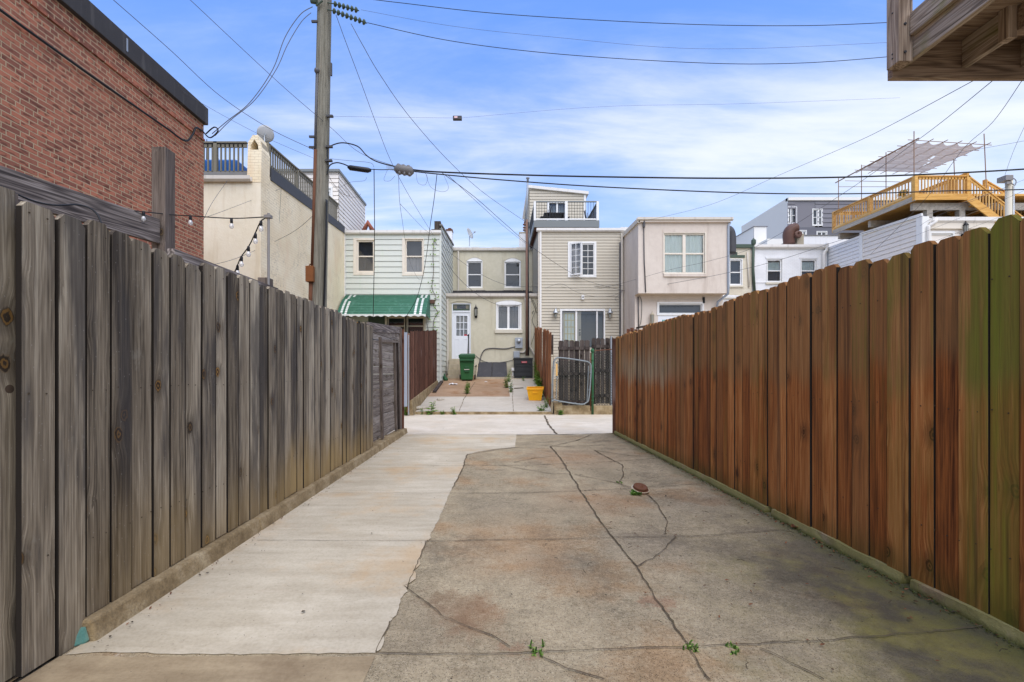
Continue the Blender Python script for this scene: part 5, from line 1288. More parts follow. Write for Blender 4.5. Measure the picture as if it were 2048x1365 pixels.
Yb = 21.0; bl, br = PX(1067.5,Yb), PX(1199,Yb); z0, z1 = PZ(455,Yb), PZ(441,Yb)
b = MB(); b.box(bl, br, Yb, 25, z0, z1); bal = b.build('balcony', M['grey_fascia'], t, bevel=.01)
b = MB(); b.box(bl+.05, br-.05, Yb+.05, 25, z0-.06, z0-.002); b.build('balcony_joists', M['dark_brown_wood'], bal)
zr0, zr1 = z1, PZ(402.5,Yb)
for px0, px1 in ((1067.5,1072),(1130,1135.5),(1193,1198)): 
    b = MB(); b.box(PX(px0,Yb)+.005, PX(px1,Yb), Yb+.02, Yb+.12, zr0-.02, zr1); b.build('railing_post', M['white'], t)
b = MB(); b.box(bl+.02,bl+.1,24.8,24.9,zr0,zr1); b.build('railing_post', M['white'], t)
b = MB(); b.box(bl+.06, br-.08, Yb+.05, Yb+.09, zr0+.04, zr0+.1)
b.build('railing', M['white'], t)
b = MB(); b.box(bl+.02, br-.03, Yb+.04, Yb+.1, zr1-.03, zr1+.02); b.box(bl+.03,bl+.09,Yb+.1,24.9,zr1-.03,zr1+.02)
b.box(br-.09,br-.03,Yb+.1,24.9,zr1-.03,zr1+.02); b.build('top_rail', M['grey_fascia'], t); b = MB()
k = bl+.12
while k < br-.06: b.box(k-.007,k+.007,Yb+.06,Yb+.075,zr0+.1,zr1-.03); k += .125
k = Yb+.2
while k < 24.8: b.box(bl+.05,bl+.07,k-.01,k+.01,zr0,zr1-.03); b.box(br-.07,br-.05,k-.01,k+.01,zr0,zr1-.03); k += .125
b.build('balusters', M['black'], t)
def chair(x, y, z, ang, label):
    t = thing('patio_chair', label, 'chair', (x,y,z), 'chairs on the balcony'); ca, sa = math.cos(ang), math.sin(ang)
    w = lambda u, v, h: (x+u*ca-v*sa, y+u*sa+v*ca, z+h)
    b = MB(); b.hexa([w(-.22,-.22,.42),w(.22,-.22,.42),w(.22,.22,.42),w(-.22,.22,.42),w(-.22,-.22,.45),w(.22,-.22,.45),w(.22,.22,.45),w(-.22,.22,.45)]); b.build('seat', M['black'], t)
    b = MB(); b.hexa([w(-.2,.22,.5),w(.2,.22,.5),w(.2,.25,.5),w(-.2,.25,.5),w(-.2,.29,.92),w(.2,.29,.92),w(.2,.32,.92),w(-.2,.32,.92)]); b.build('backrest', M['black'], t)
    for u, v in ((-.2,-.2),(.2,-.2),(.2,.22),(-.2,.22)): b = MB(); b.tube([w(u*1.1,v*1.1,0), w(u,v,.42 if v < 0 else .92)], .015, 5); b.build('leg', M['black'], t)
tb = thing('patio_table', 'dark metal table behind the white balcony railing', 'table', (PX(1105,22.5),22.5,z1))
xx = PX(1107,22.5); b = MB(); b.box(xx-.5,xx+.5,22.1,22.9,z1+.7,z1+.74); b.build('table_top', M['black'], tb)
for u in (-.45,.45):
    for v in (22.15, 22.85): b = MB(); b.tube([(xx+u,v,z1),(xx+u,v,z1+.7)], .02, 5); b.build('leg', M['black'], tb)
chair(PX(1088,22.2),22.0,z1,-1.5,'dark patio chair left of the table on the balcony'); chair(PX(1134,22.9),22.9,z1,.2,'dark patio chair behind the middle post of the balcony railing'); chair(PX(1182,22.4),22.4,z1,1.2,'dark folding chair at the right end of the balcony')

# ------------------------------------------------------------------ pinkish stucco house
t = thing('row_house', 'pinkish stucco rowhouse with an overhanging upper storey and wide window', 'house', (7.4,21,0))
Y = 18.3; fS = FR('S', Y); xl, xr = 5.60, PX(1457,Y); Yl = 18.76; fL = FR('S', Yl); zt, zb = PZ(441,Y), PZ(587,Y)
gw = rect((1330,470,1407,545),Y); tl = rect((1319,610,1402,626),Yl); dl = rect((1316,630,1406,720),Yl)
b = MB(); wall(b, fS, xl, xr, zb, zt, [grow(gw,.05)]); wall(b, fL, xl, xr, 0, zb, [grow(tl,.04), (dl[0],dl[1],0,dl[3])])
b.poly([(xl,Y,zb),(xr,Y,zb),(xr,Yl,zb),(xl,Yl,zb)]); b.poly([(xl,Y,zb),(xl,34,zb),(xl,34,zt+.4),(xl,Y,zt)]); b.poly([(xl,Yl,0),(xl,34,0),(xl,34,zb),(xl,Yl,zb)]); b.poly([(xr,Y,zb),(xr,34,zb),(xr,34,zt),(xr,Y,zt)]); b.poly([(xr,Yl,0),(xr,34,0),(xr,34,zb),(xr,Yl,zb)]); b.poly([(xl,34,0),(xr,34,0),(xr,34,zt),(xl,34,zt)])
b.build('wall', M['pink_stucco'], t)
roof(t, xl, xr, Y-.05, 34, lambda y: zt+.02*(y-Y), 'roof_grey', .06)
b = MB(); fS.box(b, xl-.02, xr+.03, zt-.1, zt+.0, 0, .1); b.build('eave_board', M['pink_stucco'], t)
gutter(t, fS, xl-.08, xr+.12, PZ(444,Y), PZ(437,Y), 'gutter', .16)
b = MB(); b.hexa([(xl-.06,Y-.1,zt-.12),(xl+.04,Y-.1,zt-.12),(xl+.04,26,zt+.05),(xl-.06,26,zt+.05),(xl-.06,Y-.1,zt+.06),(xl+.04,Y-.1,zt+.06),(xl+.04,26,zt+.25),(xl-.06,26,zt+.25)]); b.build('verge', M['gutter'], t)
window(t, fS, gw, grow(gw,.05), rect((1326,466,1412,549),Y), kind='pairhung', curtain='curtain_green', glass='glass', mat='cream_trim')
b = MB(); q = rect((1326,459,1410,465.5),Y); fS.box(b,q[0],q[1],q[2],q[3],0,.025); q = rect((1327,549.5,1413,554),Y); fS.box(b,q[0],q[1],q[2],q[3],0,.06); b.build('window_band', M['pink_stucco'], t)
window(t, fL, tl, grow(tl,.04), grow(tl,.11), kind='fixed')
b = MB(); fL.box(b, dl[0],dl[1],.2,dl[3],-.06,.0); d = b.build('door', M['door_white'], t); b = MB(); q = rect((1324,640,1372,700),Yl); fL.box(b, q[0],q[1],q[2],q[3],.001,.008); b.build('door_pane', paint('teal_door_glass', srgb(120,166,156), .15), d)
b = MB(); q = rect((1316,601,1408,607.5),Yl); fL.box(b,q[0],q[1],q[2],q[3],0,.03); b.build('door_band', M['pink_stucco'], t)
lantern(t, fL, PX(1302,Yl), PZ(639,Yl), 'stone', 1.2)
b = MB(); c = fL.p(PX(1407,Yl),PZ(601,Yl),.02); b.lathe(c, [(.05,-.12),(.05,.12)], 8); b.build('spotlight', M['black'], t)
pipe(t, [fS.p(PX(1287,Y),PZ(447,Y),.03), fS.p(PX(1288,Y),PZ(520,Y),.03), fS.p(PX(1291,Y),PZ(585,Y),.03)], .022, 'thin_cable', 'conduit')
b = MB(); b.tube([fS.p(PX(1287,Y),PZ(456,Y),.06), fS.p(PX(1287,Y),PZ(443,Y),.06)], .05, 8); b.build('weatherhead', M['thin_cable'], t)
pipe(t, [fL.p(PX(1276,Yl),PZ(594,Yl),.03), fL.p(PX(1277,Yl),PZ(660,Yl),.03)], .022, 'thin_cable', 'conduit')
pipe(t, smooth([fL.p(PX(1278,Yl),PZ(592,Yl),.03), fL.p(PX(1283,Yl),PZ(605,Yl),.03), fL.p(PX(1282,Yl),PZ(640,Yl),.03), fL.p(PX(1279,Yl),PZ(652,Yl),.03)]), .01, 'cable', 'wall_cable')
pipe(t, [fS.p(xr+.06,PZ(446,Y),.02), fS.p(xr-.02,PZ(452,Y),.03), fS.p(xr-.02,PZ(580,Y),.03), fS.p(xr-.02,PZ(588,Y),.0), fS.p(xr-.28,PZ(602,Y),-.3), fS.p(xr-.32,PZ(625,Y),-.4)], .045, 'grey_metal', 'downspout')
b = MB(); c = P(1462,490,20); b.tube(smooth([(c.x,c.y,c.z-.4),(c.x,c.y,c.z+.35),(c.x-.1,c.y,c.z+.62),(c.x-.3,c.y,c.z+.6)]), .2, 10); 
b.build('vent_cowl', M['dark_flash'], t, True)

# ------------------------------------------------------------------ right-hand row: cream, white, extension
Y = 24.5; fS = FR('S', Y)
t = thing('row_house', 'narrow cream rowhouse strip with a green lintel beside the pinkish house', 'house', (11.5,27,0))
xl, xr = PX(1440,Y), PX(1504,Y); zt = PZ(496,Y); g = rect((1461,522,1481,568),Y)
b = MB(); wall(b, fS, xl, xr, 0, zt, [grow(g,.06)]); shell(b, xl, xr-.01, Y+.02, 34, 0, lambda y: zt); b.build('wall', M['cream_brick'], t)
window(t, fS, g, grow(g,.06), grow(g,.1), sill=.1)
b = MB(); fS.box(b, PX(1460,Y),PX(1489,Y),PZ(516,Y),PZ(511,Y),0,.04); fS.box(b, PX(1466,Y),PX(1474,Y),PZ(511,Y),PZ(505,Y),0,.04); b.build('lintel', M['dark_green'], t)
b = MB(); fS.box(b, xl,xr+.02,zt-.02,zt+.16,-.05,.12); b.build('cornice', M['dark_green'], t); roof(t, xl, xr, Y, 34, lambda y: zt, 'roof_grey')
pipe(t, [fS.p(PX(1494,Y),PZ(505,Y),.05), fS.p(PX(1497,Y),PZ(575,Y),.05)], .04, 'gutter', 'conduit')
b = MB(); b.box(PX(1440,21), PX(1515,21), 21, Y-.02, 0, PZ(597,21)); ad = b.build('addition', M['white_brick'], t); b = MB(); b.hexa([(PX(1440,21)-.1,20.9,PZ(597,21)),(PX(1515,21),20.9,PZ(597,21)),(PX(1515,21),Y-.02,5.3),(PX(1440,21)-.1,Y-.02,5.3),(PX(1440,21)-.1,20.9,PZ(594,21)),(PX(1515,21),20.9,PZ(594,21)),(PX(1515,21),Y-.02,5.38),(PX(1440,21)-.1,Y-.02,5.38)]); b.build('addition_roof', M['roof_white'], ad)
t = thing('row_house', 'white painted brick rowhouse with two small windows above the stained fence', 'house', (15.5,27,0))
xl, xr = PX(1505,Y), PX(1655,Y); g1, g2 = rect((1536,522,1561,562),Y), rect((1604,522,1630,562),Y)
b = MB(); wall(b, fS, xl, xr, 0, zt, [grow(g1,.06),grow(g2,.06)]); shell(b, xl, xr, Y+.02, 34, 0, lambda y: zt); b.build('wall', M['white_brick'], t)
for g in (g1, g2): window(t, fS, g, grow(g,.06), grow(g,.09), sill=.1, curtain='curtain_green', cur_rows=(.5,.95))
b = MB()
for g in (g1, g2): fS.box(b, g[0]-.14,g[1]+.14,g[3]+.12,g[3]+.2,0,.04)
fS.box(b, xl,xr,PZ(566,Y),PZ(564,Y),0,.03); b.build('brick_band', M['white_brick'], t)
roof(t, xl, xr, Y, 34, lambda y: zt, 'roof_white'); gutter(t, fS, xl, xr-.1, zt-.06, zt+.14, 'gutter_white', .16)
pipe(t, [fS.p(PX(1505,Y),PZ(482,Y),.1), fS.p(PX(1504,Y),PZ(540,Y),.1), fS.p(PX(1507,Y),PZ(585,Y),.1)], .07, 'dark_green', 'downspout')
b = MB(); b.lathe(fS.p(PX(1505,Y),PZ(484,Y),.1), [(.09,-.2),(.12,-.1),(.12,.05),(.06,.1),(.0001,.2)], 8); b.build('rain_head', M['dark_green'], t)
pipe(t, smooth([fS.p(PX(1651,Y),PZ(488,Y),.1), fS.p(PX(1650,Y),PZ(502,Y),.1), fS.p(PX(1645,Y),PZ(512,Y),.1), fS.p(PX(1645,Y),PZ(570,Y),.1)]), .08, 'gutter_white', 'downspout')
b = MB(); b.tube(smooth([P(1579,490,26), P(1577,470,26), P(1582,460,26), P(1592,457,26)]), .3, 10); b.build('roof_vent', M['brown_metal'], t, True)
b = MB(); b.box(PX(1590,26),PX(1603,26),25.8,26.4,7.6,PZ(470,26)); ck = b.build('chimney', M['stone'], t); b = MB(); b.lathe(P(1595,470,25.75), [(.22,0),(.2,.12),(.1,.14),(.0001,.05)], 10, (0,-1,.2)); b.build('chimney_cowl', M['brown_metal'], ck)
b = MB(); fS.box(b, PX(1655,Y)-.02, PX(1668,Y), 0, PZ(500,Y), -.02, .05); b.build('corner_trim', M['grey_metal'], t)
# extension with white siding
xl = 17.6; Y = 19.05; fS = FR('S', Y); fW = FR('W', xl); xr = 26
t = thing('row_house', 'off-white sided rowhouse extension carrying the new pine roof deck', 'house', (20,22,0))
zt = 7.78; tf = lambda y: 7.72+.05*(y-Y); g = rect((1864,470,1902,510),Y)
b = MB(); siding(b, fW, Y, 22.2, 2, 8.3, e=.2, lip=.02, top=tf); siding(b, fS, xl, xr, 2, PZ(447,Y), [grow(g,.05)], e=.2, lip=.004); b.box(xl+.03, xr, Y+.05, 31, 0, 7.4); b.build('wall', M['offwhite_siding'], t)
b = MB(); siding(b, fW, 22.3, 26, 2, 8.3, e=.18, lip=.016, top=lambda y: 7.9); b.build('side_wall', M['white_siding'], t)
b = MB(); fW.box(b, Y-.02, Y+.25, 2, 7.75, -.02, .04); fW.box(b, 22.15, 22.35, 2, 7.9, -.02, .04); b.hexa([(xl-.05,Y,7.70),(xl+.02,Y,7.70),(xl+.02,22.3,7.87),(xl-.05,22.3,7.87),(xl-.05,Y,7.84),(xl+.02,Y,7.84),(xl+.02,22.3,8.0),(xl-.05,22.3,8.0)]); fS.box(b, xl-.03, xl+.25, 2, 7.7, -.02,.03); b.build('trim', M['white'], t)
gutter(t, fS, xl+.25, xr, PZ(448,Y), PZ(437,Y), 'gutter_white', .18); b = MB(); fS.box(b, xl+.2, xr, PZ(459,Y), PZ(448,Y), 0, .1); b.build('fascia', M['cream_trim'], t)
pipe(t, smooth([fS.p(PX(1866,Y),PZ(442,Y),.15), fS.p(PX(1862,Y),PZ(448,Y),.15), fS.p(PX(1855,Y),PZ(454,Y),.08), fS.p(PX(1853,Y),PZ(462,Y),.08), fS.p(PX(1853,Y),PZ(520,Y),.08)]), .07, 'gutter_white', 'downspout')
window(t, fS, g, grow(g,.05), grow(g,.14), mat='white', kind='fixed', curtain='sheet_white')
roof(t, xl, xr, Y, 31, lambda y: 7.6+.03*(y-Y), 'roof_grey')
lantern(t, fS, PX(1924,Y), PZ(462,Y), 'black', 1.3)

# roof deck of new pine
t = thing('roof_deck', 'new yellow pine roof deck with railings above the off-white siding', 'deck', (19,21,8.4))
Yn, Yf = 18.95, 23.6; dx0, dx1 = 17.2, PX(1937,Yn); zb, zd = 8.33, 8.62
b = MB(); b.box(dx0+.04, dx1+8, Yn+.04, Yf, zb+.2, zd); b.build('floor', M['new_pine_x'], t)
b = MB(); b.box(dx0+.0, dx1+.02, Yn-.01, Yn+.035, PZ(400,Yn), PZ(388,Yn)); b.build('fascia', M['new_pine_x'], t)
b = MB(); b.box(dx0-.01, dx0+.035, Yn, Yf, zb, zb+.2); b.build('side_joist', M['grey_joist'], t)
for y in (Yn+.25, 21.4, 23.3):
    b = MB(); b.box(dx0+.15, dx1+6, y, y+.14, zb-.3, zb-.01); b.build('beam', M['grey_joist'], t)
for (x, y) in ((dx0+.85,Yn+.35),(dx0+.85,21.45),(dx0+.85,23.35),(dx1,Yn+.35)):
    b = MB(); b.box(x-.12, x+.12, y-.1, y+.1, 7.5, zb-.3); b.build('stub_post', M['grey_joist'], t)
zr = PZ(352,Yn); rails(t, 'railing', (dx0+.05,Yf), (dx0+.05,Yn+.05), zd-.05, zr+.12, zd-.05, zr, 'new_pine_y', 30, .032, .11, (0,.5,.99), .045, bw='new_pine')
rails(t, 'railing', (dx0+.05,Yn+.05), (dx1,Yn+.05), zd-.12, zr, zd-.12, zr, 'new_pine_x', 16, .035, .13, (0,1), .045, bw='new_pine')
rails(t, 'railing', (dx0+.05,Yf), (dx1+6,Yf), zd-.05, zr+.12, zd-.05, zr+.12, 'new_pine_x', 40, .03, .11, (.2,.4,.6,.8,1), .045, bw='new_pine')
# stair with its railing, and the upper flight
sx0, sx1 = dx1, dx1+4.2; zs0, zs1 = zd-.1, zd-3.3
b = MB(); b.bar((sx0,Yn-.02,zs0-.1), (sx1,Yn-.02,zs1-.1), .045, .3, (0,0,1)); b.bar((sx0,Yn+1.0,zs0-.1), (sx1,Yn+1.0,zs1-.1), .045, .3); st = b.build('stair', M['new_pine_x'], t)
b = MB(); n = 15
for k in range(n):
    u = (k+.5)/n; x = sx0+(sx1-sx0)*u; z = zs0+(zs1-zs0)*u; b.box(x-.16, x+.14, Yn+.01, Yn+.98, z-.06, z-.02)
b.build('treads', M['new_pine_x'], st)
rails(t, 'stair_railing', (sx0,Yn+.03), (sx1,Yn+.03), zd-.1, zr, zd-3.3, zr-3.2, 'new_pine_x', 34, .04, .11, (1,), .045, bw='new_pine')
rails(t, 'stair_railing', (PX(1975,19.9),20.0), (PX(1975,19.9)+4.2,20.0), zd, zr+.25, zd-2.6, zr-2.2, 'new_pine_x', 30, .04, .11, (0,1), .045, bw='new_pine')
rails(t, 'inner_railing', (dx0+2.2,Yf-1.2), (dx1+1.2,Yf-3.4), zd-.2, PZ(395,22), zd+.35, PZ(362,21), 'new_pine_x', 22, .04, .11, (1,), .045, bw='new_pine')
t = thing('potted_plant', 'yellow-flowering potted plant behind the pine deck balusters', 'plant', (18.0,20.4,8.62))
b = MB(); b.lathe((18.0,20.4,8.62), [(.13,0),(.18,.3),(.19,.32),(.16,.32),(.15,.28)], 12); b.build('pot', M['terracotta'], t); b = MB(); crown(b, (18.0,20.4,9.15), .35, 420, .045, 8); b.build('foliage', leafmat('yellow_leaf', srgb(186,150,50), srgb(120,140,60)), t, fixn=False)
# canopy of slatted canvas on thin bamboo poles
t = thing('shade_canopy', 'slatted canvas canopy on thin bamboo poles above the pine roof deck', 'canopy', (19.4,21,8.6))
A, B, C_, D = P(1830,281,19.6), P(1972,290,19.6), P(1788,345,24.5), P(1722,341,24.5)   # near-left, near-right, far-right, far-left
C_ = P(1846,345,24.4)
def bil(s, v): return (A*(1-s)+B*s)*(1-v)+(D*(1-s)+C_*s)*v
b = MB(); n = 10; m = 30
for i in range(n):
    for j in range(m):
        if (i, j) in ((4,19),(6,22)): continue
        def q(a, c):
            v = c/n; sag = -.10*abs(math.sin(a/m*math.pi*5+.3*c)) if c == 0 else -.03*abs(math.sin(a/m*math.pi*5))
            return bil(a/m, v*.98+(.05*abs(math.sin(a/m*math.pi*5)) if c == 0 else 0))+Vector((0,0,sag*(1 if c else .6)-.05*math.sin(v*math.pi*n*.5)**2))
        b.poly([q(j,i), q(j+1,i), q(j+1,i+.98), q(j,i+.98)])
b.build('canvas', M['canvas'], t, fixn=False)
b = MB()
for k in range(6): s = k/5; b.tube([bil(s,-.06), bil(s,1.12)], .016, 5)
for k in range(7): v = k/6*1.0; b.tube([bil(-.1,v), bil(1.08,v)], .014, 5)
e = bil(0,1.0); b.tube([bil(0,-.05), P(1671,366,26)], .03, 5); 
b.build('slats', M['bamboo'], t)
for (px, py0, py1, yy) in ((1828,263,352,19.4),(1772,305,385,22.0),(1723,330,392,23.4),(1677,357,418,23.5),(1968,268,352,19.6),(1907,302,352,21.8)):
    b = MB(); top = P(px,py0,yy); b.tube([(top.x+(.12 if px > 1900 else 0),yy,zd), top], .018, 5); b.build('pole', M['bamboo'], t)
b = MB(); b.tube([P(1677,374,23.5), P(1800,374,23.5)], .012, 4); b.tube([P(1690,362,23.5), P(1830,365,22)], .012, 4); b.build('tie_pole', M['bamboo'], t)
# grey mast with box
t = thing('service_post', 'pale grey service post with a meter fitting in front of the deck stair', 'post', (PX(2018,16.5),16.5,0))
b = MB(); b.tube([(PX(2018,16.5),16.5,0),(PX(2018,16.5),16.5,PZ(352,16.5))], .10, 10); b.build('post', M['sill'], t, True)
b = MB(); b.tube([(PX(2027,16.4),16.4,0),(PX(2027,16.4),16.4,PZ(372,16.4))], .03, 8); b.build('conduit', M['steel'], t, True)
b = MB(); q = rect((2010,351,2025,361),16.37); b.box(q[0],q[1],16.34,16.64,q[2],q[3]); q = rect((2012,364,2022,369),16.36); b.box(q[0],q[1],16.33,16.4,q[2],q[3]); b.tube(smooth([P(2022,366,16.3),P(2030,371,16.3),P(2032,362,16.3),P(2027,357,16.3)]), .014, 6); b.build('fitting', M['pole_grey'], t)

# ------------------------------------------------------------------ far buildings
t = thing('apartment_building', 'modern grey apartment block with white windows beyond the rowhouses', 'building', (40,55,0))
Y = 45; x0 = PX(1575,Y); fS = FR('S', Y); fW = FR('W', x0); zt = PZ(396,Y); xr = x0+26
wins = [(1576.5,415,1582,447),(1583,415,1592.5,447),(1625.5,419,1635,451),(1637,419,1644,451)]; low = [(1634,464,1653,473),(1600,462,1612,472)]
b = MB(); 
H = [grow(rect(w,Y),.0) for w in wins]+[rect(w,Y) for w in low]
for px0, px1, e in ((1575,1590,.45),(1590,1630,0),(1630,1700,.45)):
    u0, u1 = PX(px0,Y), PX(px1,Y) if px1 < 1700 else xr
    hh = [h for h in H]
    if e: siding(b, fS, u0, u1, PZ(455,Y), PZ(402,Y), [h for h in hh if h[0] >= u0-.5 and h[1] <= u1+.5], e=e, lip=.05)
    else: wall(b, fS, u0, u1, PZ(455,Y), PZ(402,Y), [h for h in hh if h[0] >= u0-.3 and h[1] <= u1+.8])
b.build('upper_wall', M['apt_dark'], t)
b = MB(); wall(b, fS, x0, xr, 0, PZ(455,Y), H[4:]); b.build('lower_wall', M['apt_base'], t)
b = MB(); fS.box(b, x0, xr, PZ(402,Y), zt, -.3, .15); b.poly([(x0,Y,0),(x0,53.5,0),(x0,53.5,zt-.1),(x0,Y,zt)]); b.poly([(x0,53.5,0),(xr,53.5,0),(xr,53.5,zt),(x0,53.5,zt)]); b.poly([(xr,Y,0),(xr,53.5,0),(xr,53.5,zt),(xr,Y,zt)]); b.build('side_wall', M['apt_light'], t)
b = MB(); b.box(x0+.3, xr, Y+.05, 53.2, zt-.6, zt-.35); b.build('roof', M['roof_grey'], t)
for h in H: window(t, fS, grow(h,-.08), h, grow(h,.06), kind='hung' if h in H[:4] else 'pair', mull=.06)
t = thing('flat_roof_building', 'low light grey building with a dark sloping side in front of the apartment block', 'building', (22,34,0))
Y = 33; 
b = MB(); b.box(PX(1508,Y), PX(1533,Y), Y, 36, 0, PZ(454,Y)); b.box(PX(1518,Y), PX(1568,Y), Y-1, Y-.02, 0, PZ(478,Y-1)); b.build('wall', M['apt_light'], t)
b = MB(); b.prism([(PX(1508,Y)-.01,Y+.01,0),(PX(1508,Y)-.01,Y+.01,PZ(455,Y)),(PX(1466,40),40,PZ(478,40)),(PX(1466,40),40,0)], (.5,.5,0)); b.build('dark_side', M['apt_dark'], t)
b = MB(); b.box(PX(1508,Y)-.05, PX(1534,Y)+.05, Y-.05, 36, PZ(454,Y), PZ(453,Y)); b.build('roof', M['apt_dark'], t)
t = thing('flat_roof_building', 'low whitewashed parapet building behind the white brick house', 'building', (20,30,0))
b = MB(); Y = 29; b.box(PX(1604,Y), PX(1712,Y), Y, Y+5, 0, PZ(472,Y)); b.build('wall', M['white_siding'], t); b = MB(); b.box(PX(1604,Y)-.05, PX(1712,Y)+.05, Y-.05, Y+5, PZ(472,Y), PZ(470.5,Y)); b.build('coping', M['roof_grey'], t)

# ------------------------------------------------------------------ near right deck overhead
t = thing('wooden_deck', 'weathered wooden deck corner overhanging the top right of the fence', 'deck', (4,2,3.4))
Yd = 3.2; xd = 2.75
zb = PZ(142,Yd-.0)
b = MB(); b.box(xd-.045, xd+.05, Yd-.1, Yd, zb, 5.2); b.build('corner_post', M['deck_grey_z'], t, bevel=.004)
b = MB(); b.box(xd+.0, 6.5, Yd+.002, Yd+.045, zb-.045, zb+.213); b.build('end_joist', M['deck_grey_x'], t, bevel=.003)
b = MB(); b.box(xd+.052, xd+.09, -1.2, Yd, zb+.02, zb+.17); b.build('side_joist', M['deck_grey_y'], t, bevel=.003)
b = MB(); b.box(xd+.02, xd+.051, -1.2, Yd-.11, zb+.165, zb+.315); b.build('fascia', M['deck_grey_y'], t, bevel=.003)
b = MB(); b.box(xd+.03, xd+.07, -1.2, Yd-.11, zb+.43, zb+.52); b.build('bottom_rail', M['deck_grey_y'], t, bevel=.003)
b = MB()
for k in range(26): y = Yd-.32-.13*k; b.box(xd-.01, xd+.028, y-.02, y+.02, zb+.40, 5.2)
b.build('balusters', M['deck_grey_z'], t, bevel=.003)
b = MB()
for k in range(28): y = Yd+.05-.15*k; b.box(xd+.06, 6.5, y-.146, y, zb+.215, zb+.24)
b.build('floor_boards', M['deck_grey_x'], t)
xj = PX(1929,Yd)
for k in range(7):
    x = xj+.41*k; b = MB(); b.box(x-.02, x+.02, -1.2 if k else Yd-.24, Yd, zb+.02, zb+.21); b.build('joist', M['deck_grey_y'], t, bevel=.002)
b = MB(); b.box(xj-.03, xj+.03, Yd-.30, Yd-.241, zb+.015, zb+.3); b.build('hanger_post', M['deck_grey_z'], t, bevel=.003)
b = MB(); b.box(xj+.032, 6.5, Yd-.34, Yd-.245, zb+.06, zb+.21); b.build('cross_beam', M['deck_grey_x'], t, bevel=.003)
for z in (zb+.06, zb+.25): b = MB(); b.lathe((xd-.005,Yd-.1005,z), [(.009,0),(.009,.006),(.0001,.008)], 8, (0,-1,0)); b.build('bolt', M['dark_flash'], bpy.data.objects['wooden_deck'])
for z in (zb+.05, zb+.08, zb+.36): b = MB(); b.lathe((xd-.0455,Yd-.05,z), [(.006,0),(.005,.003),(.0001,.004)], 8, (-1,0,0)); b.build('bolt', M['dark_flash'], bpy.data.objects['wooden_deck'])
# ------------------------------------------------------------------ utility pole
t = thing('utility_pole', 'tall weathered wooden utility pole with a rusty conduit in the alley', 'utility pole', (-3.93,9.9,0))
cx = lambda z: -3.91+.0205*z
b = MB(); zs = [0,1.5,3,5,7,8.5,9.6,10.4]; b.tube([(cx(z),9.9,z) for z in zs], [.185,.178,.172,.163,.155,.149,.145,.142], 18); b.build('pole', M['pole'], t, True)
Yp = 9.75
b = MB(); b.tube([P(620,640,Yp), P(622,560,Yp)], .045, 8); b.tube([P(624,540,Yp), P(631,300,Yp)], .034, 8); b.build('conduit', M['rust'], t, True)
b = MB(); b.tube([P(631,300,Yp), P(635,140,Yp)], .022, 8); b.lathe(P(634,143,Yp), [(.03,-.05),(.06,.0),(.05,.05),(.0001,.06)], 8); b.build('conduit', M['thin_cable'], t, True)
b = MB(); q = rect((614.5,534,630,565),Yp); b.box(q[0],q[1],Yp-.1,Yp+.05,q[2],q[3]); b.tube([P(618,534,Yp), P(620,529,Yp), P(626,529,Yp), P(627,534,Yp)], .015, 6); b.build('cable_box', M['rust_orange'], t, bevel=.03)
b = MB()
for k, (d, r) in enumerate(((0,.016),(.035,.014),(.07,.012))): 
    b.tube(smooth([(cx(z)+.165+d*.4+.012*math.sin(z*1.7+k), 9.8-d, z) for z in (.2,1.5,2.6,3.6,4.4,4.9)]), r, 6)
b.build('cable_riser', M['cable'], t, True)
for py in (233, 294, 322): 
    z = PZ(py,9.8); b = MB(); b.box(cx(z)+.13, cx(z)+.27, 9.77, 9.83, z-.02, z+.02); b.build('bracket', M['dark_flash'], t)
for py in (45, 275, 296): z = PZ(py,9.8); b = MB(); b.box(cx(z)-.22, cx(z)-.1, 9.76, 9.8, z-.02, z+.02); b.build('bracket', M['dark_flash'], t)
q = rect((661,127,664,152),9.8); b = MB(); b.box(q[0],q[1],9.78,9.82,q[2],q[3]); b.build('bracket', M['dark_flash'], t)
for (py, n, l, px0, dy) in ((8,6,.5,668,.0),(22,8,.7,666,0)):
    b = MB(); a = P(px0,py,9.7); c = P(px0+(50 if n == 6 else 68),py+(14 if n == 6 else 25),9.7); b.tube([P(655,py-2,9.8), a, c], .012, 5); d = (c-a)
    for k in range(n): b.lathe(a+d*(k/n), [(.02,0),(.055,.015),(.055,.03),(.025,.06)], 8, d)
    b.build('insulator_string', M['dark_green'], t, True)
b = MB(); a = P(634,4,9.7); b.tube([a, P(622,2,9.7)], .05, 8); b.tube([P(645,2,9.7), P(632,12,9.7)], .02, 6); b.build('left_insulator', M['dark_green'], t)

# ------------------------------------------------------------------ cables
def cable(label, pts, r=.009, mat='thin_cable', name='overhead_cable', sm=True, n=5, group=None):
    q = [P(*p) for p in pts]; b = MB(); r = r*(.78 if r < .0125 else .9); b.tube(smooth(q, 8) if sm and len(q) > 2 else q, r, n)
    o = b.build(name, M[mat], None, True); tag(o, label, 'cable', group); return o
Yc = 10.0
cable('upper thick black cable running right from the grey splice case', [(826,340,Yc),(870,344,Yc),(1000,349,Yc),(1200,354,Yc),(1480,357,Yc),(1750,353,Yc),(2060,338,Yc),(2600,300,Yc)], .019, 'cable', n=7)
cable('lower black cable running right from the grey splice case', [(826,343,Yc),(870,348,Yc),(1000,360,Yc),(1200,374,Yc),(1480,386,Yc),(1700,388,Yc),(1900,382,Yc),(2060,379,Yc),(2600,360,Yc)], .014, 'cable', n=7)
cable('black cable arching from the pole down to the grey splice case', [(656,330,9.8),(655,300,9.8),(662,292,9.8),(685,286,9.9),(715,293,Yc),(733,311,Yc),(750,322,Yc),(775,330,Yc),(800,335,Yc)], .015, 'cable')
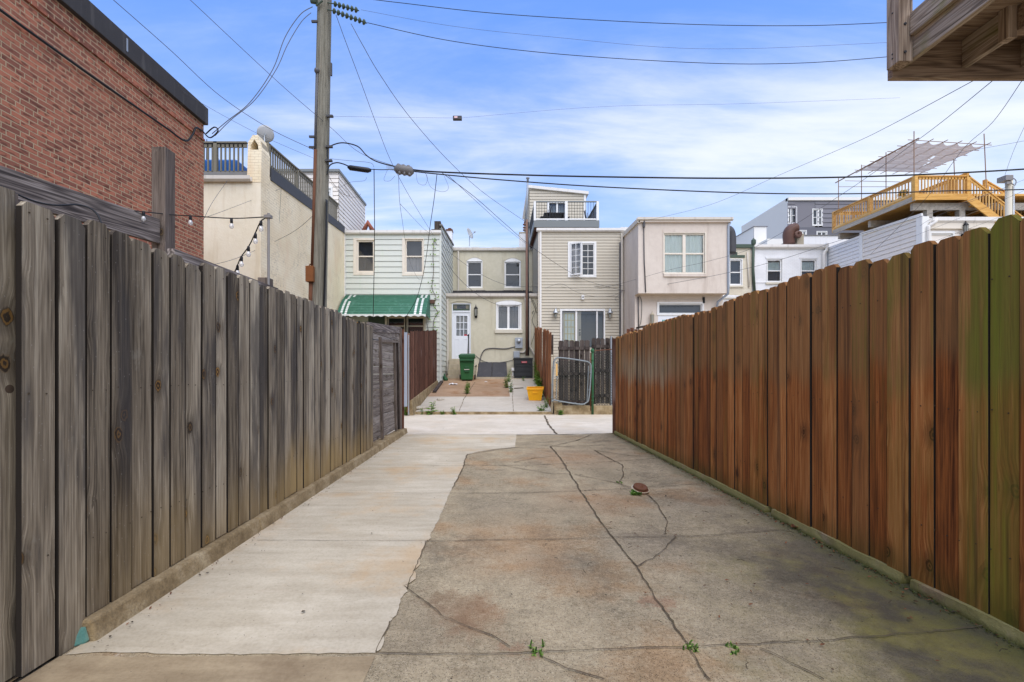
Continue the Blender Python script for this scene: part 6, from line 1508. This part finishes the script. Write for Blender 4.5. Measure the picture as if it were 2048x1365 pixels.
cable('black cable looping from the pole to the dark splice tube', [(654,350,9.8),(659,332,9.8),(672,326,9.85),(685,328,9.9),(697,333,Yc)], .015, 'cable')
cable('black cable joining the dark splice tube to the grey splice case', [(740,339,Yc),(765,340,Yc),(795,339,Yc)], .012, 'cable')
cable('topmost black wire leaving the pole top to the right', [(735,-2,9.7),(800,6,9.7),(1000,28,9.7),(1300,46,9.7),(1550,52,9.7),(1765,46,9.7),(2200,20,9.7)], .0085, 'cable', 'overhead_wire')
cable('black wire leaving the longer insulator string to the right', [(735,46,9.7),(900,82,9.7),(1100,107,9.7),(1350,124,9.7),(1550,128,9.7),(1765,115,9.7),(2200,70,9.7)], .0085, 'cable', 'overhead_wire')
cable('faint thin wire between the two black wires at the top', [(722,20,9.8),(900,52,9.8),(1100,74,9.8),(1400,98,9.8),(1765,86,9.8),(2200,60,9.8)], .0035, 'thin_cable', 'overhead_wire')
cable('long wire crossing the top left corner and sagging to the pole', [(222,-4,7.0),(340,100,7.8),(440,192,8.5),(540,258,9.2),(628,300,9.7)], .007)
cable('straight wire from the top edge passing behind the pole to the splice', [(376,-4,7.2),(560,168,8.6),(661,255,9.95),(720,306,10.1),(800,336,10.1)], .006)
cable('thin sagging wire from the brick roof edge toward the pole', [(318,150,8),(400,205,8.6),(520,270,9.2),(630,318,9.7)], .004)
cable('outer twisted service cable from the pole top to the brick corner', [(625,14,9.7),(600,30,9.6),(570,75,9.5),(545,140,9.4),(500,205,9.2),(455,242,9.1),(424,268,9.05)], .010)
cable('inner twisted service cable from the pole top to the brick corner', [(622,26,9.7),(602,45,9.6),(575,90,9.5),(552,140,9.4),(510,200,9.2),(462,240,9.1),(430,272,9.05)], .009)
cable('black weatherhead loops at the corner of the brick building', [(405,262,9.0),(420,276,9.0),(436,262,9.0),(428,255,9.0),(412,268,9.0)], .014, 'cable')
cable('black cable clipped along the brick wall below the ledge', [(-60,-22,5.755*F0/(CX+60)),(0,20,5.755*F0/(CX-0)),(60,64,5.755*F0/(CX-60)),(180,150,5.755*F0/(CX-180)),(280,220,5.755*F0/(CX-280)),(335,258,5.755*F0/(CX-335)),(370,282,5.755*F0/(CX-370)),(385,270,5.755*F0/(CX-385)),(392,256,5.755*F0/(CX-392)),(404,262,9.0)], .02, 'cable')
cable('service wire from the pole top to the green house corner', [(672,30,9.7),(690,80,9.9),(720,160,10.6),(755,255,11.8),(783,325,13),(820,395,15),(866,470,18.9)], .008)
cable('service wire from the pole top to the rusted service mast', [(702,48,9.7),(725,90,9.8),(760,150,10.4),(820,235,11.8),(900,325,14),(970,388,17),(1048,442,20.8)], .009)
cable('wire from the green house corner across to the cream addition window', [(868,476,18.9),(905,510,19.5),(960,548,20.3),(1012,570,20.7),(1060,574,20.8),(1247,572,20.2)], .01)
cable('wire from the green house corner down to the casement window', [(868,480,18.9),(905,542,19.5),(950,586,20.2),(990,608,20.8),(1020,614,20.9),(1046,608,20.9)], .012)
cable('long wire from the splice to the tan house corner', [(885,347,10),(950,395,11.5),(1010,448,13.5),(1065,495,15),(1132,540,17.5),(1177,563,19),(1247,582,20.3)], .009)
cable('wire rising from the tan house corner past the wide window to the right', [(1247,582,20.3),(1350,566,18.1),(1460,545,17.8),(1560,520,17.6),(1690,478,17),(1860,428,16.7),(2010,376,16.4)], .010)
cable('thin wire from the tan wall up over the white house toward the deck', [(1122,574,20.2),(1180,580,20),(1247,566,19),(1340,540,17.6),(1420,522,16.8),(1520,490,15),(1690,385,12),(1850,270,9),(1985,162,6)], .007)
cable('loose wire drooping across the tan siding to its corner', [(1090,577,20.25),(1122,568,20.25),(1150,583,20.25),(1185,593,20.25),(1225,592,20.25),(1245,580,20.3)], .008)
cable('short wire loop hanging on the tan siding near the corner', [(1245,582,20.25),(1236,592,20.25),(1230,598,20.25),(1236,604,20.25),(1241,598,20.25),(1232,594,20.25)], .009)
cable('wire from the pinkish house eave up to the near deck', [(1287,443,18.2),(1420,410,16),(1560,350,13),(1700,290,10),(1779,252,8),(1950,160,5.5)], .006)
cable('wire from the fence camera bracket up past the pine deck', [(1742,508,14),(1790,462,12.5),(1860,388,11),(1925,300,9.5),(1985,245,8),(2045,160,6.5)], .006)
cable('wire crossing the right edge above the shade canopy', [(1890,312,16),(1950,300,15),(2060,280,13),(2300,230,11)], .006)
cable('wire dropping from the right edge to the pale service post', [(2010,350,16.4),(2028,300,14.5),(2060,230,12)], .006)
for k, (a, c) in enumerate((((1880,430),(2060,355)), ((1960,420),(2070,372)), ((2010,430),(2070,395)))):
    cable(('uppermost', 'middle', 'lowest')[k]+' of three wires fanning in front of the deck stair', [(a[0]-40-90*k,a[1]+22+30*k,17.5),(a[0],a[1],17),(c[0],c[1],15.5)], .006)
cable('dark vertical cable dropping from the splice line past the green awning', [(748,338,10),(748.5,400,10.4),(749,463,10.9),(748,550,11.6),(746,640,12.4)], .012, 'cable', 'drop_cable')
cable('dark cable drooping from the splice line past the right awning edge', [(874,348,10),(868,400,10.8),(860,454,11.6),(853,510,12.2),(845,555,12.7),(832,600,13),(812,634,13.2)], .010, 'cable', 'drop_cable')
cable('thin drop wire between the splice and the green house window', [(797,345,10),(799,400,10.6),(805,445,12),(812,490,15),(822,530,18),(835,556,18.8),(842,560,18.85)], .006, 'thin_cable', 'drop_cable')
cable('thin wire from the pole to the green house roof past the splice', [(800,408,11),(830,440,14),(850,460,17),(868,472,18.8)], .006, 'thin_cable', 'drop_cable')
cable('thin wire sagging from the splice to the service mast foot', [(895,350,10),(960,410,13),(1010,455,17),(1052,488,20.7)], .007, 'thin_cable', 'drop_cable')
for k, pts in enumerate(([(655,345),(668,370),(690,390),(712,395),(722,388)], [(655,350),(675,375),(700,365),(728,362),(733,355)], [(652,355),(680,385),(700,392),(690,375),(692,355)])):
    cable(('lowest loose wire loop below the dark splice tube', 'flat loose wire loop right under the dark splice tube', 'curled loose wire loop beside the pole')[k], [(x,y,9.9) for x, y in pts], .004, 'thin_cable', 'loose_wire')
for k, pts in enumerate(([(775,340),(768,360),(780,362),(790,352)], [(832,345),(836,366),(850,370),(855,356),(850,346)], [(852,350),(862,375),(885,384),(897,376),(888,352)])):
    cable(('small wire loop left of the grey splice case', 'round wire loop hanging just right of the grey splice case', 'long sagging wire loop right of the grey splice case')[k], [(x,y,10) for x, y in pts], .004, 'thin_cable', 'loose_wire')
cable('thin wire under the arching cable between pole and splice', [(660,318,9.9),(700,322,Yc),(740,326,Yc),(748,335,Yc)], .005, 'thin_cable', 'loose_wire')
cable('faint wire from the pole bracket to the small marker box', [(664,233,9.9),(780,235,9.9),(906,236.5,9.9)], .003, 'thin_cable', 'overhead_wire')
cable('faint wire running right from the small marker box', [(922,236.5,9.9),(1200,214,9.9),(1480,208,9.9),(1800,196,9.9)], .0025, 'thin_cable', 'overhead_wire')
t = thing('marker_box', 'tiny dark box with a pale face hanging on a faint wire in the sky', 'box', P(913,237,9.9))
b = MB(); a = P(906,237,9.9); b.box(a.x, a.x+.19, 9.86, 9.94, a.z-.035, a.z+.035); b.build('case', M['dark_flash'], t); b = MB(); b.box(a.x+.03, a.x+.1, 9.85, 9.859, a.z-.02, a.z+.02); b.build('face', M['pale_mark'], t)
t = thing('splice_case', 'dark tube shaped splice case hanging beside the pole', 'splice case', P(719,339,10))
b = MB(); b.tube([P(696,334,10), P(700,336,10), P(736,341,10), P(742,341,10)], [.03,.055,.055,.03], 10); b.build('case', M['black'], t, True)
t = thing('splice_case', 'grey ribbed splice case where the cables meet', 'splice case', P(808,339,10))
b = MB(); b.tube([P(790,336,10), P(794,338,10), P(822,343,10), P(827,342,10)], [.05,.1,.1,.05], 12); 
for px in (797, 807, 817): b.lathe(P(px,333+(px-797)*.15,9.95), [(.03,-.02),(.03,.05)], 6); b.lathe(P(px+2,345+(px-797)*.15,9.95), [(.03,-.05),(.03,.02)], 6)
b.build('case', M['splice_grey'], t, True)
b = MB()
for k in range(7): p = P(774+k*2.4,331+k*.6,9.98); b.tube([p, p+Vector((0,0,-.09))], .006, 4)
b.build('clips', M['steel'], t)
# wires on the beige wall
cable('wire slanting up the beige front wall to its gutter', [(398,458,9.3),(425,405,11),(455,362,12.1)], .006)
cable('wire rising along the beige wall to the parapet', [(396,440,9.3),(440,425,10.5),(500,402,12.2),(560,378,13.2)], .006)
cable('double wire sagging from the pole across the beige side wall', [(410,533,9.3),(470,518,11),(540,488,13),(590,462,12),(628,430,9.8)], .007)
cable('short wire loop on the beige side wall', [(515,475,12.9),(530,498,13),(545,492,13.2),(560,478,13.3)], .006)
cable('thin line dropping down the beige side wall', [(563,368,13.4),(560,420,13.3),(558,470,13.3)], .004)
cable('black cable draped over the grey beam behind the left fence', [(-30,352,3.12),(0,372,3.22),(60,400,3.40),(110,411,3.52),(155,410,3.66),(185,420,3.72),(200,440,3.72),(206,470,3.70)], .009, 'cable', 'draped_cable')
cable('black cable drooping over the horizontal-board gate panel', [(718,643,6.3),(727,662,6.6),(742,677,6.95),(757,681,7.35)], .011, 'cable', 'draped_cable')
# festoon lights
def festoon(label, pts, bulbs):
    q = [P(*p) for p in pts]; b = MB(); s = smooth(q, 8); b.tube(s, .005, 5)
    t = thing('string_lights', label, 'string lights', q[0]); b.build('wire', M['cable'], t, True)
    for (px, py, yy) in bulbs:
        c = P(px, py, yy); b = MB(); b.lathe(c, [(.009,.0),(.012,-.01),(.0125,-.04),(.010,-.045)], 8); o = b.build('socket', M['black'], t, True)
        b = MB(); b.lathe(c+Vector((0,0,-.045)), [(.009,0),(.014,-.01),(.019,-.024),(.017,-.038),(.009,-.047),(.0001,-.05)], 12); b.build('bulb', M['bulb_glass'], o, True)
festoon('string of clear bulbs running level from the thin metal pole past the timber post', [(536,434,3.9),(463,437,4.1),(380,432,4.3),(345,430,4.5),(288,424,4.25),(230,418,4.1),(160,411,4.0)], [(463,437,4.1),(381,431,4.3),(287,423,4.25)])
festoon('string of clear bulbs slanting down from the thin metal pole behind the fence', [(536,434,3.9),(522,443,3.9),(510,468,3.95),(497,494,4.0),(482,515,4.05),(470,543,4.1),(455,575,4.15)], [(522,442,3.9),(511,467,3.95),(497,493,4.0),(483,513,4.05),(475,531,4.1)])
t = thing('light_pole', 'thin grey metal pole carrying the string lights above the left fence', 'pole', P(537,600,3.9))
b = MB(); b.tube([(PX(537,3.9),3.9,1.2), (PX(537,3.9),3.9,PZ(427,3.9))], .011, 8); z = PZ(434,3.9); b.box(PX(530,3.9),PX(543,3.9),3.88,3.92,z-.012,z+.012); b.build('pole', M['pole_grey'], t)
b = MB(); b.box(PX(515,3.9),PX(515,3.9)+.09,3.9,3.99,.0,PZ(555,3.9)); b.build('post', M['grey_post'], t, bevel=.004)

# ------------------------------------------------------------------ bins, crate, condenser

by = 19.55; bz = yz(by)+.05; bx = PX(934.5,by)
t = thing('wheelie_bin', 'dark green wheeled refuse bin in front of the white back door', 'bin', (bx,by,bz))
b = MB(); h = 1.02
b.hexa([(bx-.25,by-.24,bz+.02),(bx+.25,by-.24,bz+.02),(bx+.22,by+.22,bz+.02),(bx-.22,by+.22,bz+.02),(bx-.32,by-.34,bz+h),(bx+.32,by-.34,bz+h),(bx+.30,by+.33,bz+h),(bx-.30,by+.33,bz+h)])
b.box(bx-.34,bx+.34,by-.37,by+.34,bz+h-.09,bz+h); bd = b.build('body', M['bin_green'], t, bevel=.03)
b = MB(); b.hexa([(bx-.36,by-.40,bz+h+.002),(bx+.36,by-.40,bz+h+.002),(bx+.35,by+.38,bz+h+.002),(bx-.35,by+.38,bz+h+.002),(bx-.33,by-.37,bz+h+.05),(bx+.33,by-.37,bz+h+.05),(bx+.31,by+.34,bz+h+.13),(bx-.31,by+.34,bz+h+.13)]); b.build('lid', M['bin_dark'], t, bevel=.03)
b = MB(); b.box(bx-.3,bx+.3,by-.40,by-.345,bz+.80,bz+.9); b.build('front_rib', M['bin_dark'], t, bevel=.015)
b = MB(); b.box(bx-.1,bx+.1,by-.315,by-.27,bz+.33,bz+.6); b.build('grab_recess', M['bin_dark'], t, bevel=.02)
b = MB(); b.box(bx-.11,bx+.11,by-.335,by-.316,bz+.44,bz+.465); b.build('grab_bar', M['gutter'], t)
b = MB()
for k in range(3):
    x = bx-.10+k*.075; b.box(x,x+.045,by-.407,by-.401,bz+.83,bz+.88)
b.build('stamped_marks', M['bin_green'], t)
for s in (-1, 1): b = MB(); b.lathe((bx+s*.29,by+.27,bz+.12), [(.12,0),(.12,.05)], 16, (s,0,0)); b.build('wheel', M['black'], t)
b = MB(); b.tube([(bx-.28,by+.4,bz+h+.02),(bx+.28,by+.4,bz+h+.02)], .018, 8); b.build('handle', M['bin_dark'], t)
# crate
cy = 15.35; cz = yz(cy)+.055; c = P(1070,797,cy); cxx = PX(1070.5,cy)
t = thing('storage_crate', 'yellow open plastic crate on the far yard slab', 'crate', (cxx,cy,cz))
ang = R(-7); w2 = lambda u, v, h: (cxx+u*math.cos(ang)-v*math.sin(ang), cy+u*math.sin(ang)+v*math.cos(ang), cz+h+.1386*v)
b = MB(); bw_, tw, bd_, td, hh = .205, .265, .15, .20, .38
bo = [(-bw_,-bd_),(bw_,-bd_),(bw_,bd_),(-bw_,bd_)]; to = [(-tw,-td),(tw,-td),(tw,td),(-tw,td)]
for k in range(4):
    a, c2 = k, (k+1) % 4; b.poly([w2(*bo[a],0), w2(*bo[c2],0), w2(*to[c2],hh), w2(*to[a],hh)])
    i = .93; b.poly([w2(bo[a][0]*i,bo[a][1]*i,.02), w2(bo[c2][0]*i,bo[c2][1]*i,.02), w2(to[c2][0]*i,to[c2][1]*i,hh), w2(to[a][0]*i,to[a][1]*i,hh)])
b.poly([w2(*q,0) for q in bo]); b.poly([w2(q[0]*.93,q[1]*.93,.02) for q in bo]); b.build('body', M['yellow'], t)
b = MB()
for k in range(4): a, c2 = Vector(w2(*to[k],hh)), Vector(w2(*to[(k+1) % 4],hh)); b.bar(a, c2, .045, .045)
b.build('rim', M['yellow'], t, bevel=.01)
b = MB(); b.bar(w2(-.08,-.198,.27), w2(.08,-.198,.27), .02, .05); b.build('grip', M['yellow'], t)
# condenser
ay = 20.0; a0, a1 = PX(1028.5,ay), PX(1065.5,ay); z0, z1 = PZ(757,ay), PZ(716,ay)
t = thing('air_conditioner', 'dark louvred air conditioning unit with a red badge by the cream wall', 'air conditioner', ((a0+a1)/2,ay,z0))
b = MB(); b.box(a0+.03, a1-.03, ay+.03, ay+.72, z0+.03, z1-.05); b.build('core', M['ac_black'], t)
b = MB(); b.box(a0-.02, a1+.02, ay-.02, ay+.77, z1-.07, z1); b.box(a0,a1,ay,ay+.75,z0,z0+.05)
for x in (a0, a1-.05):
    for y in (ay, ay+.7): b.box(x, x+.05, y, y+.05, z0+.05, z1-.07)
b.build('cabinet', M['ac_dark'], t, bevel=.008)
b = MB(); k = z0+.09
while k < z1-.27: b.prism([(a0+.05,ay+.04,k+.045),(a0+.05,ay+.005,k),(a0+.05,ay+.012,k-.004),(a0+.05,ay+.047,k+.04)], (a1-a0-.1,0,0)); k += .055
b.box(a0+.05,a1-.05,ay+.005,ay+.03,z1-.27,z1-.07); b.build('louvres', M['ac_dark'], t)
b = MB(); q = rect((1043,723,1054,726.5),ay); b.box(q[0],q[1],ay-.008,ay+.004,q[2],q[3]); bg = b.build('badge', M['red_badge'], t)
b = MB()
for k in range(6): x = q[0]+.03+k*.032; b.box(x,x+.02,ay-.011,ay-.0085,q[2]+.02,q[3]-.022+.008*(k % 2))
b.build('badge_lettering', M['pale_mark'], bg)
b = MB(); b.box(a0-.12,a1+.1,ay-.12,ay+.85,yz(ay)-.05,z0-.002); b.build('pad', M['stone'], t, bevel=.01)
t = thing('downpipe_sleeve', 'small white pipe block between the cellar hatch and the condenser', 'pipe', P(1026,738,20.2)); b = MB(); q = rect((1023,736,1029,742),20.2); b.box(q[0],q[1],20.1,20.4,q[2],q[3]); b.tube([P(1026,741,20.25),P(1026,752,20.25)], .03, 8); b.build('block', M['white'], t, bevel=.01)
t = thing('broken_downspout', 'dark green broken pipe end at the foot of the green house', 'pipe', P(889,756,20)); b = MB(); b.tube([P(887,748,20),P(888,753,20),P(892,760,19.4)], [.06,.07,.09], 8); b.build('pipe', M['bin_dark'], t, True)
# litter in the yard
def paper(px, py, s, label, seed):
    y = yfoot(py); x = PX(px,y); z = yz(y)+.06; b = MB(); rnd = random.Random(seed); bm = []
    n = 7
    for i in range(n):
        for j in range(n): bm.append((x+(i/(n-1)-.5)*s*1.6+rnd.uniform(-.02,.02), y+(j/(n-1)-.5)*s*.9+rnd.uniform(-.02,.02), z+rnd.uniform(0,.10)*s*3*(1-abs(i-3)/4)+.1386*(j/(n-1)-.5)*s*.9+.01))
    b.v = bm; b.f = [[i*n+j,(i+1)*n+j,(i+1)*n+j+1,i*n+j+1] for i in range(n-1) for j in range(n-1)]; b.mi = [0]*len(b.f)
    tag(b.build('crumpled_paper', M['sheet_white'], None, fixn=False), label, 'litter')
paper(906,770,.20,'white crumpled bag on the clay stained yard slab', 2); paper(1022,777,.10,'small white paper scrap among the yard weeds', 3)
paper(972,765,.07,'tiny white scrap near the cellar hatch kerb', 6)
for (px, py, s, lb) in ((880,800,.2,'broken pale concrete lump at the left edge of the yard slab, upper one'),(838,815,.45,'largest broken pale concrete lump at the left yard corner')):
    y = yfoot(py) if py < 812 else 14.1; x = PX(px,y); z = yz(y)+.03; rnd = random.Random(px); b = MB(); n = 9
    b.prism([(x+math.cos(k*.7)*s*rnd.uniform(.5,.8), y+math.sin(k*.7)*s*rnd.uniform(.5,.9), z) for k in range(n)], (0,0,.07)); tag(b.build('concrete_lump', M['yard_concrete'], bevel=.02), lb, 'rubble')
b = MB(); b.bar((PX(873,17.2),16.6,yz(16.6)+.1), (PX(885,19.2),19.0,yz(19)+.1), .12, .06); tag(b.build('loose_plank', M['old_picket']), 'loose grey plank lying along the brown fence footing', 'plank')
b = MB(); y = yfoot(778); b.bar((PX(1028,y),y,yz(y)+.07), (PX(1047,y),y+.1,yz(y)+.08), .03, .03); tag(b.build('stick', M['twig']), 'short dark stick on the slab left of the yellow crate', 'stick')

# ------------------------------------------------------------------ weeds
def weed(x, y, z, h, n, seed, label, name='weed_plant', spread=.35, leaf=.06, group=None):
    rnd = random.Random(seed); st = lv = MB()
    for k in range(n):
        a = rnd.uniform(0, 6.3); hh = h*rnd.uniform(.5, 1); dx, dy = math.cos(a)*spread*hh*rnd.uniform(.2,1), math.sin(a)*spread*hh*rnd.uniform(.2,1)
        bx, by = x+rnd.uniform(-.04,.04)*min(1,n/4), y+rnd.uniform(-.04,.04)
        p = [Vector((bx,by,z)), Vector((bx+dx*.35,by+dy*.35,z+hh*.55)), Vector((bx+dx,by+dy,z+hh))]; p = smooth(p, 4); st.m = 0; st.tube(p, [.004*(1-.7*i/len(p))+.001 for i in range(len(p))], 4, False)
        m = max(5, int(hh/leaf*2.2))
        for i in range(m):
            s = .15+.85*i/m; q = p[min(int(s*(len(p)-1)), len(p)-1)]; b = rnd.uniform(0, 6.3); l = 1.45*leaf*rnd.uniform(.7,1.3)*(1.1-.5*s); d = Vector((math.cos(b), math.sin(b), rnd.uniform(-.1,.6))).normalized(); sd = d.cross(Vector((0,0,1))).normalized()*l*.22; up = Vector((0,0,1))
            lv.m = 1; lv.poly([q, q+d*l*.5+sd+up*l*.06, q+d*l-up*l*.12, q+d*l*.5-sd+up*l*.06])
    tag(lv.build(name, [M['leaf_dark'], M['leaf']], None, fixn=False), label, 'plant', group)
ye = 13.48
weed(PX(864,ye),ye,.0,.46,5,1,'tall pointed-leaf weed at the edge of the far yard kerb', leaf=.13, spread=.3)
weed(PX(842,ye),ye,.0,.22,5,2,'low weed tuft left of the tall kerb weed', leaf=.05)
weed(PX(885,ye),ye,.0,.16,5,12,'short weed sprig just right of the tall kerb weed', leaf=.05)
weed(PX(907,ye),ye,.0,.25,9,3,'bushy small weed in the middle of the far yard kerb', leaf=.06, spread=.5)
weed(PX(812,13.2),13.2,.0,.5,12,4,'dense green weeds at the foot of the pale metal gate', leaf=.06, spread=.3)
weed(PX(1121,13.35),13.35,.0,.18,14,5,'bright green clump in front of the chain-link gate', leaf=.06, spread=1.0)
weed(PX(1083,13.7),13.7,.08,.22,14,6,'low spreading weed by the foot of the leaning fence', leaf=.06, spread=1.4)
weed(PX(1092,14.2),14.2,.1,.45,10,7,'dry weed against the foot of the leaning brown fence', leaf=.05, spread=.5)
def yw(px, py, h, n, s, lb, **k): y = yfoot(py); weed(PX(px,y), y, yz(y)+.05, h, n, s, lb, **k)
yw(934,788,.42,14,8,'upright weed growing in the joint of the clay stained slab', leaf=.07, spread=.3); yw(937,776,.3,10,21,'smaller weed behind the upright slab joint weed', leaf=.06, spread=.4)
yw(1013,776,.5,10,9,'leafy weed left of the yellow crate in front of the hatch', leaf=.09, spread=.3); yw(1022,785,.45,9,10,'thin weed beside the white paper scrap', leaf=.06, spread=.3)
yw(1018,764,.55,7,22,'tall thin weed beside the cellar hatch', leaf=.08, spread=.2); yw(1047,762,.2,5,23,'small sprig in front of the condenser', leaf=.05)
for k, y in enumerate((15.9, 16.7, 17.6, 18.5, 19.3)): weed(1.50+.035*k, y, yz(y)+.04, .5+.12*k, 16, 30+k, 'green climbing weed on the leaning brown fence behind the yellow crate, %s' % ('nearest', 'second nearest', 'middle one', 'second farthest', 'farthest')[k], leaf=.10, spread=.25, group='weeds along the leaning fence')
g = G(1276,990); weed(g.x-.03, g.y+.0, 0, .05, 16, 13, 'tiny green leaves around the rusty clean-out cap', leaf=.03, spread=1.5)
for (px, py, h, lb) in ((1077,1304,.06,'green sprig in the front joint by the rust patch'),(1381,1297,.05,'green sprig where the main crack reaches the front joint'),(1236,966,.03,'tiny green patch in the curved crack behind the clean-out'),(1468,1302,.03,'small sprig in the front joint toward the right fence')):
    g = G(px, py); weed(g.x, g.y, gz(g.x), h*.62, 7, px, lb, leaf=.012, spread=.7)
# creeper on the green wall
t = thing('climbing_vine', 'thin bare vine climbing the corner of the green clapboard house', 'vine', P(872,655,18.9)); b = MB(); lv = MB(); rnd = random.Random(2)
p = smooth([P(x,y,18.93) for x, y in ((866,660),(868,640),(875,625),(867,610),(872,596),(864,575),(867,545),(866,510),(868,480))], 6); b.tube(p, .012, 5)
for q in p[::3]:
    for k in range(5): 
        d = Vector((rnd.gauss(0,.07), -.02, rnd.gauss(0,.07))); u = Vector((rnd.gauss(0,1),-.4,rnd.gauss(0,1))).normalized()*.05; v = u.cross(Vector((0,1,0))).normalized()*.025
        if rnd.random() < .6: lv.poly([q+d-u, q+d+v, q+d+u, q+d-v])
b.build('stem', M['bark'], t, True); lv.build('leaves', M['leaf'], t, fixn=False)

# ------------------------------------------------------------------ sky, sun, camera
SUN_EL, SUN_AZ = R(58), R(163)          # high veiled sun behind the camera's right shoulder
w = bpy.data.worlds.new('World'); SC.world = w
t = NT('sky', world=w)
sky = t.n('ShaderNodeTexSky', sky_type='NISHITA'); sky.sun_disc = False; sky.sun_elevation = SUN_EL; sky.sun_rotation = SUN_AZ; sky.air_density = 1.0; sky.dust_density = .6; sky.ozone_density = 2.5
d = t.coord('Generated'); x, y, z = t.sep(d)
zz = t.math('MAXIMUM', z, .03)
pl = t.comb(t.math('DIVIDE', x, t.add(zz, .12)), t.math('DIVIDE', y, t.add(zz, .12)), 0)
v = t.vmath('MULTIPLY', t.vmath('ADD', pl, (5.1, 2.2, 0)), (.55, 1.25, 1))
n1 = t.noise(v, 1.0, 9, .58, .5); n2 = t.noise(t.vmath('MULTIPLY', v, (.35, .5, 1)), 1, 4, .5)
cl = t.add(t.mul(n1, .62), t.mul(n2, .38))
lowb = t.mul(t.step(z, .50, .10), .15)
wisp = t.noise(t.vmath('MULTIPLY', t.vmath('ADD', pl, (1.1, 7.2, 0)), (.9, 3.6, 1)), 1.0, 7, .62, .8)
mask = t.step(t.add(t.add(t.mul(cl, .8), t.mul(wisp, .2)), lowb), .44, .68)
skyc = t.mix(1, sky.outputs[0], (1.0, 1.05, 1.3, 1), 'MULTIPLY')
veil = t.mix(t.step(z, .62, .04), (.68, 1.6, 4.25, 1), (2.3, 3.1, 4.35, 1))
skyc = t.mix(.68, skyc, veil)                       # thin high haze over the blue
cloud = t.mix(t.step(n1, .38, .64), (2.8, 3.4, 4.4, 1), (4.2, 4.35, 4.6, 1))
col = t.mix(t.mul(mask, .85), skyc, cloud)
bg = t.n('ShaderNodeBackground'); t.lk(bg.inputs[0], col); bg.inputs[1].default_value = .1
o = t.n('ShaderNodeOutputWorld'); t.t.links.new(bg.outputs[0], o.inputs[0])
L = bpy.data.lights.new('sun', 'SUN'); L.energy = 1.5; L.angle = R(72); L.color = (1, .94, .86)
so = bpy.data.objects.new('sun', L); COL.objects.link(so); so.location = (0,-10,30)
sd = Vector((math.sin(SUN_AZ)*math.cos(SUN_EL), math.cos(SUN_AZ)*math.cos(SUN_EL), math.sin(SUN_EL)))
so.rotation_euler = sd.to_track_quat('Z', 'Y').to_euler()
cd = bpy.data.cameras.new('camera'); cam = bpy.data.objects.new('camera', cd); COL.objects.link(cam); SC.camera = cam
cam.location = (0,0,CAMZ); cam.rotation_euler = (R(90),0,0); cd.sensor_width = 36; cd.lens = F0/2048*36
cd.shift_x = (1024-CX)/2048; cd.shift_y = (HY-682.5)/2048; cd.clip_end = 2000; cd.clip_start = .05
SC.view_settings.view_transform = 'Standard'; SC.view_settings.look = 'None'; SC.view_settings.exposure = 1.32; SC.view_settings.gamma = 1
SC.cycles.max_bounces = 8; SC.cycles.transparent_max_bounces = 12
